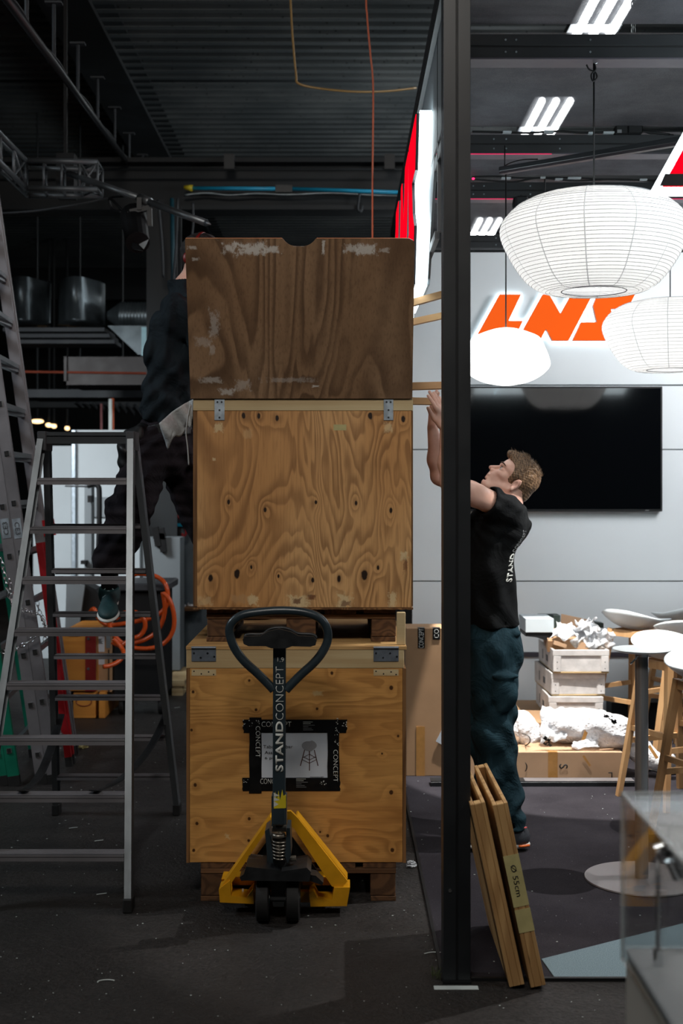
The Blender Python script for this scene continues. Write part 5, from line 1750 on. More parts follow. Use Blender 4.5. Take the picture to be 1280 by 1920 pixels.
# aluminium profile strip on the carpet
m = MB(); m.box((X(808, 7.02), 7.02, .0062), (X(1190, 7.02), 7.05, .030), .001); m.box((X(808, 7.02), 7.03, .0302), (X(1190, 7.02), 7.12, .0335)); 
tag(m.done('floor_profile', M['black_metal']), 'long black and silver floor profile lying in front of the flat box', 'profile')
m = MB(); m.box((X(985, 7.02), 7.03, .034), (X(1190, 7.02), 7.11, .0348)); tag(m.done('metal_strip', M['base_plate']), 'silver metal strip lying on the black floor profile', 'strip')

# white wooden crates stacked on a low cardboard box
base_b = root('cardboard_box', 'low cardboard box under the stack of white crates', 'box', (X(1000, 8.1), 8.0, .006))
m = MB(); m.box((X(945, 7.9), 7.86, .006), (X(1120, 7.9), 8.68, .205), .003); m.done('box_body', M['cardboard'], base_b)
def white_crate(x0, y0, z0, w, dp, h_, lb, twist=0):
    o = root('white_crate', lb, 'crate', (x0 + w / 2, y0 + dp / 2, z0), (0, 0, math.radians(twist)))
    a, c_ = w / 2, dp / 2
    t_ = .014
    for nm, lo_, hi_ in (('front_board', (-a, -c_, .01), (a, -c_ + t_, h_ - .035)), ('back_board', (-a, c_ - t_, .01), (a, c_, h_ - .002)),
                       ('side_board', (-a, -c_ + t_, .01), (-a + t_, c_ - t_, h_)), ('side_board', (a - t_, -c_ + t_, .01), (a, c_ - t_, h_)), ('bottom_board', (-a + .004, -c_ - .002, 0), (a, c_, .010))):
        m = MB(); m.box(lo_, hi_, .002); m.done(nm, M['pine_pale'] if nm == 'bottom_board' else M['white_crate'], o, world=False)
    m = MB(); m.box((-a - .003, -c_ - .008, h_ - .036), (a + .002, -c_ + t_, h_), .002); m.done('top_batten', M['white_crate'], o, world=False)
    for sx in (-1, 1):
        xa = sx * (a - .025)
        m = MB(); m.box((xa - .024, -c_ - .008, .011), (xa + .024, -c_, h_ - .037), .002); m.done('corner_batten', M['white_crate'], o, world=False)
        for zz in (.03, .07):
            m = MB(); m.cyl((xa, -c_ - .008, zz), (xa, -c_ - .0095, zz), .003, n=8); m.done('nail', M['steel_dark'], o, world=False)
    m = MB(); m.box((-a - .0015, -.09, .045), (-a - .0002, -.02, .085)); m.done('stencil_mark', M['dark_grey'], o, world=False)
    m = MB(); m.box((-a - .0015, .1, .04), (-a - .0002, .125, .10)); m.done('stencil_mark', M['dark_grey'], o, world=False)
    return o
wx = X(1035, 7.95)
white_crate(wx - .02, 7.93, .206, .335, .58, .145, 'white wooden crate, lowest of the stack of three', -1)
white_crate(wx - .015, 7.95, .353, .335, .58, .142, 'white wooden crate in the middle of the stack of three', 1.5)
white_crate(wx, 7.92, .497, .345, .58, .145, 'white wooden crate on top of the stack, open and full of packing', 0)
def sheet(name, label, corners, mt, cat='packing', thick=.003, amp=.02, seed=0, nu=16, nv=14, parent=None):
    """crumpled sheet hung between four corners (bl, br, tr, tl)"""
    rr = random.Random(seed)
    ph = [rr.uniform(0, 6) for _ in range(8)]
    bl, br, tr, tl = [Vector(c_) for c_ in corners]
    nrm_ = (br - bl).cross(tl - bl).normalized()
    def fn(a, c_):
        p = (bl * (1 - a) + br * a) * (1 - c_) + (tl * (1 - a) + tr * a) * c_
        q = math.sin(a * 9 + ph[0] + 3 * c_) + math.sin(c_ * 11 + ph[1] + 2 * a) + .6 * math.sin(17 * a - 13 * c_ + ph[2]) + .5 * math.sin(25 * c_ + ph[3] + 9 * a)
        return p + nrm_ * (amp * q * .5) + (br - bl).normalized() * (amp * .3 * math.sin(c_ * 14 + ph[4])) + (tl - bl).normalized() * (amp * .4 * math.sin(a * 12 + ph[5]))
    m = MB(); m.grid(fn, nu, nv)
    ob = m.done(name, mt, parent, smooth=True)
    if thick: solid(ob, thick)
    if parent is None: tag(ob, label, cat)
    return ob
D8 = 8.0
def Q(px, py, d=D8): return P(px, py, d)
o = root('open_carton', 'small open cardboard carton inside the top white crate', 'box', tuple(Q(1080, 1214, 8.2)))
m = MB(); m.box((X(1045, 8.2), 8.12, .52), (X(1110, 8.2), 8.42, Z(1196, 8.2))); m.done('carton_body', M['cardboard_lit'], o)
m = MB(); q0, q1, q2, q3 = P(1050, 1180, 8.42), P(1104, 1186, 8.42), P(1104, 1162, 8.45), P(1052, 1151, 8.45)
m._add([q0, q1, q2, q3] + [v + Vector((0, .006, 0)) for v in (q0, q1, q2, q3)], [(0, 1, 2, 3), (7, 6, 5, 4), (0, 4, 5, 1), (1, 5, 6, 2), (2, 6, 7, 3), (3, 7, 4, 0)]); m.done('carton_flap', M['cardboard_lit'], o)
m = MB(); m.obox(P(1037, 1200, 8.12), (1, 0, 0), (0, .9, .3), (0, -.3, .9), .05, .1, .04); m.done('carton_flap', M['cardboard'], o)
m = MB(); m.obox(P(1048, 1207, 8.02), (.9, .2, -.3), (0, 1, 0), (.3, 0, .9), .045, .04, .012); m.done('carton_flap', M['cardboard_lit'], o)
o = root('white_box', 'white carton with a dark base lying on the top white crate', 'box', tuple(P(1013, 1200, 8.05)))
m = MB(); m.box((X(985, 8.05), 8.05, Z(1186, 8.05)), (X(1038, 8.05), 8.35, Z(1160, 8.05)), .002); m.done('box_lid', M['hall_white'], o)
m = MB(); m.prism([(X(985, 8.06), Z(1187, 8.06)), (X(985, 8.06), Z(1193, 8.06)), (X(1005, 8.06), Z(1195, 8.06)), (X(1020, 8.06), Z(1200, 8.06)), (X(1036, 8.06), Z(1200, 8.06)), (X(1036, 8.06), Z(1187, 8.06))], 8.06, 8.33); m.done('box_base', M['black_plastic'], o)
m = MB(); m.box((X(1038, 8.2), 8.2, Z(1178, 8.2)), (X(1050, 8.2), 8.3, Z(1154, 8.2))); m.box((X(1010, 8.4), 8.4, Z(1160, 8.4)), (X(1046, 8.4), 8.46, Z(1152, 8.4))); tag(m.done('green_case', pbr('dark_green', srgb(34, 46, 42), .5)), 'dark green case end behind the white carton', 'case')
m = MB(); m.prism([(X(1098, 8.4), Z(1164, 8.4)), (X(1130, 8.4), Z(1168, 8.4)), (X(1130, 8.4), Z(1177, 8.4)), (X(1108, 8.4), Z(1176, 8.4))], 8.38, 8.48); tag(m.done('green_case', bpy.data.materials['dark_green']), 'dark green case end right of the cardboard flap', 'case')
sheet('bubble_wrap', 'crumpled clear wrap spilling out of the middle of the top white crate', (Q(1070, 1208), Q(1125, 1214), Q(1112, 1172), Q(1082, 1165)), M['bubble_wrap'], amp=.05, seed=1)
sheet('bubble_wrap', 'clear wrap lying over the left side of the top white crate', (Q(1030, 1196, 7.98), Q(1085, 1198, 7.98), Q(1075, 1170, 8.1), Q(1048, 1165, 8.1)), M['bubble_wrap'], amp=.03, seed=2)
sheet('bubble_wrap', 'clear wrap sticking out at the right of the top white crate', (Q(1098, 1216), Q(1150, 1216), Q(1152, 1184), Q(1108, 1180)), M['bubble_wrap'], amp=.03, seed=3)
sheet('bubble_wrap', 'white tissue peak at the back of the top white crate', (Q(1085, 1200, 8.2), Q(1130, 1205, 8.2), Q(1112, 1160, 8.2), Q(1090, 1163, 8.2)), M['wrap'], amp=.04, seed=4)

# ---- wrapped parcels (lumpy closed bodies)
def lump(name, label, path, radii, mt, cat='parcel', seed=0, amp=.12, flat=.7, n=36, pm=10):
    """closed wrapped body along a path with crumpled skin"""
    rr = random.Random(seed)
    ph = [rr.uniform(0, 6) for _ in range(10)]
    pts = smooth_path(path, pm)
    L = len(pts)
    rs = []
    for i in range(L):
        f = i / (L - 1) * (len(radii) - 1)
        k = min(int(f), len(radii) - 2); f -= k
        rs.append(radii[k] * (1 - f) + radii[k + 1] * f)
    m = MB(); vs_ = []
    prev = None
    for i, p in enumerate(pts):
        t_ = (pts[min(i + 1, L - 1)] - pts[max(i - 1, 0)]).normalized()
        u = Vector((0, 0, 1)).cross(t_).normalized(); v = t_.cross(u)
        for k in range(n):
            a = 2 * PI * k / n
            s_ = i / L * 9
            q = math.sin(3 * a + ph[0] + s_) * .35 + math.sin(5 * a - 1.7 * s_ + ph[1]) * .3 + math.sin(9 * a + 2.3 * s_ + ph[2]) * .22 + math.sin(14 * a - 3.1 * s_ + ph[3]) * .15 + abs(math.sin(4 * a + 2.9 * s_ + ph[4])) * .3 + rr.uniform(-.06, .06)
            r_ = rs[i] * (1 + amp * q)
            vs_.append(p + u * (r_ * math.cos(a)) + v * (r_ * flat * math.sin(a)))
    fs = []
    for i in range(L - 1):
        for k in range(n):
            fs.append((i * n + k, i * n + (k + 1) % n, (i + 1) * n + (k + 1) % n, (i + 1) * n + k))
    fs.append(tuple(reversed(range(n)))); fs.append(tuple(range((L - 1) * n, L * n)))
    m._add(vs_, fs)
    o = root(name, label, cat, tuple(path[0]))
    m.done('wrapping', mt, o, smooth=True)
    return o
zt = .158
D7 = 7.42
w1 = lump('wrapped_parcel', 'large white bubble wrapped parcel lying on the flat cardboard box', [P(1018, 1366, D7), P(1050, 1362, D7), P(1092, 1362, D7), P(1130, 1368, D7 - .05), P(1170, 1375, D7 - .1), P(1200, 1392, D7 - .1)],
          [.06, .105, .115, .12, .10, .05], M['wrap'], seed=3, amp=.16, flat=.85)
m = MB(); m.bar(P(1107, 1348, 7.305), P(1092, 1390, 7.285), .02, .002, up=(0, 1, .2)); m.done('brown_tape', M['tape_brown'], w1)
rr = random.Random(12)
m = MB()
for k in range(34):
    f = k / 33
    q = P(1134 + 46 * f, 1342 + 44 * f * f + 4 * math.sin(f * 3), 7.26)
    m.obox(q + Vector((rr.uniform(-.008, .008), -.005, rr.uniform(-.012, .012))), (.8, 0, -.6), (0, 1, 0), (.6, 0, .8), rr.uniform(.004, .014), .001, rr.uniform(.002, .006))
m.done('black_print', M['black_print'], w1)
m = MB()
for k in range(14):
    q = P(1016 + rr.uniform(0, 16), 1378 + rr.uniform(0, 24), 7.30)
    m.obox(q, (.8, 0, -.6), (0, 1, 0), (.6, 0, .8), rr.uniform(.003, .012), .001, rr.uniform(.002, .008))
m.done('torn_print', M['black_print'], w1)
w2 = lump('wrapped_parcel', 'white wrapped parcel half hidden behind the leg of the man in the t-shirt', [P(950, 1372, 7.5), P(975, 1366, 7.5), P(995, 1382, 7.45), P(1008, 1392, 7.4)], [.09, .10, .07, .03], M['wrap'], seed=7, amp=.12, flat=1.0)
m = MB(); m.tube(smooth_path([P(978, 1375, 7.36), P(991, 1381, 7.34), P(993, 1391, 7.33), P(984, 1399, 7.33)]), .007, 6, flat=.3); m.done('black_print', M['black_print'], w2)
w3 = lump('wrapped_tube', 'white wrapped tube bending down to the carpet between the stool legs', [P(1180, 1385, 7.35), P(1205, 1412, 7.3), P(1235, 1428, 7.25), P(1262, 1428, 7.2)], [.09, .075, .05, .045], M['wrap'], seed=9, amp=.08, flat=.9)
m = MB(); m.bar(P(1216, 1398, 7.2), P(1232, 1422, 7.18), .018, .002, up=(0, 1, 0)); m.done('brown_tape', M['tape_brown'], w3)
sheet('bubble_wrap_sheet', 'loose flap of bubble wrap standing up from the large parcel', (P(1012, 1390, 7.3), P(1060, 1388, 7.3), P(1062, 1328, 7.45), P(1014, 1324, 7.45)), M['bubble_wrap'], amp=.02, seed=6)
sheet('clear_wrap', 'clear crumpled film in front of the large parcel', (P(1070, 1404, 7.24), P(1122, 1402, 7.24), P(1120, 1384, 7.3), P(1075, 1390, 7.3)), M['bubble_wrap'], amp=.012, seed=8)
sheet('brown_paper', 'flattened brown paper on top of the flat cardboard box', (Vector((X(985, 7.25), 7.24, .163)), Vector((X(1150, 7.25), 7.24, .163)), Vector((X(1150, 7.4), 7.42, .166)), Vector((X(985, 7.4), 7.42, .166))), M['cardboard_lit'], amp=.006, seed=5, thick=.001)
# dark things and cables under the stools
m = MB(); m.box((X(1150, 8.6), 8.67, .006), (X(1340, 8.6), 8.84, .19)); tag(m.done('black_case', M['black_plastic']), 'black case on the carpet behind the stool legs', 'case')
for k, pts in enumerate(([(1195, 1438), (1215, 1436), (1240, 1442), (1275, 1438), (1300, 1446)], [(1198, 1452), (1220, 1444), (1250, 1452), (1290, 1446)])):
    m = MB(); m.tube(smooth_path([FL(a, c_, .012) for a, c_ in pts]), .006, 6)
    tag(m.done('floor_cable', M['black_plastic'], smooth=True), ['upper black cable on the carpet under the stools', 'lower black cable on the carpet under the stools'][k], 'cable')

# ================================================================ LEANING WOODEN PANELS
def leaning_panel(label, fx, tx, y0, y1, hgt, tape=False, top_drop=0.0):
    """hollow-core panel: two skins and end stiles, open channel at the top; leans towards -x"""
    ang = math.atan2(fx - tx, hgt)
    o = root('hollow_board', label, 'wooden board', (fx, y0, 0.006))
    ca, sa = math.cos(ang), math.sin(ang)
    ax = Vector((ca, 0, sa)); az = Vector((-sa, 0, ca)); ay = Vector((0, 1, 0))
    base = Vector((fx, y0, .012))
    L = hgt / ca
    T = .025
    def ob(x0, x1, ya, yb, z0, z1, nm, mt='panel_wood', bv=.002):
        m = MB(); m.obox(base + ax * ((x0 + x1) / 2) + ay * ((ya + yb) / 2) + az * ((z0 + z1) / 2), ax, ay, az, (x1 - x0) / 2, (yb - ya) / 2, (z1 - z0) / 2, bv)
        return m.done(nm, M[mt], o)
    D = y1 - y0
    ob(-T, -T + .013, .0, D, 0, L, 'skin'); ob(T - .013, T, .0, D, 0, L, 'skin')
    ob(-T + .0132, T - .0132, .0, .045, 0, L - .001, 'front_stile'); ob(-T + .0132, T - .0132, D - .045, D, 0, L - .001, 'back_stile')
    ob(-T + .0132, T - .0132, .046, D - .046, 0, .05, 'bottom_rail'); ob(-T + .0132, T - .0132, .046, D - .046, L - .16, L - .13, 'inner_rail', 'pallet_wood')
    if tape:
        ob(-T - .0008, T + .0008, -.0012, -.0003, L * .44, L * .72, 'tape', 'tape_cream', 0)
        ob(-T - .0004, T + .0012, -.0016, -.0006, L * .30, L * .425, 'tape', 'tape_cream', 0)
        c_ = base + az * (L * .58) + ay * -.0016
        t_ = text_mesh('Ø 55cm', .018, width=.105, offset=.004)
        # reads downwards along the panel
        r_, u_ = -az, ax
        Mx = Matrix((r_, u_, r_.cross(u_))).transposed().to_4x4(); Mx.translation = c_
        t_.transform(Mx)
        link_mesh('pencil_note', t_, M['black_print'], o)
    return o
leaning_panel('hollow wooden panel leaning on the post, left one of the pair', .576, .446, 4.20, 4.80, .600)
leaning_panel('hollow wooden panel leaning on its twin, note and tape on its edge', .645, .519, 4.195, 4.79, .600, tape=True)

# floor bits by the post
m = MB(); m.box((X(813, 4.22), 4.20, .0002), (X(896, 4.22), 4.232, .0012)); tag(m.done('floor_tape', M['tape_white']), 'strip of pale tape stuck on the floor at the foot of the post', 'tape')
m = MB(); m.tube(smooth_path([FL(795, 1788, .004), FL(810, 1785, .008), FL(832, 1786, .004)]), .003, 6, flat=.3); tag(m.done('plastic_strip', M['tape_white'], smooth=True), 'thin white plastic strip on the floor left of the post', 'strip')
m = MB(); m.tube([FL(200, 1841, .003) + Vector((.030 * math.cos(a), .018 * math.sin(a), 0)) for a in [PI * .1 * k for k in range(2, 12)]], .0022, 6); tag(m.done('plastic_ring', M['tape_white'], smooth=True), 'bit of a white plastic ring on the asphalt at lower left', 'plastic ring')
rr = random.Random(21)
m = MB()
for k in range(40):
    q = FL(818 + rr.uniform(-9, 7), 1832 + rr.uniform(-8, 4), .001)
    m.tube([q, q + Vector((rr.uniform(-.01, .01), rr.uniform(-.01, .01), rr.uniform(.005, .03)))], .0008, 3)
tag(stuff(m.done('moss_tuft', pbr('moss', srgb(64, 74, 40), .9))), 'small green tuft at the corner of the carpet by the post', 'tuft')
rr = random.Random(5)
def crumple(label, px, py, s_, mt, seed):
    rr = random.Random(seed)
    q = FL(px, py, .012)
    m = MB(); m.ell(q, (s_, s_ * .7, s_ * .55), 14, 9)
    m.v = [tuple(Vector(v) + Vector((rr.uniform(-1, 1), rr.uniform(-1, 1), rr.uniform(-.6, 1))) * s_ * .35) for v in m.v]
    m.v = [(a, c_, max(.001, d)) for a, c_, d in m.v]
    return tag(m.done('plastic_scrap', mt), label, 'plastic scrap')
crumple('crumpled clear plastic scrap on the floor beside the lower crate', 771, 1621, .022, M['bubble_wrap'], 2)
crumple('yellowish paper scrap on the floor behind the left ladders', 156, 1400, .03, M['tape_cream'], 3)
for k, (px, py, lb) in enumerate(((157, 1345, 'pale shaving on the floor behind the ladder, left'), (215, 1330, 'pale shaving on the floor in the middle of the left aisle'), (323, 1256, 'white scrap on the floor before the small pallet'),
                     (332, 1327, 'thin pale shaving on the floor beside the lower crate'), (137, 1553, 'pale shaving on the floor between the ladder sides'), (185, 1577, 'pale shavings below the lowest tread'), (190, 1677, 'pale flake on the asphalt left of the ladder rail'))):
    q = FL(px, py, .003)
    m = MB(); m.bar(q + Vector((-.02, 0, 0)), q + Vector((.02, .008, .003)), .007, .002); tag(m.done('wood_shaving', M['tape_white']), lb, 'shaving')
m = MB()
for k in range(420):
    px, py = rr.uniform(0, 1280), rr.uniform(1340, 1915)
    q = FL(px, py)
    inb = q.x > BX0 and q.y > 4.3
    z_ = .0085 if inb else .0015
    if inb and rr.random() < .25: continue
    s_ = rr.choice((.0012, .0015, .002, .003)) * (q.y / 5)
    a = rr.uniform(0, PI)
    m.obox(Vector((q.x, q.y, z_)), (math.cos(a), math.sin(a), 0), (-math.sin(a), math.cos(a), 0), (0, 0, 1), s_, s_ * rr.uniform(.4, 1), .0007)
tag(stuff(m.done('floor_crumbs', M['tape_white'])), 'white crumbs and flecks scattered over the floor and carpet', 'crumbs')

# ================================================================ DISPLAY CASE (near right)
gx, gy, gt, gtop = .5475, 2.50, Z(1778, 2.47), Z(1485, 2.5)
dc = root('display_case', 'white plinth with a clear acrylic cover in the near right corner', 'display case', (gx + .35, 1.85, 0))
m = MB(); m.box((gx + .001, 1.25, 0), (gx + .7, gy - .03, gt - .022), .002); m.done('plinth', M['plinth'], dc)
m = MB(); m.box((gx + .004, 1.253, gt - .021), (gx + .697, gy - .033, gt - .013)); m.done('shadow_gap', M['dark_grey'], dc)
m = MB(); m.box((gx + .001, 1.25, gt - .012), (gx + .7, gy - .03, gt), .002); m.done('plinth_top', M['booth_white'], dc)
g = .005
for nm, lo_, hi_ in (('cover_side', (gx - .004, 1.24, gt - .03), (gx + .001 - .0005, gy, gtop - g)), ('cover_back', (gx + .001, gy - g - .02, gt + .0005), (gx + .71, gy - .02, gtop - g)),
                   ('cover_top', (gx - .004, 1.24, gtop - g), (gx + .71, gy - .014, gtop))):
    m = MB(); m.box(lo_, hi_, .0008); m.done(nm, M['acrylic'], dc)
for a_, b_ in (((gx - .0015, gy - .012, gt - .03), (gx - .0015, gy - .012, gtop)), ((gx - .0015, gy - .012, gtop), (gx + .7, gy - .012, gtop)), ((gx - .0015, 1.26, gtop), (gx - .0015, gy - .012, gtop))):
    m = MB(); m.bar(a_, b_, .007, .007); m.done('cover_edge', M['acrylic_edge'], dc)
# exhibit stand
ex = root('exhibit_stand', 'thin steel stand holding a small metal part inside the clear case', 'stand', (X(1233, 2.38), 2.38, gt))
exx = X(1233, 2.38)
m = MB(); m.lathe([(0, 0), (.0095, 0), (.0095, .03), (.006, .033), (0, .033)], (exx, 2.38, gt + .0005), 20); m.done('stand_foot', M['chrome'], ex, auto=30)
m = MB(); m.cyl((exx, 2.38, gt + .03), (exx, 2.38, Z(1598, 2.38)), .0045, n=14); m.done('rod', M['brushed_steel'], ex, smooth=True)
m = MB(); m.cyl(P(1226, 1592, 2.37), P(1250, 1584, 2.37), .007, n=14); m.cyl(P(1249, 1592, 2.36), P(1252, 1578, 2.36), .008, n=14); m.done('clamp', M['chrome'], ex, smooth=False)
m = MB(); m.cyl(P(1256, 1612, 2.36), P(1272, 1646, 2.36), .011, n=20); m.done('metal_part', M['chrome'], ex, smooth=False)
m = MB(); m.cyl(P(1266, 1602, 2.35), P(1284, 1640, 2.35), .013, n=20); m.done('metal_part', M['brushed_steel'], ex, smooth=False)
m = MB(); m.bar(P(1246, 1598, 2.36), P(1262, 1606, 2.36), .012, .012); m.done('joint', M['black_metal'], ex)

# ================================================================ LADDERS AT LEFT
def lean_ladder(label, fx, y_near, y_far, zmax, rail_mat, far_mat, slope, step=.275, z0=.28, twin=0, red_far=False, rung=True, cat='ladder', w=.060):
    o = root('ladder', label, cat, (fx, (y_near + y_far) / 2, 0))
    def pt_(y_, z, dx=0): return Vector((fx + dx - slope * z, y_, z))
    dirn = (pt_(0, 1) - pt_(0, 0)).normalized()
    side = Vector((dirn.z, 0, -dirn.x))
    for k in range(twin + 1):
        dx0 = k * (w + .006)
        for y_, mt in ((y_near, rail_mat), (y_far + k * .03, far_mat)):
            dx = dx0 if y_ == y_near else dx0 * .1
            a, c_ = pt_(y_, .03, dx), pt_(y_, zmax, dx)
            mid = (a + c_) / 2; L = (c_ - a).length / 2
            m = MB()
            m.obox(mid, side, (0, 1, 0), dirn, w / 2, .0015, L)
            m.obox(mid + side * (w / 2) + Vector((0, .011, 0)), side, (0, 1, 0), dirn, .0018, .013, L)
            m.obox(mid - side * (w / 2) + Vector((0, .011, 0)), side, (0, 1, 0), dirn, .0018, .013, L)
            rl_ = m.done('rail', M[mt], o)
            m = MB(); m.obox(pt_(y_, .028, dx) + Vector((0, .01, 0)), side, (0, 1, 0), dirn, w / 2 + .002, .017, .028); m.done('end_cap', M['black_rubber'], o)
        if rung:
            z = z0 + .02 * k
            while z < zmax - .1:
                dx = dx0
                a, c_ = pt_(y_near, z, dx), pt_(y_far, z, dx * .1)
                m = MB(); m.bar(a + Vector((0, -.004, 0)), c_ + Vector((0, .004, 0)), .028, .028, up=tuple(dirn)); m.done('rung', M['aluminium'], o)
                m = MB(); m.obox(a + Vector((0, -.005, 0)), side, (0, 1, 0), dirn, .0095, .002, .0115); m.done('rung_hole', M['black_print'], o)
                m = MB(); 
                for s1_, s2_, ww, hh in ((1, 0, .0012, .013), (-1, 0, .0012, .013), (0, 1, .0115, .0012), (0, -1, .0115, .0012)):
                    m.obox(a + Vector((0, -.006, 0)) + side * (s1_ * .0108) + dirn * (s2_ * .0128), side, (0, 1, 0), dirn, ww, .002, hh)
                m.done('rung_flange', M['chrome'], o)
                z += step
    return o, pt_, dirn, side
la, ptA, dA, sA = lean_ladder('twin section aluminium ladder leaning left, nearest of the leaning ladders', -1.66, 7.10, 7.86, 4.6, 'aluminium_dull', 'aluminium_dull', .142, z0=.165, twin=1)
text('ladder_lettering', 'CE3', .026, M['dark_grey'], ptA(7.095, 1.42, .066), -dA, sA, la, offset=.0, width=.07)
text('ladder_lettering', 'CE3', .026, M['dark_grey'], ptA(7.095, 1.42, 0), dA, -sA, la, offset=.0, width=.07)
for dx in (0, .066):
    m = MB(); q = ptA(7.0965, 1.42, dx); m.obox(q, sA, (0, 1, 0), dA, .024, .0004, .055); m.done('label_plate', M['zinc'], la)
m = MB(); q = ptA(7.096, 1.02, 0); m.obox(q, sA, (0, 1, 0), dA, .008, .001, .05); m.done('red_mark', M['red_paint'], la)
m = MB(); q = ptA(7.85, 1.40, .066); m.obox(q, sA, (0, 1, 0), dA, .037, .004, .05); m.done('red_mark', M['red_paint'], la)
lb_, ptB, dB, sB = lean_ladder('green twin section ladder leaning at the left edge', -1.868, 7.06, 7.80, 4.4, 'green_paint', 'green_paint', .15, z0=.175, twin=1)
lc_, ptC, dC, sC = lean_ladder('narrow red ladder rail standing behind the twin aluminium ladder', -1.605, 7.55, 7.62, 1.32, 'red_paint', 'red_paint', .135, twin=0, rung=False, w=.035)
# chains round the ladders
def chain(label, pts, r=.010, wire=.0022, pitch=.028):
    pts = smooth_path(pts, 14)
    L = [0]
    for i in range(1, len(pts)): L.append(L[-1] + (pts[i] - pts[i - 1]).length)
    n_ = int(L[-1] / pitch)
    o = root('chain', label, 'chain', tuple(pts[0]))
    me_ = None
    for k in range(n_):
        t_ = (k + .5) * pitch
        i = next(j for j in range(1, len(L)) if L[j] >= t_)
        f = (t_ - L[i - 1]) / (L[i] - L[i - 1])
        p = pts[i - 1].lerp(pts[i], f); d = (pts[i] - pts[i - 1]).normalized()
        u = Vector((0, 1, 0)).cross(d)
        if u.length < .1: u = Vector((1, 0, 0)).cross(d)
        u.normalize(); v = d.cross(u)
        s_ = u if k % 2 else v
        m = MB(); m.tube([p + d * (pitch * .72 * math.cos(a)) + s_ * (r * math.sin(a)) for a in [2 * PI * j / 12 for j in range(12)]], wire, 5, closed=True)
        m.done('chain_link', M['chrome'], o, smooth=True)
    return o
chain('silver chain wound across the rails of the twin aluminium ladder', [P(18, 1085, 7.02), P(24, 1128, 7.03), P(42, 1142, 7.03), P(66, 1150, 7.03), P(80, 1158, 7.03), P(88, 1182, 7.03)])
chain('silver chain hanging in a slack loop lower on the ladders', [P(88, 1182, 7.02), P(70, 1192, 7.02), P(52, 1204, 7.02), P(38, 1212, 7.02), P(16, 1222, 6.99), P(-6, 1220, 6.98)])
chain('short silver chain hanging between the ladder rails', [P(68, 1118, 7.5), P(72, 1140, 7.5), P(78, 1158, 7.5), P(84, 1176, 7.4), P(84, 1206, 7.4)])
chain('silver chain hanging down left of the aluminium ladder', [P(2, 1046, 7.02), P(8, 1080, 7.02), P(14, 1108, 7.02), P(22, 1130, 7.02), P(30, 1150, 7.02)])

# ================================================================ BACKGROUND OF THE LEFT AISLE
def slab(name, label, px0, py0, px1, py1, d, th, mt, cat, kind=None, base=None):
    z0 = Z(py1, d) if base is None else base
    m = MB(); m.box((X(px0, d), d, max(0.001, z0)), (X(px1, d), d + th, Z(py0, d)), .003)
    o = m.done(name, M[mt]); tag(o, label, cat)
    return o
slab('partition_panel', 'wide white partition panel behind the stepladder', 141, 806, 262, 1240, 12.0, .08, 'hall_white', 'panel', base=0.001)
slab('partition_panel', 'white partition panel left of the wide one, a little lower', 62, 836, 134, 1240, 12.3, .08, 'hall_white', 'panel', base=0.001)
slab('partition_panel', 'white panel between the legs of the man in the dark jacket', 262, 815, 332, 1240, 12.4, .08, 'hall_white', 'panel', base=0.001)
slab('partition_post', 'pale partition post at the left edge of the wide white panel', 134, 806, 141, 1240, 11.95, .1, 'zinc', 'post', base=0.001)
slab('machine_cabinet', 'light grey machine cabinet behind the right leg of the stepladder', 268, 1008, 338, 1215, 10.6, .27, 'hall_grey', 'cabinet', base=0.13)
slab('wall_plate', 'faint grey plate on the wide white partition', 168, 932, 205, 970, 11.97, .02, 'hall_grey', 'plate')
cc = root('counter', 'grey counter with a bright cyan top edge left of the crates', 'counter', (X(350, 11.2), 11.2, 0))
m = MB(); m.box((X(330, 11.2), 11.2, .001), (X(420, 11.2), 12, Z(988, 11.2))); m.done('counter_body', M['blue_counter'], cc)
m = MB(); m.box((X(330, 11.2), 11.15, Z(987, 11.2)), (X(420, 11.2), 12, Z(981, 11.2))); m.done('counter_top', M['cyan_edge'], cc)
sheet('clear_wrap', 'clear plastic wrap on the counter with the cyan edge', (P(334, 982, 11.3), P(362, 982, 11.3), P(358, 958, 11.4), P(336, 955, 11.4)), M['bubble_wrap'], amp=.03, seed=31)
sheet('clear_wrap', 'small white wrap on the floor behind the pallet at left', (P(346, 1142, 11.0), P(366, 1142, 11.0), P(364, 1134, 11.1), P(348, 1135, 11.1)), M['wrap'], amp=.02, seed=32)
slab('floor_board', 'brown board on the floor just left of the upper crate', 344, 1139, 372, 1146, 10.9, .3, 'pallet_wood', 'board')
o = root('stand_column', 'grey metal stand with a black bent handle behind the stepladder', 'stand', (X(172, 10.5), 10.5, 0))
m = MB(); m.box((X(158, 10.5), 10.5, .001), (X(172, 10.5), 10.62, Z(905, 10.5)), .004); m.done('upright', M['hall_grey'], o)
m = MB(); m.tube(smooth_path([P(164, 911, 10.45), P(176, 908, 10.45), P(184, 912, 10.45), P(186, 925, 10.45), P(186, 980, 10.45), P(184, 1060, 10.45)]), .022, 8); m.done('bent_handle', M['black_plastic'], o, smooth=True)
m = MB(); m.cyl(P(122, 911, 10.5), P(164, 912, 10.5), .008, n=8); m.done('cross_rod', M['dark_grey'], o)
m = MB(); m.box(P(164, 942, 10.4), P(176, 929, 10.5)); m.done('clamp', M['black_plastic'], o)
m = MB(); m.box(P(151, 1058, 10.4), P(165, 1050, 10.5)); m.done('clamp', M['black_plastic'], o)
o = root('clamp_bracket', 'black jointed bracket fixed on the light grey cabinet', 'bracket', tuple(P(300, 1010, 10.572)))
m = MB(); m.bar(P(291, 988, 10.572), P(297, 1024, 10.572), .06, .05); m.bar(P(302, 990, 10.572), P(307, 1035, 10.572), .05, .05); m.bar(P(288, 1004, 10.572), P(310, 1006, 10.572), .05, .05); m.done('bracket_arms', M['black_plastic'], o)
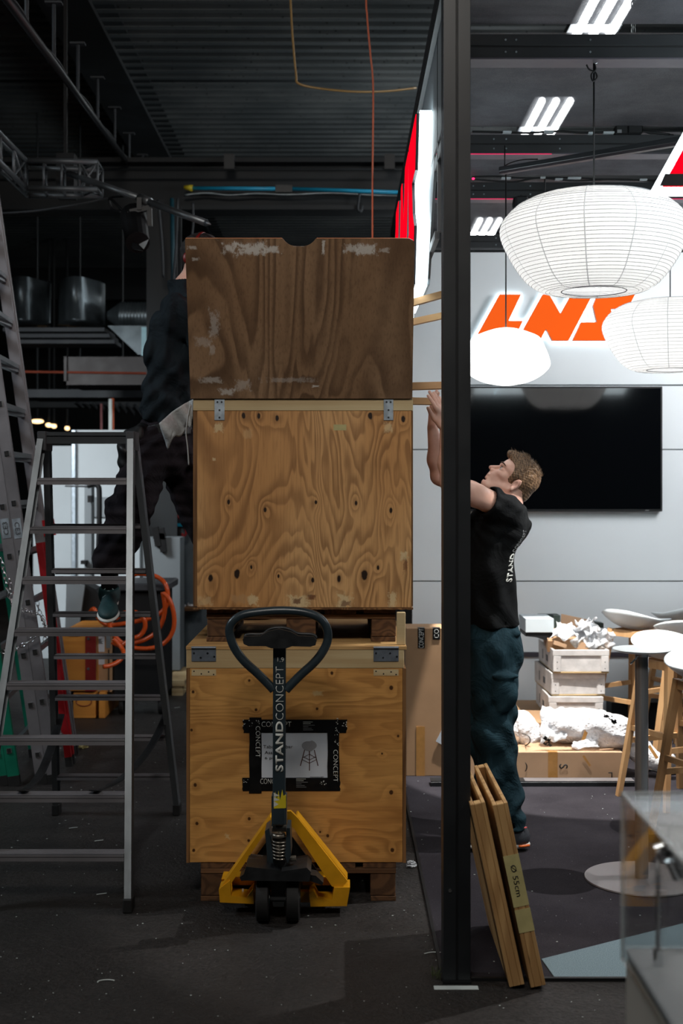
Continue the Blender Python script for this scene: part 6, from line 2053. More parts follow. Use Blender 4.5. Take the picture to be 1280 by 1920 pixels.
m = MB(); m.tube(smooth_path([P(330, 966, 11), P(338, 972, 11), P(346, 985, 11), P(349, 998, 11), P(344, 1006, 11), P(341, 1000, 11)]), .012, 6); tag(m.done('red_cable', M['red_paint'], smooth=True), 'short red cable curled beside the light grey cabinet', 'cable')
# trolley with lid
o = root('tool_trolley', 'black trolley with a dark grey lid behind the ladder step', 'trolley', (X(262, 9.2), 9.2, 0))
m = MB(); m.box((X(212, 9.2), 9.2, .13), (X(306, 9.2), 9.7, Z(1108, 9.2)), .01); m.done('trolley_body', M['black_plastic'], o)
m = MB(); m.box((X(206, 9.2), 9.15, Z(1108, 9.2)), (X(316, 9.2), 9.75, Z(1093, 9.2)), .01); m.done('lid', M['dark_grey'], o)
for px in (222, 296):
    m = MB(); m.lathe([(0, 0), (.06, 0), (.065, .006), (.065, .03), (.06, .036), (0, .036)], (X(px, 9.25), 9.3, .066), 20, (0, 1, 0), (0, 0, 1), (1, 0, 0)); m.done('castor', M['black_rubber'], o)
    m = MB(); m.box((X(px, 9.25), 9.28, .07), (X(px, 9.25) + .03, 9.32, .13)); m.done('castor_fork', M['dark_grey'], o)
o = root('equipment_bag', 'black equipment bag and grey cloth on the floor behind the ladder', 'bag', (X(160, 9.85), 9.85, 0))
m = MB(); m.prism([(X(125, 9.85), .01), (X(205, 9.85), .01), (X(205, 9.85), Z(1140, 9.85)), (X(178, 9.85), Z(1105, 9.85)), (X(160, 9.85), Z(1095, 9.85)), (X(128, 9.85), Z(1100, 9.85))], 9.85, 10.09); m.done('bag_body', M['black_plastic'], o)
m = MB(); m.prism([(X(118, 9.80), .01), (X(130, 9.80), .01), (X(158, 9.80), Z(1098, 9.80)), (X(124, 9.80), Z(1088, 9.80))], 9.81, 9.84); m.done('grey_cloth', M['hall_grey'], o)
# orange hose coils
def hose(label, pts, r=.016, d=9.0):
    m = MB(); m.tube(smooth_path([P(a, c_, dd_) for a, c_, dd_ in pts], 8), r, 8)
    return tag(m.done('orange_hose', M['hose_orange'], smooth=True), label, 'hose')
hose('orange hose looping over the black trolley', [(168, 1150, 9.0), (176, 1142, 8.95), (186, 1160, 8.95), (205, 1172, 8.95), (250, 1166, 8.95), (280, 1160, 8.95), (300, 1150, 8.95), (314, 1130, 8.95), (312, 1100, 8.95), (300, 1085, 9.0), (282, 1078, 9.0), (258, 1076, 9.05), (246, 1082, 9.05)])
hose('outermost orange hose loop hanging right of the trolley', [(306, 1112, 8.9), (318, 1125, 8.88), (326, 1152, 8.88), (325, 1180, 8.88), (312, 1202, 8.88), (290, 1214, 8.88), (262, 1216, 8.88), (236, 1210, 8.88), (218, 1196, 8.88), (208, 1180, 8.88), (203, 1164, 8.88)])
hose('inner orange hose loop in front of the trolley', [(216, 1160, 8.85), (232, 1150, 8.85), (252, 1148, 8.85), (268, 1158, 8.85), (272, 1176, 8.85), (262, 1192, 8.85), (246, 1198, 8.85), (226, 1210, 8.85), (210, 1204, 8.85)])
hose('orange hose end trailing on the floor under the trolley', [(212, 1198, 8.8), (226, 1212, 8.8), (232, 1226, 8.75), (222, 1240, 8.7), (206, 1248, 8.65), (194, 1250, 8.62)])
hose('orange hose strand rising to the right of the trolley', [(305, 1110, 8.93), (309, 1140, 8.93), (304, 1166, 8.93), (292, 1186, 8.93), (270, 1200, 8.93), (244, 1208, 8.93)])
# orange wooden boxes with red straps
def strap_box(label, px0, px1, py0, py1, d, th, strap, lab=False):
    x0, x1 = X(px0, d), X(px1, d)
    z0, z1 = Z(py1, d), Z(py0, d)
    o = root('wooden_case', label, 'case', ((x0 + x1) / 2, d, z0))
    m = MB(); m.box((x0, d, z0), (x1, d + th, z1), .004); m.done('case_body', M['orange_wood'], o)
    if strap:
        m = MB(); m.box((X(strap[0], d), d - .006, z0), (X(strap[1], d), d, z1)); m.done('red_strap', M['red_strap'], o)
        for k in range(4):
            m = MB(); q = (X((strap[0] + strap[1]) / 2 - 4, d), d - .006, z0 + (z1 - z0) * (k + .5) / 4); m.cyl(q, (q[0], q[1] - .006, q[2]), .010, n=10); m.done('rivet', M['chrome'], o)
    return o
ob_ = strap_box('orange wooden case with a dark red metal strap behind the ladder', 116, 180, 1183, 1296, 9.1, .7, (160, 180))
m = MB(); m.box((X(128, 9.1), 9.09, Z(1192, 9.1)), (X(152, 9.1), 9.1, Z(1187, 9.1))); m.done('handle_slot', M['tape_cream'], ob_)
o = root('cardboard_case', 'brown case with white labels right of the orange wooden case', 'case', (X(198, 9.25), 9.25, 0.01))
m = MB(); m.box((X(181, 9.2), 9.2, Z(1298, 9.2)), (X(210, 9.2), 9.8, Z(1184, 9.2)), .004); m.done('case_body', M['cardboard'], o)
m = MB(); m.box((X(182, 9.2), 9.195, Z(1222, 9.2)), (X(196, 9.2), 9.199, Z(1188, 9.2))); m.box((X(183, 9.2), 9.195, Z(1246, 9.2)), (X(196, 9.2), 9.199, Z(1230, 9.2))); m.done('white_label', M['paper'], o)
for k in range(5):
    m = MB(); m.box((X(184, 9.2), 9.192, Z(1206.5 - 2 * k, 9.2)), (X(184 + (9, 7, 10, 6, 8)[k], 9.2), 9.1945, Z(1205.5 - 2 * k, 9.2))); m.done('label_print', M['black_print'], o)
m = MB(); m.box((X(199, 9.2), 9.195, Z(1215, 9.2)), (X(207, 9.2), 9.199, Z(1186, 9.2))); m.done('grey_label', M['hall_grey'], o)
m = MB(); m.box((X(203, 9.2), 9.195, Z(1298, 9.2)), (X(205, 9.2), 9.199, Z(1218, 9.2))); m.done('dark_seam', M['black_print'], o)
for px0, px1, lb in ((136, 178, 'stamped orange wood block under the orange wooden case'), (184, 196, 'orange wood foot under the brown case')):
    o = root('wood_block', lb, 'block', (X((px0 + px1) / 2, 9.1), 9.12, 0))
    m = MB(); m.box((X(px0, 9.1), 9.12, 0.001), (X(px1, 9.1), 9.75, Z(1299, 9.1)), .004); m.done('block_body', M['orange_wood'], o)
    if px0 == 136:
        m = MB(); q = P(157, 1316, 9.115)
        m.tube([q + Vector((.055 * math.cos(a), 0, .03 * math.sin(a))) for a in [2 * PI * k / 20 for k in range(20)]], .003, 4, closed=True); m.done('burned_stamp', M['red_strap'], o)
# small pallet with its end towards us
o = root('pallet', 'pale wooden pallet behind the hose at the foot of the grey cabinet', 'pallet', (X(305, 10.2), 10.2, 0))
for k in range(4):
    m = MB(); m.box((X(196 + k * 38, 10.1), 10.1, .10), (X(196 + k * 38 + 36, 10.1), 10.88, .122)); m.done('deck_board', M['pine_pale'], o)
for px in (200, 262, 322):
    m = MB(); m.box((X(px, 10.1), 10.11, .022), (X(px + 20, 10.1), 10.25, .099)); m.done('block', M['pine_pale'], o)
    m = MB(); m.box((X(px, 10.1), 10.11, .001), (X(px + 20, 10.1), 10.88, .021)); m.done('bottom_board', M['pine_pale'], o)
m = MB(); m.box((X(196, 10.1), 10.1, .078), (X(346, 10.1), 10.2, .0995)); m.done('cross_board', M['pine_pale'], o)

# packing sheet hanging from the upper crate
def fnn(a, c_):
    top = P(364 - 2 * a, 748 + 2 * a, 5.22)
    # a: 0 at the crate edge, 1 at the left tip; c_: 0 top edge, 1 lower edge
    tp = [(364, 748), (345, 757), (322, 772), (298, 794)]
    bt = [(360, 790), (352, 806), (330, 818), (315, 838)]
    f = a * 3; k = min(int(f), 2); f -= k
    p0 = Vector(tp[k]).lerp(Vector(tp[k + 1]), f); p1 = Vector(bt[k]).lerp(Vector(bt[k + 1]), f)
    if c_ > .8: p1 = p1 + Vector((0, 5 * math.sin(a * 14)))
    q = p0.lerp(p1, c_)
    return P(q.x, q.y, 5.4 + .04 * math.sin(a * 5) + .03 * math.sin(a * 11 + c_ * 3) + .05 * (1 - a))
m = MB(); m.grid(fnn, 26, 14); ob = m.done('foam_sheet', M['foam'], smooth=True); solid(ob, .004)
tag(ob, 'grey dimpled packing sheet hanging over the left edge of the upper crate', 'packing sheet')
m = MB(); m.tube(smooth_path([P(357, 760, 5.35), P(352, 785, 5.35), P(349, 812, 5.35), P(352, 840, 5.35), P(354, 872, 5.35)]), .012, 8, flat=.25)
tag(m.done('foam_strip', M['foam'], smooth=True), 'narrow torn strip of grey packing foam hanging left of the upper crate', 'packing strip')

# ================================================================ PEOPLE: distance fields turned into one continuous surface
class Field:
    def __init__(s, lo, hi, h):
        s.lo = np.array(lo, dtype=np.float32); s.h = h
        n = np.ceil((np.array(hi) - np.array(lo)) / h).astype(int) + 1
        s.n = n
        s.F = np.full(tuple(n), 0.3, dtype=np.float32)
        s.k = 0.01

    def _sub(s, lo, hi, pad):
        a = np.maximum(0, np.floor((np.array(lo) - pad - s.lo) / s.h).astype(int))
        b = np.minimum(s.n, np.ceil((np.array(hi) + pad - s.lo) / s.h).astype(int) + 2)
        if np.any(b <= a): return None
        sl = tuple(slice(int(a[i]), int(b[i])) for i in range(3))
        ax = [s.lo[i] + np.arange(a[i], b[i], dtype=np.float32) * s.h for i in range(3)]
        return sl, ax[0][:, None, None], ax[1][None, :, None], ax[2][None, None, :]

    def _op(s, sl, d, k, op):
        A = s.F[sl]
        if op == 'add':
            if k > 0:
                hh = np.clip(.5 + .5 * (A - d) / k, 0, 1)
                s.F[sl] = A * (1 - hh) + d * hh - k * hh * (1 - hh)
            else: s.F[sl] = np.minimum(A, d)
        elif op == 'sub':
            d = -d
            if k > 0:
                hh = np.clip(.5 - .5 * (A - d) / k, 0, 1)
                s.F[sl] = A * (1 - hh) + d * hh + k * hh * (1 - hh)
            else: s.F[sl] = np.maximum(A, d)

    def cap(s, a, b, ra, rb=None, k=None, op='add', sc=(1, 1, 1)):
        rb = ra if rb is None else rb
        k = s.k if k is None else k
        a = np.array(tuple(a), dtype=np.float32); b = np.array(tuple(b), dtype=np.float32)
        sc = np.array(sc, dtype=np.float32)
        r = max(ra, rb)
        q = s._sub(np.minimum(a, b) - r * sc, np.maximum(a, b) + r * sc, k + .02)
        if q is None: return
        sl, X_, Y_, Z_ = q
        A, B = a / sc, b / sc
        ab = B - A; L2 = float(ab @ ab) + 1e-12
        px, py, pz = X_ / sc[0] - A[0], Y_ / sc[1] - A[1], Z_ / sc[2] - A[2]
        t = np.clip((px * ab[0] + py * ab[1] + pz * ab[2]) / L2, 0, 1)
        d = np.sqrt((px - t * ab[0]) ** 2 + (py - t * ab[1]) ** 2 + (pz - t * ab[2]) ** 2) - (ra + (rb - ra) * t)
        s._op(sl, d * float(sc.min()), k, op)

    def ell(s, c, r, k=None, op='add', R=None):
        """ellipsoid, R: 3x3 whose columns are its axes"""
        k = s.k if k is None else k
        c = np.array(tuple(c), dtype=np.float32); r = np.array(r, dtype=np.float32)
        ext = float(r.max())
        q = s._sub(c - ext, c + ext, k + .02)
        if q is None: return
        sl, X_, Y_, Z_ = q
        px, py, pz = X_ - c[0], Y_ - c[1], Z_ - c[2]
        if R is not None:
            R = np.array(R, dtype=np.float32)
            qx = px * R[0, 0] + py * R[1, 0] + pz * R[2, 0]
            qy = px * R[0, 1] + py * R[1, 1] + pz * R[2, 1]
            qz = px * R[0, 2] + py * R[1, 2] + pz * R[2, 2]
        else: qx, qy, qz = px, py, pz
        k0 = np.sqrt((qx / r[0]) ** 2 + (qy / r[1]) ** 2 + (qz / r[2]) ** 2)
        k1 = np.sqrt((qx / r[0] ** 2) ** 2 + (qy / r[1] ** 2) ** 2 + (qz / r[2] ** 2) ** 2) + 1e-9
        s._op(sl, k0 * (k0 - 1) / k1, k, op)

    def cut(s, p, n):
        """remove everything on the side of the plane that n points to"""
        n = np.array(tuple(Vector(n).normalized())); p = np.array(tuple(p))
        ax = [s.lo[i] + np.arange(s.n[i], dtype=np.float32) * s.h for i in range(3)]
        d = (ax[0][:, None, None] - p[0]) * n[0] + (ax[1][None, :, None] - p[1]) * n[1] + (ax[2][None, None, :] - p[2]) * n[2]
        s.F = np.maximum(s.F, d.astype(np.float32))

    def cut_local(s, p, n, rad):
        n = np.array(tuple(Vector(n).normalized())); p = np.array(tuple(p))
        q = s._sub(p - rad, p + rad, 0)
        sl, X_, Y_, Z_ = q
        d = (X_ - p[0]) * n[0] + (Y_ - p[1]) * n[1] + (Z_ - p[2]) * n[2]
        rr = np.sqrt((X_ - p[0]) ** 2 + (Y_ - p[1]) ** 2 + (Z_ - p[2]) ** 2)
        d = np.where(rr > rad * .97, -1, d)
        s.F[sl] = np.maximum(s.F[sl], d.astype(np.float32))

    def ripple(s, fn):
        ax = [s.lo[i] + np.arange(s.n[i], dtype=np.float32) * s.h for i in range(3)]
        s.F += fn(ax[0][:, None, None], ax[1][None, :, None], ax[2][None, None, :]).astype(np.float32)

    def mesh(s, name, tint=None):
        F = s.F
        S = F < 0
        c = [S[i:F.shape[0] - 1 + i, j:F.shape[1] - 1 + j, k:F.shape[2] - 1 + k] for i in (0, 1) for j in (0, 1) for k in (0, 1)]
        al = c[0].copy(); an = c[0].copy()
        for q in c[1:]:
            al &= q; an |= q
        act = an & ~al
        I = np.argwhere(act)
        idx = -np.ones(act.shape, dtype=np.int32)
        idx[act] = np.arange(len(I))
        corners = np.array([(i, j, k) for i in (0, 1) for j in (0, 1) for k in (0, 1)])
        V = np.stack([F[I[:, 0] + a, I[:, 1] + b, I[:, 2] + d] for a, b, d in corners], 1)
        edges = [(a, b) for a in range(8) for b in range(a + 1, 8) if np.abs(corners[a] - corners[b]).sum() == 1]
        P_ = np.zeros((len(I), 3)); C_ = np.zeros(len(I))
        for a, b in edges:
            m_ = (V[:, a] < 0) != (V[:, b] < 0)
            t = np.where(m_, V[:, a] / np.where(m_, V[:, a] - V[:, b], 1), 0)
            p = corners[a][None] + t[:, None] * (corners[b] - corners[a])[None]
            P_ += np.where(m_[:, None], p, 0); C_ += m_
        P_ = (I + P_ / C_[:, None]) * s.h + s.lo
        faces = []
        for axis in range(3):
            o1, o2 = (axis + 1) % 3, (axis + 2) % 3
            sl0 = [slice(1, -1)] * 3; sl1 = [slice(1, -1)] * 3
            sl0[axis] = slice(0, -1); sl1[axis] = slice(1, None)
            A, B = S[tuple(sl0)], S[tuple(sl1)]
            E = np.argwhere(A != B)
            if not len(E): continue
            inside = A[tuple(E.T)]
            E = E.copy(); E[:, o1] += 1; E[:, o2] += 1
            def g(d1, d2):
                q = E.copy(); q[:, o1] -= d1; q[:, o2] -= d2
                return idx[q[:, 0], q[:, 1], q[:, 2]]
            a, b, c_, d = g(1, 1), g(0, 1), g(0, 0), g(1, 0)
            quad = np.stack([a, b, c_, d], 1)
            quad[~inside] = quad[~inside][:, ::-1]
            faces.append(quad[(quad >= 0).all(1)])
        Q_ = np.concatenate(faces)
        me = bpy.data.meshes.new(name)
        me.vertices.add(len(P_)); me.vertices.foreach_set('co', P_.astype(np.float32).ravel())
        me.loops.add(len(Q_) * 4); me.loops.foreach_set('vertex_index', Q_.astype(np.int32).ravel())
        me.polygons.add(len(Q_)); me.polygons.foreach_set('loop_start', np.arange(0, len(Q_) * 4, 4, dtype=np.int32))
        me.polygons.foreach_set('loop_total', np.full(len(Q_), 4, dtype=np.int32))
        me.update(calc_edges=True)
        if tint:
            w = np.zeros(len(P_))
            for (p, r, a) in tint:
                w = np.maximum(w, a * np.clip(1.6 - 1.6 * np.linalg.norm(P_ - np.array(tuple(p)), axis=1) / r, 0, 1))
            at = me.attributes.new('tint', 'FLOAT', 'POINT')
            at.data.foreach_set('value', w.astype(np.float32))
        return me


def hand(f, wrist, along, palm_n, size=1.0, curl=0.15, side=1, spread=0.10, curls=None, thumb_out=.8):
    """five fingered hand: along = wrist to fingers, palm_n = where the palm faces, side = +1/-1 which edge the thumb leaves"""
    w = Vector(wrist); z = Vector(along).normalized(); y = Vector(palm_n); y = (y - z * y.dot(z)).normalized(); x = y.cross(z) * side
    S_ = size
    def L(a, b, c_): return w + x * (a * S_) + y * (b * S_) + z * (c_ * S_)
    k = .006
    for a in (-.024, -.008, .008, .024):
        f.cap(L(a * .75, .0, .012), L(a, 0, .088 - abs(a) * .25), .0155 * S_, .0135 * S_, k=.012)
    f.cap(L(.026, .008, .02), L(.030, .008, .055), .015 * S_, .014 * S_, k=.012)
    f.cap(L(-.024, .008, .02), L(-.026, .008, .06), .013 * S_, .012 * S_, k=.012)
    fb = [(.029, .086, .074, .0088), (.0098, .092, .083, .0092), (-.0095, .089, .077, .0088), (-.028, .080, .060, .0077)]
    tips = []
    for i, (bx, bz, ln, r) in enumerate(fb):
        c0 = (curls[i] if curls else curl)
        ang = 0.0
        p = L(bx, 0, bz)
        sp = spread * (1.5 - i)
        seg = (.45, .30, .25)
        for j in range(3):
            ang += c0 * (1.0 if j else .7)
            d = (z * math.cos(ang) + y * math.sin(ang)) * math.cos(sp) + x * math.sin(sp)
            q = p + d * (ln * seg[j] * S_)
            rr_ = r * (1 - .08 * j) * S_
            f.cap(p, q, rr_, rr_ * .93, k=.0035 if j else .008)
            p = q
        tips.append(p)
    # thumb leaves the side of the palm near its base
    p0 = L(.022, .006, .022); p1 = L(.040 + .01 * thumb_out, .016, .052); p2 = L(.048 + .022 * thumb_out, .02, .082); p3 = L(.050 + .028 * thumb_out, .022, .106)
    f.cap(p0, p1, .0145 * S_, .0122 * S_, k=.010); f.cap(p1, p2, .0112 * S_, .0098 * S_, k=.005); f.cap(p2, p3, .0098 * S_, .0082 * S_, k=.003)
    return tips + [p3]


def head(f, O, fw, up, lat, S_=1.0):
    """face, skull, ears and jaw around the ear centre O; returns a local -> world function"""
    fw, up, lat = Vector(fw).normalized(), Vector(up).normalized(), Vector(lat).normalized()
    R_ = np.array([list(fw), list(lat), list(up)]).T
    def L(a, b, c_): return O + fw * (a * S_) + lat * (b * S_) + up * (c_ * S_)
    def e(c_, r, k=.012, op='add'): f.ell(L(*c_), [v * S_ for v in r], k, op, R_)
    def cp(a, b, ra, rb=None, k=.01, op='add'): f.cap(L(*a), L(*b), ra * S_, (rb if rb is not None else ra) * S_, k, op)
    e((.010, 0, .047), (.088, .073, .082))
    e((.052, 0, .040), (.054, .060, .052), .02)
    e((.050, 0, -.028), (.050, .052, .066), .02)
    for s_ in (-1, 1):
        cp((.004, s_ * .052, -.036), (.076, s_ * .016, -.094), .019, .015, .018)
        cp((.062, s_ * .046, -.012), (.084, s_ * .034, -.016), .017, .014, .014)      # cheekbone
        cp((.094, s_ * .036, .026), (.104, s_ * .012, .022), .0085, .0085, .010)     # brow ridge
    cp((.084, -.010, -.094), (.084, .010, -.094), .0175, None, .014)
    cp((.088, 0, -.085), (.090, 0, -.040), .022, .030, .02)
    for s_ in (-1, 1):
        e((.108, s_ * .031, .006), (.016, .015, .011), .010, 'sub')                  # eye socket
        e((.084, s_ * .031, .005), (.0155, .016, .0135), .004)                       # lids over the ball
    cp((.102, 0, .010), (.128, 0, -.024), .0072, .0105, .008)
    for s_ in (-1, 1):
        e((.113, s_ * .011, -.029), (.011, .0085, .009), .005)
        e((.118, s_ * .006, -.037), (.005, .0035, .003), .002, 'sub')
    cp((.110, -.014, -.0535), (.110, .014, -.0535), .0070, None, .006)
    cp((.106, -.012, -.068), (.106, .012, -.068), .0078, None, .006)
    cp((.1195, -.020, -.0605), (.1195, .020, -.0605), .0022, None, .002, 'sub')
    e((.104, 0, -.080), (.008, .02, .005), .006, 'sub')
    for s_ in (-1, 1):
        e((-.002, s_ * .076, .004), (.016, .008, .031), .006)
        e((.004, s_ * .083, -.001), (.009, .006, .017), .004, 'sub')
        e((-.001, s_ * .080, -.026), (.009, .006, .010), .004)
        cp((-.012, s_ * .082, .012), (-.006, s_ * .084, .028), .004, .004, .003)
    return L


# ---------------------------------------------------------------- the man in the t-shirt (right)
YB = 5.93
YN, YF = 5.80, 6.06
man = root('person', 'young man in a black t-shirt and dark teal work trousers reaching up to the left', 'person', (X(950, YB), YB, 0.006))
O = P(966, 909, YB - .078)
O.y = YB
fwd, upd = Vector((-.66, 0, .75)), Vector((.75, 0, .66))
f = Field((.30, 5.52, 1.36), (.96, 6.22, 2.20), .0030)
Lh = head(f, O, fwd, upd, (0, 1, 0))
# neck
f.cap(Lh(-.020, 0, -.005), P(947, 958, YB), .055, .062, k=.03)
f.cap(Lh(.030, 0, -.070), P(938, 955, YB), .038, .050, k=.03)
f.cap(P(947, 960, YB), P(935, 1000, YB), .075, .10, k=.03)
# arms
shN, shF = P(940, 952, YN - .02), P(940, 952, YF + .02)
elN, wrN = P(843, 905, 5.62), P(835, 800, 5.66)
elF, wrF = P(824, 893, 5.98), P(811, 803, 5.92)
def arm(sh, el, wr):
    f.cap(sh, sh.lerp(el, .5), .056, .050, k=.02)
    f.cap(sh.lerp(el, .5), el, .050, .038, k=.02)
    f.cap(el, el.lerp(wr, .35), .037, .041, k=.03)
    f.cap(el.lerp(wr, .35), wr, .041, .0255, k=.035)
arm(shN, elN, wrN); arm(shF, elF, wrF)
f.cap(shN, shF, .055, .055, k=.03)
dN = (P(805, 722, 5.66) - P(829, 797, 5.66)).normalized()
hand(f, wrN + dN * -.005, dN, (-.80, .60, -.2), 1.0, .10, side=-1, spread=.13, curls=(.10, .12, .12, .08), thumb_out=.2)
dF = (P(815, 730, 5.92) - P(811, 800, 5.92)).normalized()
hand(f, wrF, dF, (.85, -.45, .1), 1.0, .12, side=1, spread=.05, thumb_out=.0)
tint = [(Lh(.118, 0, -.054), .012, .55), (Lh(.114, 0, -.068), .012, .55), (Lh(.114, .012, -.058), .008, .35), (Lh(.135, 0, -.024), .02, .22), (Lh(-.0, -.083, 0), .03, .25),
        (Lh(.085, -.035, -.03), .035, .12), (elN, .05, .10)]
body = link_mesh('body', f.mesh('body', tint), M['skin'], man, smooth=True)
del f
# eyes, brows
for s_ in (-1, 1):
    m = MB(); m.ell(Lh(.0895, s_ * .031, .0045), (.0118, .0118, .0118), 16, 10); m.done('eye', M['eye_white'], man, smooth=True)
    m = MB(); q = Lh(.0980, s_ * .0315, .0065); m.ell(q, (.0052, .0052, .0052), 14, 8); m.done('iris', M['eye_dark'], man, smooth=True)
    m = MB(); m.tube([Lh(.1035 - .06 * (abs(t_) * .55) ** 2 * 3, s_ * (.030 + .02 * t_), .0125 + .002 * (1 - t_ * t_)) for t_ in (-1, -.5, 0, .5, 1)], .0016, 6); m.done('eyelash', M['eye_dark'], man, smooth=True)
    m = MB(); m.tube([Lh(.1115 - .012 * max(0, t_ + .3) ** 2, s_ * (.030 + .020 * t_), .0275 + .003 * math.cos(t_ * 1.8)) for t_ in (-1, -.6, -.2, .2, .6, 1)], [.002, .0034, .0038, .0036, .003, .0012], 8); m.done('eyebrow', M['brow'], man, smooth=True)
# hair: cap cut along the hairline
f = Field((.68, 5.80, 1.50), (.96, 6.06, 1.86), .0022)
R_ = np.array([list(fwd.normalized()), [0, 1, 0], list(upd.normalized())]).T
f.ell(Lh(.008, 0, .051), (.096, .082, .091), .0, 'add', R_)
f.ell(Lh(.060, 0, .082), (.050, .058, .040), .02, 'add', R_)
f.ell(Lh(.096, 0, .086), (.034, .044, .020), .02, 'add', R_)
f.cap(Lh(-.050, 0, .0), Lh(-.030, 0, -.052), .045, .034, k=.02)
for s_ in (-1, 1):
    f.cap(Lh(.030, s_ * .070, .030), Lh(.020, s_ * .070, .004), .010, .007, k=.01)
# face opening
f.ell(Lh(.118, 0, .0), (.072, .10, .072), .006, 'sub', R_)
f.ell(Lh(.080, 0, .008), (.040, .12, .062), .008, 'sub', R_)
f.ell(Lh(.075, 0, -.055), (.085, .10, .060), .006, 'sub', R_)
for s_ in (-1, 1):
    f.ell(Lh(.002, s_ * .082, -.002), (.022, .024, .031), .004, 'sub', R_)
    f.ell(Lh(.010, s_ * .075, -.050), (.035, .03, .03), .006, 'sub', R_)
fu, uu_ = np.array(fwd.normalized()), np.array(upd.normalized()); Oa = np.array(O)
def hair_r(x, y, z):
    a = (x - Oa[0]) * fu[0] + (z - Oa[2]) * fu[2]
    b = (x - Oa[0]) * uu_[0] + (z - Oa[2]) * uu_[2]
    l = y - Oa[1]
    top = np.clip((b - .04) / .05, 0, 1)
    return (.0026 * top * np.sin(l * 520 + 9 * np.sin(a * 35)) + .0018 * top * np.sin(l * 230 + 60 * a + 3 * np.sin(b * 50)) + .0005 * np.sin(a * 300 + b * 500 + l * 200))
f.ripple(hair_r)
hair = link_mesh('hair', f.mesh('hair'), M['hair'], man, smooth=True)
del f
rr = random.Random(4)
m = MB()
for k in range(520):
    a_ = rr.uniform(-.06, .115); l_ = rr.uniform(-.05, .05)
    base = Lh(a_, l_, .0)
    zt_ = .05 + .088 * math.sqrt(max(0, 1 - ((a_ - .01) / .125) ** 2 - (l_ / .10) ** 2))
    if a_ > .08: zt_ = min(zt_, .105)
    p0 = Lh(a_, l_, zt_ - .006)
    dr = (fwd * rr.uniform(-.3, 1.0) + upd * rr.uniform(.5, 1.0) + Vector((0, rr.uniform(-.5, .5), 0))).normalized()
    ln = rr.uniform(.010, .026)
    m.tube([p0, p0 + dr * ln * .6, p0 + dr * ln + fwd * ln * .35], [.0011, .0008, .0002], 3, caps=False)
stuff(m.done('hair_tufts', M['hair'], hair, smooth=True))

# t-shirt
f = Field((.50, 5.50, .96), (.90, 6.36, 1.68), .0055)
f.k = .04
ch, ws, hm = P(926, 985, YB), P(917, 1080, YB), P(923, 1172, YB)
f.cap(ch, ws, .120, .112, sc=(1, 1.5, 1)); f.cap(ws, hm, .112, .118, sc=(1, 1.55, 1))
f.cap(P(942, 962, YN + .04), P(942, 962, YF - .04), .075, .075, k=.05)
f.ell(P(958, 985, YN + .05), (.075, .09, .10), .05); f.ell(P(958, 985, YF - .05), (.075, .09, .10), .05)
f.cap(P(950, 958, YB), P(950, 975, YB), .075, .10, k=.04, sc=(1, 1.2, 1))
cuN, cuF = shN.lerp(elN, .30), shF.lerp(elF, .30)
for sh_, el_, cu_ in ((shN, elN, cuN), (shF, elF, cuF)):
    f.cap(sh_ + Vector((.01, 0, -.01)), sh_.lerp(el_, .42), .078, .070, k=.03)
zz0 = hm.z
def folds(x, y, z):
    w = np.clip((1.62 - z) / .2, 0, 1)
    return (.0045 * np.sin(40 * (x * 1.2 + z * .55) + 6 * np.sin(7 * z) + 9 * y) * w + .004 * np.sin(58 * (z * .45 - x) + 5 * np.sin(9 * z + 3 * y))
            + .003 * np.sin(90 * z + 30 * x + 4 * np.sin(20 * y)) * np.clip((z - 1.35) / .1, 0, 1) + .004 * np.sin(30 * y + 10 * z) * w)
f.ripple(folds)
f.cut(hm, (0.05, 0, -1))
f.cap(hm + Vector((0, 0, .04)), hm + Vector((0, 0, -.05)), .098, .102, k=.0, op='sub', sc=(1, 1.6, 1))
for sh_, el_, cu_ in ((shN, elN, cuN), (shF, elF, cuF)):
    f.cut_local(cu_, (el_ - sh_), .16)
    f.cap(cu_ - (el_ - sh_).normalized() * .05, cu_ + (el_ - sh_).normalized() * .05, .060, .063, k=0, op='sub')
f.cap(P(945, 945, YB), P(950, 915, YB), .062, .075, k=.004, op='sub')
shirt = link_mesh('t_shirt', f.mesh('t_shirt'), M['shirt_black'], man, smooth=True)
del f
# lettering on the back of the shirt
bk = P(974, 1040, YB - .02)
tm = text_mesh('STAND', .028, offset=.03, width=.13, extrude=.001)
tm2 = text_mesh('CONCEPT', .028, offset=-.01, width=.10, extrude=.001)
bm_ = None
for tmm, zc in ((tm, Z(1061, YB)), (tm2, Z(1012, YB))):
    n = len(tmm.vertices)
    for v in tmm.vertices:
        zz = zc + v.co.x
        yy = YB - .15 + (-v.co.y)
        # on the surface of the back: ray march along -x
        hit, loc, nor, _ = shirt.ray_cast(MW[shirt.name].inverted() @ Vector((1.2, yy, zz)), Vector((-1, 0, 0)))
        xx = (MW[shirt.name] @ loc).x if hit else X(970, YB)
        v.co = Vector((xx + .0012 + v.co.z, yy, zz))
    link_mesh('shirt_lettering', tmm, M['white_print'] if tmm is tm else M['grey_print'], shirt)

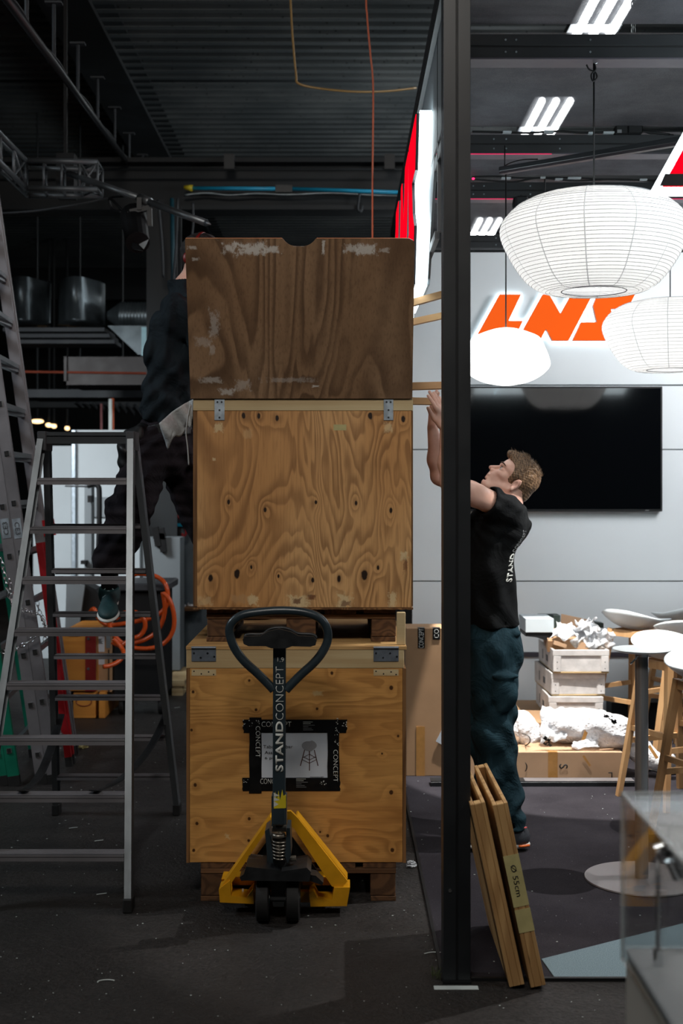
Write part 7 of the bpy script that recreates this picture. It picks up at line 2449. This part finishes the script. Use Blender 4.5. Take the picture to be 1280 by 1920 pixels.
# trousers
f = Field((.46, 5.60, .04), (.92, 6.24, 1.16), .0055)
f.k = .05
pv = P(928, 1200, YB)
f.cap(P(921, 1168, YB), P(922, 1200, YB), .106, .114, sc=(1, 1.5, 1))
f.ell(P(945, 1215, YB - .07), (.085, .10, .11), .04); f.ell(P(945, 1215, YB + .07), (.085, .10, .11), .04)
hN, kN, aN = P(927, 1225, YN + .03), P(925, 1385, YN), P(951, 1535, YN)
hF, kF, aF = P(922, 1225, YF - .03), P(915, 1385, YF), P(934, 1530, YF)
for h_, k_, a_ in ((hN, kN, aN), (hF, kF, aF)):
    f.cap(h_, k_, .112, .095, k=.04); f.cap(k_, a_, .095, .078, k=.04)
    f.cap(a_ + Vector((0, 0, .05)), a_ + Vector((0.002, 0, -.01)), .078, .074, k=.02)
# cargo pocket on the near thigh
pk = P(946, 1300, YN - .085)
f.ell(pk, (.058, .030, .095), .012)
f.ell(P(946, 1268, YN - .092), (.062, .028, .022), .008)
f.ell(P(962, 1188, YB - .12), (.032, .045, .016), .006)
def tf(x, y, z):
    lo_ = np.clip((.55 - z) / .35, 0, 1); kn_ = np.exp(-((z - .55) / .14) ** 2)
    return (.006 * np.sin(34 * z + 22 * x + 4 * np.sin(11 * x + 9 * y)) * (.5 + lo_) + .0055 * np.sin(52 * (z * .8 + x * .9) + 5 * np.sin(10 * y)) * (.35 + kn_)
            + .0045 * np.sin(60 * (x - z * .35) + 3 * np.sin(14 * z)) + .006 * np.sin(75 * z + 14 * y) * np.exp(-((z - .16) / .09) ** 2))
f.ripple(tf)
for a_ in (aN, aF):
    f.cut_local(a_ + Vector((0, 0, -.045)), (0, 0, -1), .15)
    f.cap(a_ + Vector((0, 0, .0)), a_ + Vector((0, 0, -.08)), .060, .066, k=.0, op='sub')
f.cut((0, 0, .05), (0, 0, -1))
tr_ = link_mesh('trousers', f.mesh('trousers'), M['trousers_teal'], man, smooth=True)
del f
# shoes and feet
def shoe(ankle, fwd_, parent, upper, sole, accent, laces, toe_pitch=0.0, size=.295, gz=.012, tag_='shoe'):
    fx = Vector(fwd_).normalized(); zz = Vector((0, 0, 1))
    if toe_pitch:
        ax = zz.cross(fx).normalized()
        q = Matrix.Rotation(toe_pitch, 3, ax)
        fx = q @ fx; zz = q @ zz
    yy = zz.cross(fx).normalized()
    heel = Vector(ankle) - fx * .055
    heel = heel - zz * ((heel - Vector(ankle)).dot(zz)) 
    def L(a, b, c_): return heel + fx * a + yy * b + zz * c_
    lo_ = np.array([min(L(a, b, c_)[i] for a in (-.03, .31) for b in (-.07, .07) for c_ in (-.14, .09)) for i in range(3)])
    hi_ = np.array([max(L(a, b, c_)[i] for a in (-.03, .31) for b in (-.07, .07) for c_ in (-.14, .09)) for i in range(3)])
    R2 = np.array([list(fx), list(yy), list(zz)]).T
    f = Field(lo_, hi_, .0032)
    b0 = -.088
    f.ell(L(.045, 0, b0 + .038), (.052, .037, .052), .02, 'add', R2)
    f.cap(L(.045, 0, b0 + .04), L(.060, 0, -.01), .040, .040, k=.03)
    f.cap(L(.07, 0, b0 + .052), L(.19, .004, b0 + .026), .040, .030, k=.04)
    f.ell(L(.20, .004, b0 + .024), (.085, .047, .034), .02, 'add', R2)
    f.cut(L(0, 0, b0 + .012), -zz)
    f.cut(L(0.05, 0, -.004), zz)
    o = link_mesh(tag_, f.mesh('shoe'), upper, parent, smooth=True)
    f = Field(lo_, hi_, .0032)
    f.ell(L(.055, 0, b0 + .006), (.066, .043, .020), .02, 'add', R2); f.ell(L(.195, .004, b0 + .004), (.095, .052, .018), .03, 'add', R2)
    f.cap(L(.05, 0, b0 + .006), L(.2, .004, b0 + .004), .018, .016, k=.03)
    f.cut(L(0, 0, b0 - .008), -zz)
    link_mesh('sole', f.mesh('sole'), sole, o, smooth=True)
    if accent:
        for (a0, a1) in ((.0, .05), (.10, .135)):
            for sd in (-1, 1):
                m = MB(); m.tube([L(a0 + (a1 - a0) * t_, sd * (.030 + .016 * math.sin(min(1, (a0 + (a1 - a0) * t_) / .05) * PI / 2)), b0 + .007) for t_ in np.linspace(0, 1, 6)], .006, 6)
                m.done('sole_accent', accent, o, smooth=True)
    for k in range(4):
        c_ = .085 + k * .022
        m = MB(); m.tube([L(c_ + .006 * abs(t_), t_ * .026, b0 + .094 - k * .010 - .014 * t_ * t_) for t_ in (-1, -.5, 0, .5, 1)], .0022, 5)
        m.done('lace', laces, o, smooth=True)
    return o
fN = aN + Vector((-.012, 0, 0)); fN.z = .115
shoe(fN + Vector((.050, 0, 0)), (-1, -.05, 0), man, M['shoe_grey'], M['sole_white'], M['sole_orange'], M['lace_pink'])
fF = aF + Vector((0, 0, 0)); fF.z = .115
shoe(fF, (-1, .1, 0), man, M['shoe_grey'], M['sole_white'], M['sole_orange'], M['lace_pink'])
m = MB(); q = fN + Vector((.050, -.036, -.008)); m.tube([q + Vector((-.06, -.004, -.012)), q + Vector((-.02, -.006, .0)), q + Vector((.045, 0, .010))], .0035, 6); m.done('shoe_trim', M['lace_pink'], man, smooth=True)
for a_ in (fN + Vector((.02, 0, 0)), fF):
    m = MB(); m.cyl(a_ + Vector((0, 0, -.03)), a_ + Vector((-.005, 0, .10)), .037, .042, 18); m.done('sock', M['black_plastic'], man, smooth=True)

# ---------------------------------------------------------------- the man in the dark jacket (left, on the ladder)
YL = 6.28
man2 = root('person', 'man in a dark jacket and dark trousers standing on the stepladder behind the crates', 'person', tuple(P(300, 1120, YL)))
def D(px, py, y_=YL): return P(px, py, y_)
# skin: head, neck, arms that reach behind the lid
f = Field((-.90, 5.74, 1.95), (.20, 6.62, 3.0), .0048)
O2 = D(372, 490, 6.30)
L2 = head(f, O2, (.72, -.30, -.25), (.22, -.1, .97), (.3, .95, 0))
f.cap(L2(-.01, 0, -.02), D(358, 545, 6.3), .054, .060, k=.03)
f.cap(D(352, 545, 6.3), D(346, 600, 6.3), .08, .10, k=.04)
s1_, s2_ = D(340, 585, 6.12), D(352, 585, 6.46)
e1_, w1_ = D(430, 690, 6.12), Vector((-.02, 5.80, 2.24))
e2_, w2_ = D(450, 670, 6.46), Vector((.02, 6.10, 2.30))
for a_, b_, c_ in ((s1_, e1_, w1_), (s2_, e2_, w2_)):
    f.cap(a_, b_, .052, .038, k=.02); f.cap(b_, c_, .040, .026, k=.02)
hand(f, w1_, (w1_ - e1_), (0.2, -.3, 1), 1.0, .35, side=1); hand(f, w2_, (w2_ - e2_), (0.2, .1, -1), 1.0, .35, side=1)
link_mesh('body', f.mesh('body', [(L2(.1, 0, -.06), .02, .4)]), M['skin'], man2, smooth=True)
del f
f = Field((-.88, 6.14, 2.60), (-.52, 6.46, 3.0), .0035)
R3 = np.array([list(Vector((.72, -.30, -.25)).normalized()), list(Vector((.3, .95, 0)).normalized()), list(Vector((.22, -.1, .97)).normalized())]).T
f.ell(L2(.0, 0, .052), (.098, .084, .090), 0, 'add', R3); f.cap(L2(-.05, 0, .0), L2(-.035, 0, -.04), .045, .034, k=.02)
f.ell(L2(.12, 0, -.02), (.085, .11, .085), .006, 'sub', R3)
f.ripple(lambda x, y, z: .003 * np.sin(120 * x + 90 * z) * np.sin(100 * y + 60 * z))
link_mesh('hair', f.mesh('hair'), pbr('hair_dark', srgb(24, 18, 16), .7, 0, .3, 60, .5, 120), man2, smooth=True)
m = MB(); pts = [L2(-.004 + .0 * t_, .088 * math.cos(PI * t_), .02 + .118 * math.sin(PI * t_)) for t_ in np.linspace(0, 1, 15)]
m.tube(pts, .008, 8); m.done('ear_defender_band', M['red_strap'], man2, smooth=True)
for s_ in (-1, 1):
    m = MB(); m.lathe([(0, 0), (.030, 0), (.034, .008), (.034, .022), (.026, .032), (0, .034)], L2(0, s_ * .082, 0), 22, (1, 0, 0), (0, 0, 1), (.3 * s_, .95 * s_, 0)); m.done('ear_cup', M['red_strap'], man2, smooth=True)
# jacket
f = Field((-1.08, 5.86, 1.78), (-.28, 6.76, 2.66), .0065)
f.k = .06
f.cap(D(343, 600, 6.3), D(325, 690, 6.29), .125, .125, sc=(1, 1.35, 1))
f.cap(D(325, 690, 6.29), D(318, 775, 6.28), .125, .118, sc=(1, 1.35, 1))
f.ell(D(300, 755, 6.24), (.085, .13, .085), .06); f.ell(D(312, 640, 6.25), (.09, .15, .13), .06)
f.cap(D(340, 588, 6.12), D(350, 588, 6.46), .085, .085, k=.05)
f.cap(s1_ + Vector((-.01, 0, 0)), e1_, .080, .060, k=.04); f.cap(s2_, e2_, .080, .060, k=.04)
f.cap(e1_, e1_.lerp(w1_, .8), .058, .045, k=.03); f.cap(e2_, e2_.lerp(w2_, .8), .058, .045, k=.03)
f.cap(D(352, 520, 6.3), D(342, 590, 6.3), .080, .10, k=.03)
f.ripple(lambda x, y, z: .007 * np.sin(38 * (z + x * .6) + 5 * np.sin(8 * x + 6 * y)) + .006 * np.sin(60 * (z * .6 - x) + 4 * np.sin(9 * z)) + .004 * np.sin(90 * x + 40 * y))
f.cut(D(318, 800, 6.28), (-.25, 0, -1))
link_mesh('jacket', f.mesh('jacket'), M['jacket_dark'], man2, smooth=True)
del f
# belt and pouch
f = Field((-1.12, 5.98, 1.60), (-.60, 6.60, 2.02), .006)
f.cap(D(310, 800, 6.28), D(312, 822, 6.28), .128, .130, k=.02, sc=(1, 1.3, 1))
f.cut(D(310, 796, 6.28), (-.2, 0, 1)); f.cut(D(312, 824, 6.28), (.2, 0, -1))
link_mesh('belt', f.mesh('belt'), M['black_plastic'], man2, smooth=True)
f = Field((-1.22, 5.96, 1.50), (-.86, 6.34, 2.00), .006)
f.ell(D(242, 850, 6.16), (.055, .075, .10), .03); f.ell(D(262, 815, 6.16), (.055, .08, .05), .03)
f.ripple(lambda x, y, z: .006 * np.sin(70 * z + 40 * x) + .004 * np.sin(90 * y + 50 * x))
link_mesh('tool_pouch', f.mesh('tool_pouch'), M['black_plastic'], man2, smooth=True)
# trousers: left leg of the picture down to the tread, the other stepping behind the crate
f = Field((-1.24, 5.82, 1.10), (-.34, 6.70, 1.98), .0062)
f.k = .06
f.cap(D(310, 815, 6.28), D(305, 845, 6.28), .125, .128, sc=(1, 1.25, 1))
f.ell(D(330, 850, 6.3), (.10, .14, .10), .05)
k1_, a1_ = D(245, 950, 6.10), D(207, 1062, 6.10)
f.cap(D(283, 850, 6.2), k1_, .122, .102, k=.05); f.cap(k1_, a1_, .102, .088, k=.04)
k2_, a2_ = D(383, 975, 6.42), D(430, 1110, 6.16)
f.cap(D(336, 860, 6.38), k2_, .122, .098, k=.05); f.cap(k2_, a2_, .098, .075, k=.04)
f.ripple(lambda x, y, z: .007 * np.sin(40 * (z + x * .7) + 5 * np.sin(9 * x + 5 * y)) + .006 * np.sin(62 * (z * .5 - x) + 4 * np.sin(10 * z)) + .003 * np.sin(110 * z))
f.ell(D(236, 925, 6.02), (.045, .03, .05), .02)
f.cut_local(a1_ + Vector((0, 0, -.03)), (0, 0, -1), .14)
link_mesh('trousers', f.mesh('trousers'), M['trousers_dark'], man2, smooth=True)
del f
an = Vector((a1_.x + .0, 6.07, 1.18))
shoe(an, (.10, -1, 0), man2, M['shoe_green'], M['sole_white'], None, M['lace_white'], toe_pitch=.30, tag_='shoe')
shoe(Vector((a2_.x, 6.14, 1.112 + .01)), (1, 0, 0), man2, M['shoe_green'], M['sole_white'], None, M['lace_white'])
for a_ in (an, Vector((a2_.x, 6.14, 1.12))):
    m = MB(); m.cyl(a_ + Vector((0, 0, -.02)), a_ + Vector((0, .01, .10)), .038, .045, 18); m.done('sock', M['black_plastic'], man2, smooth=True)
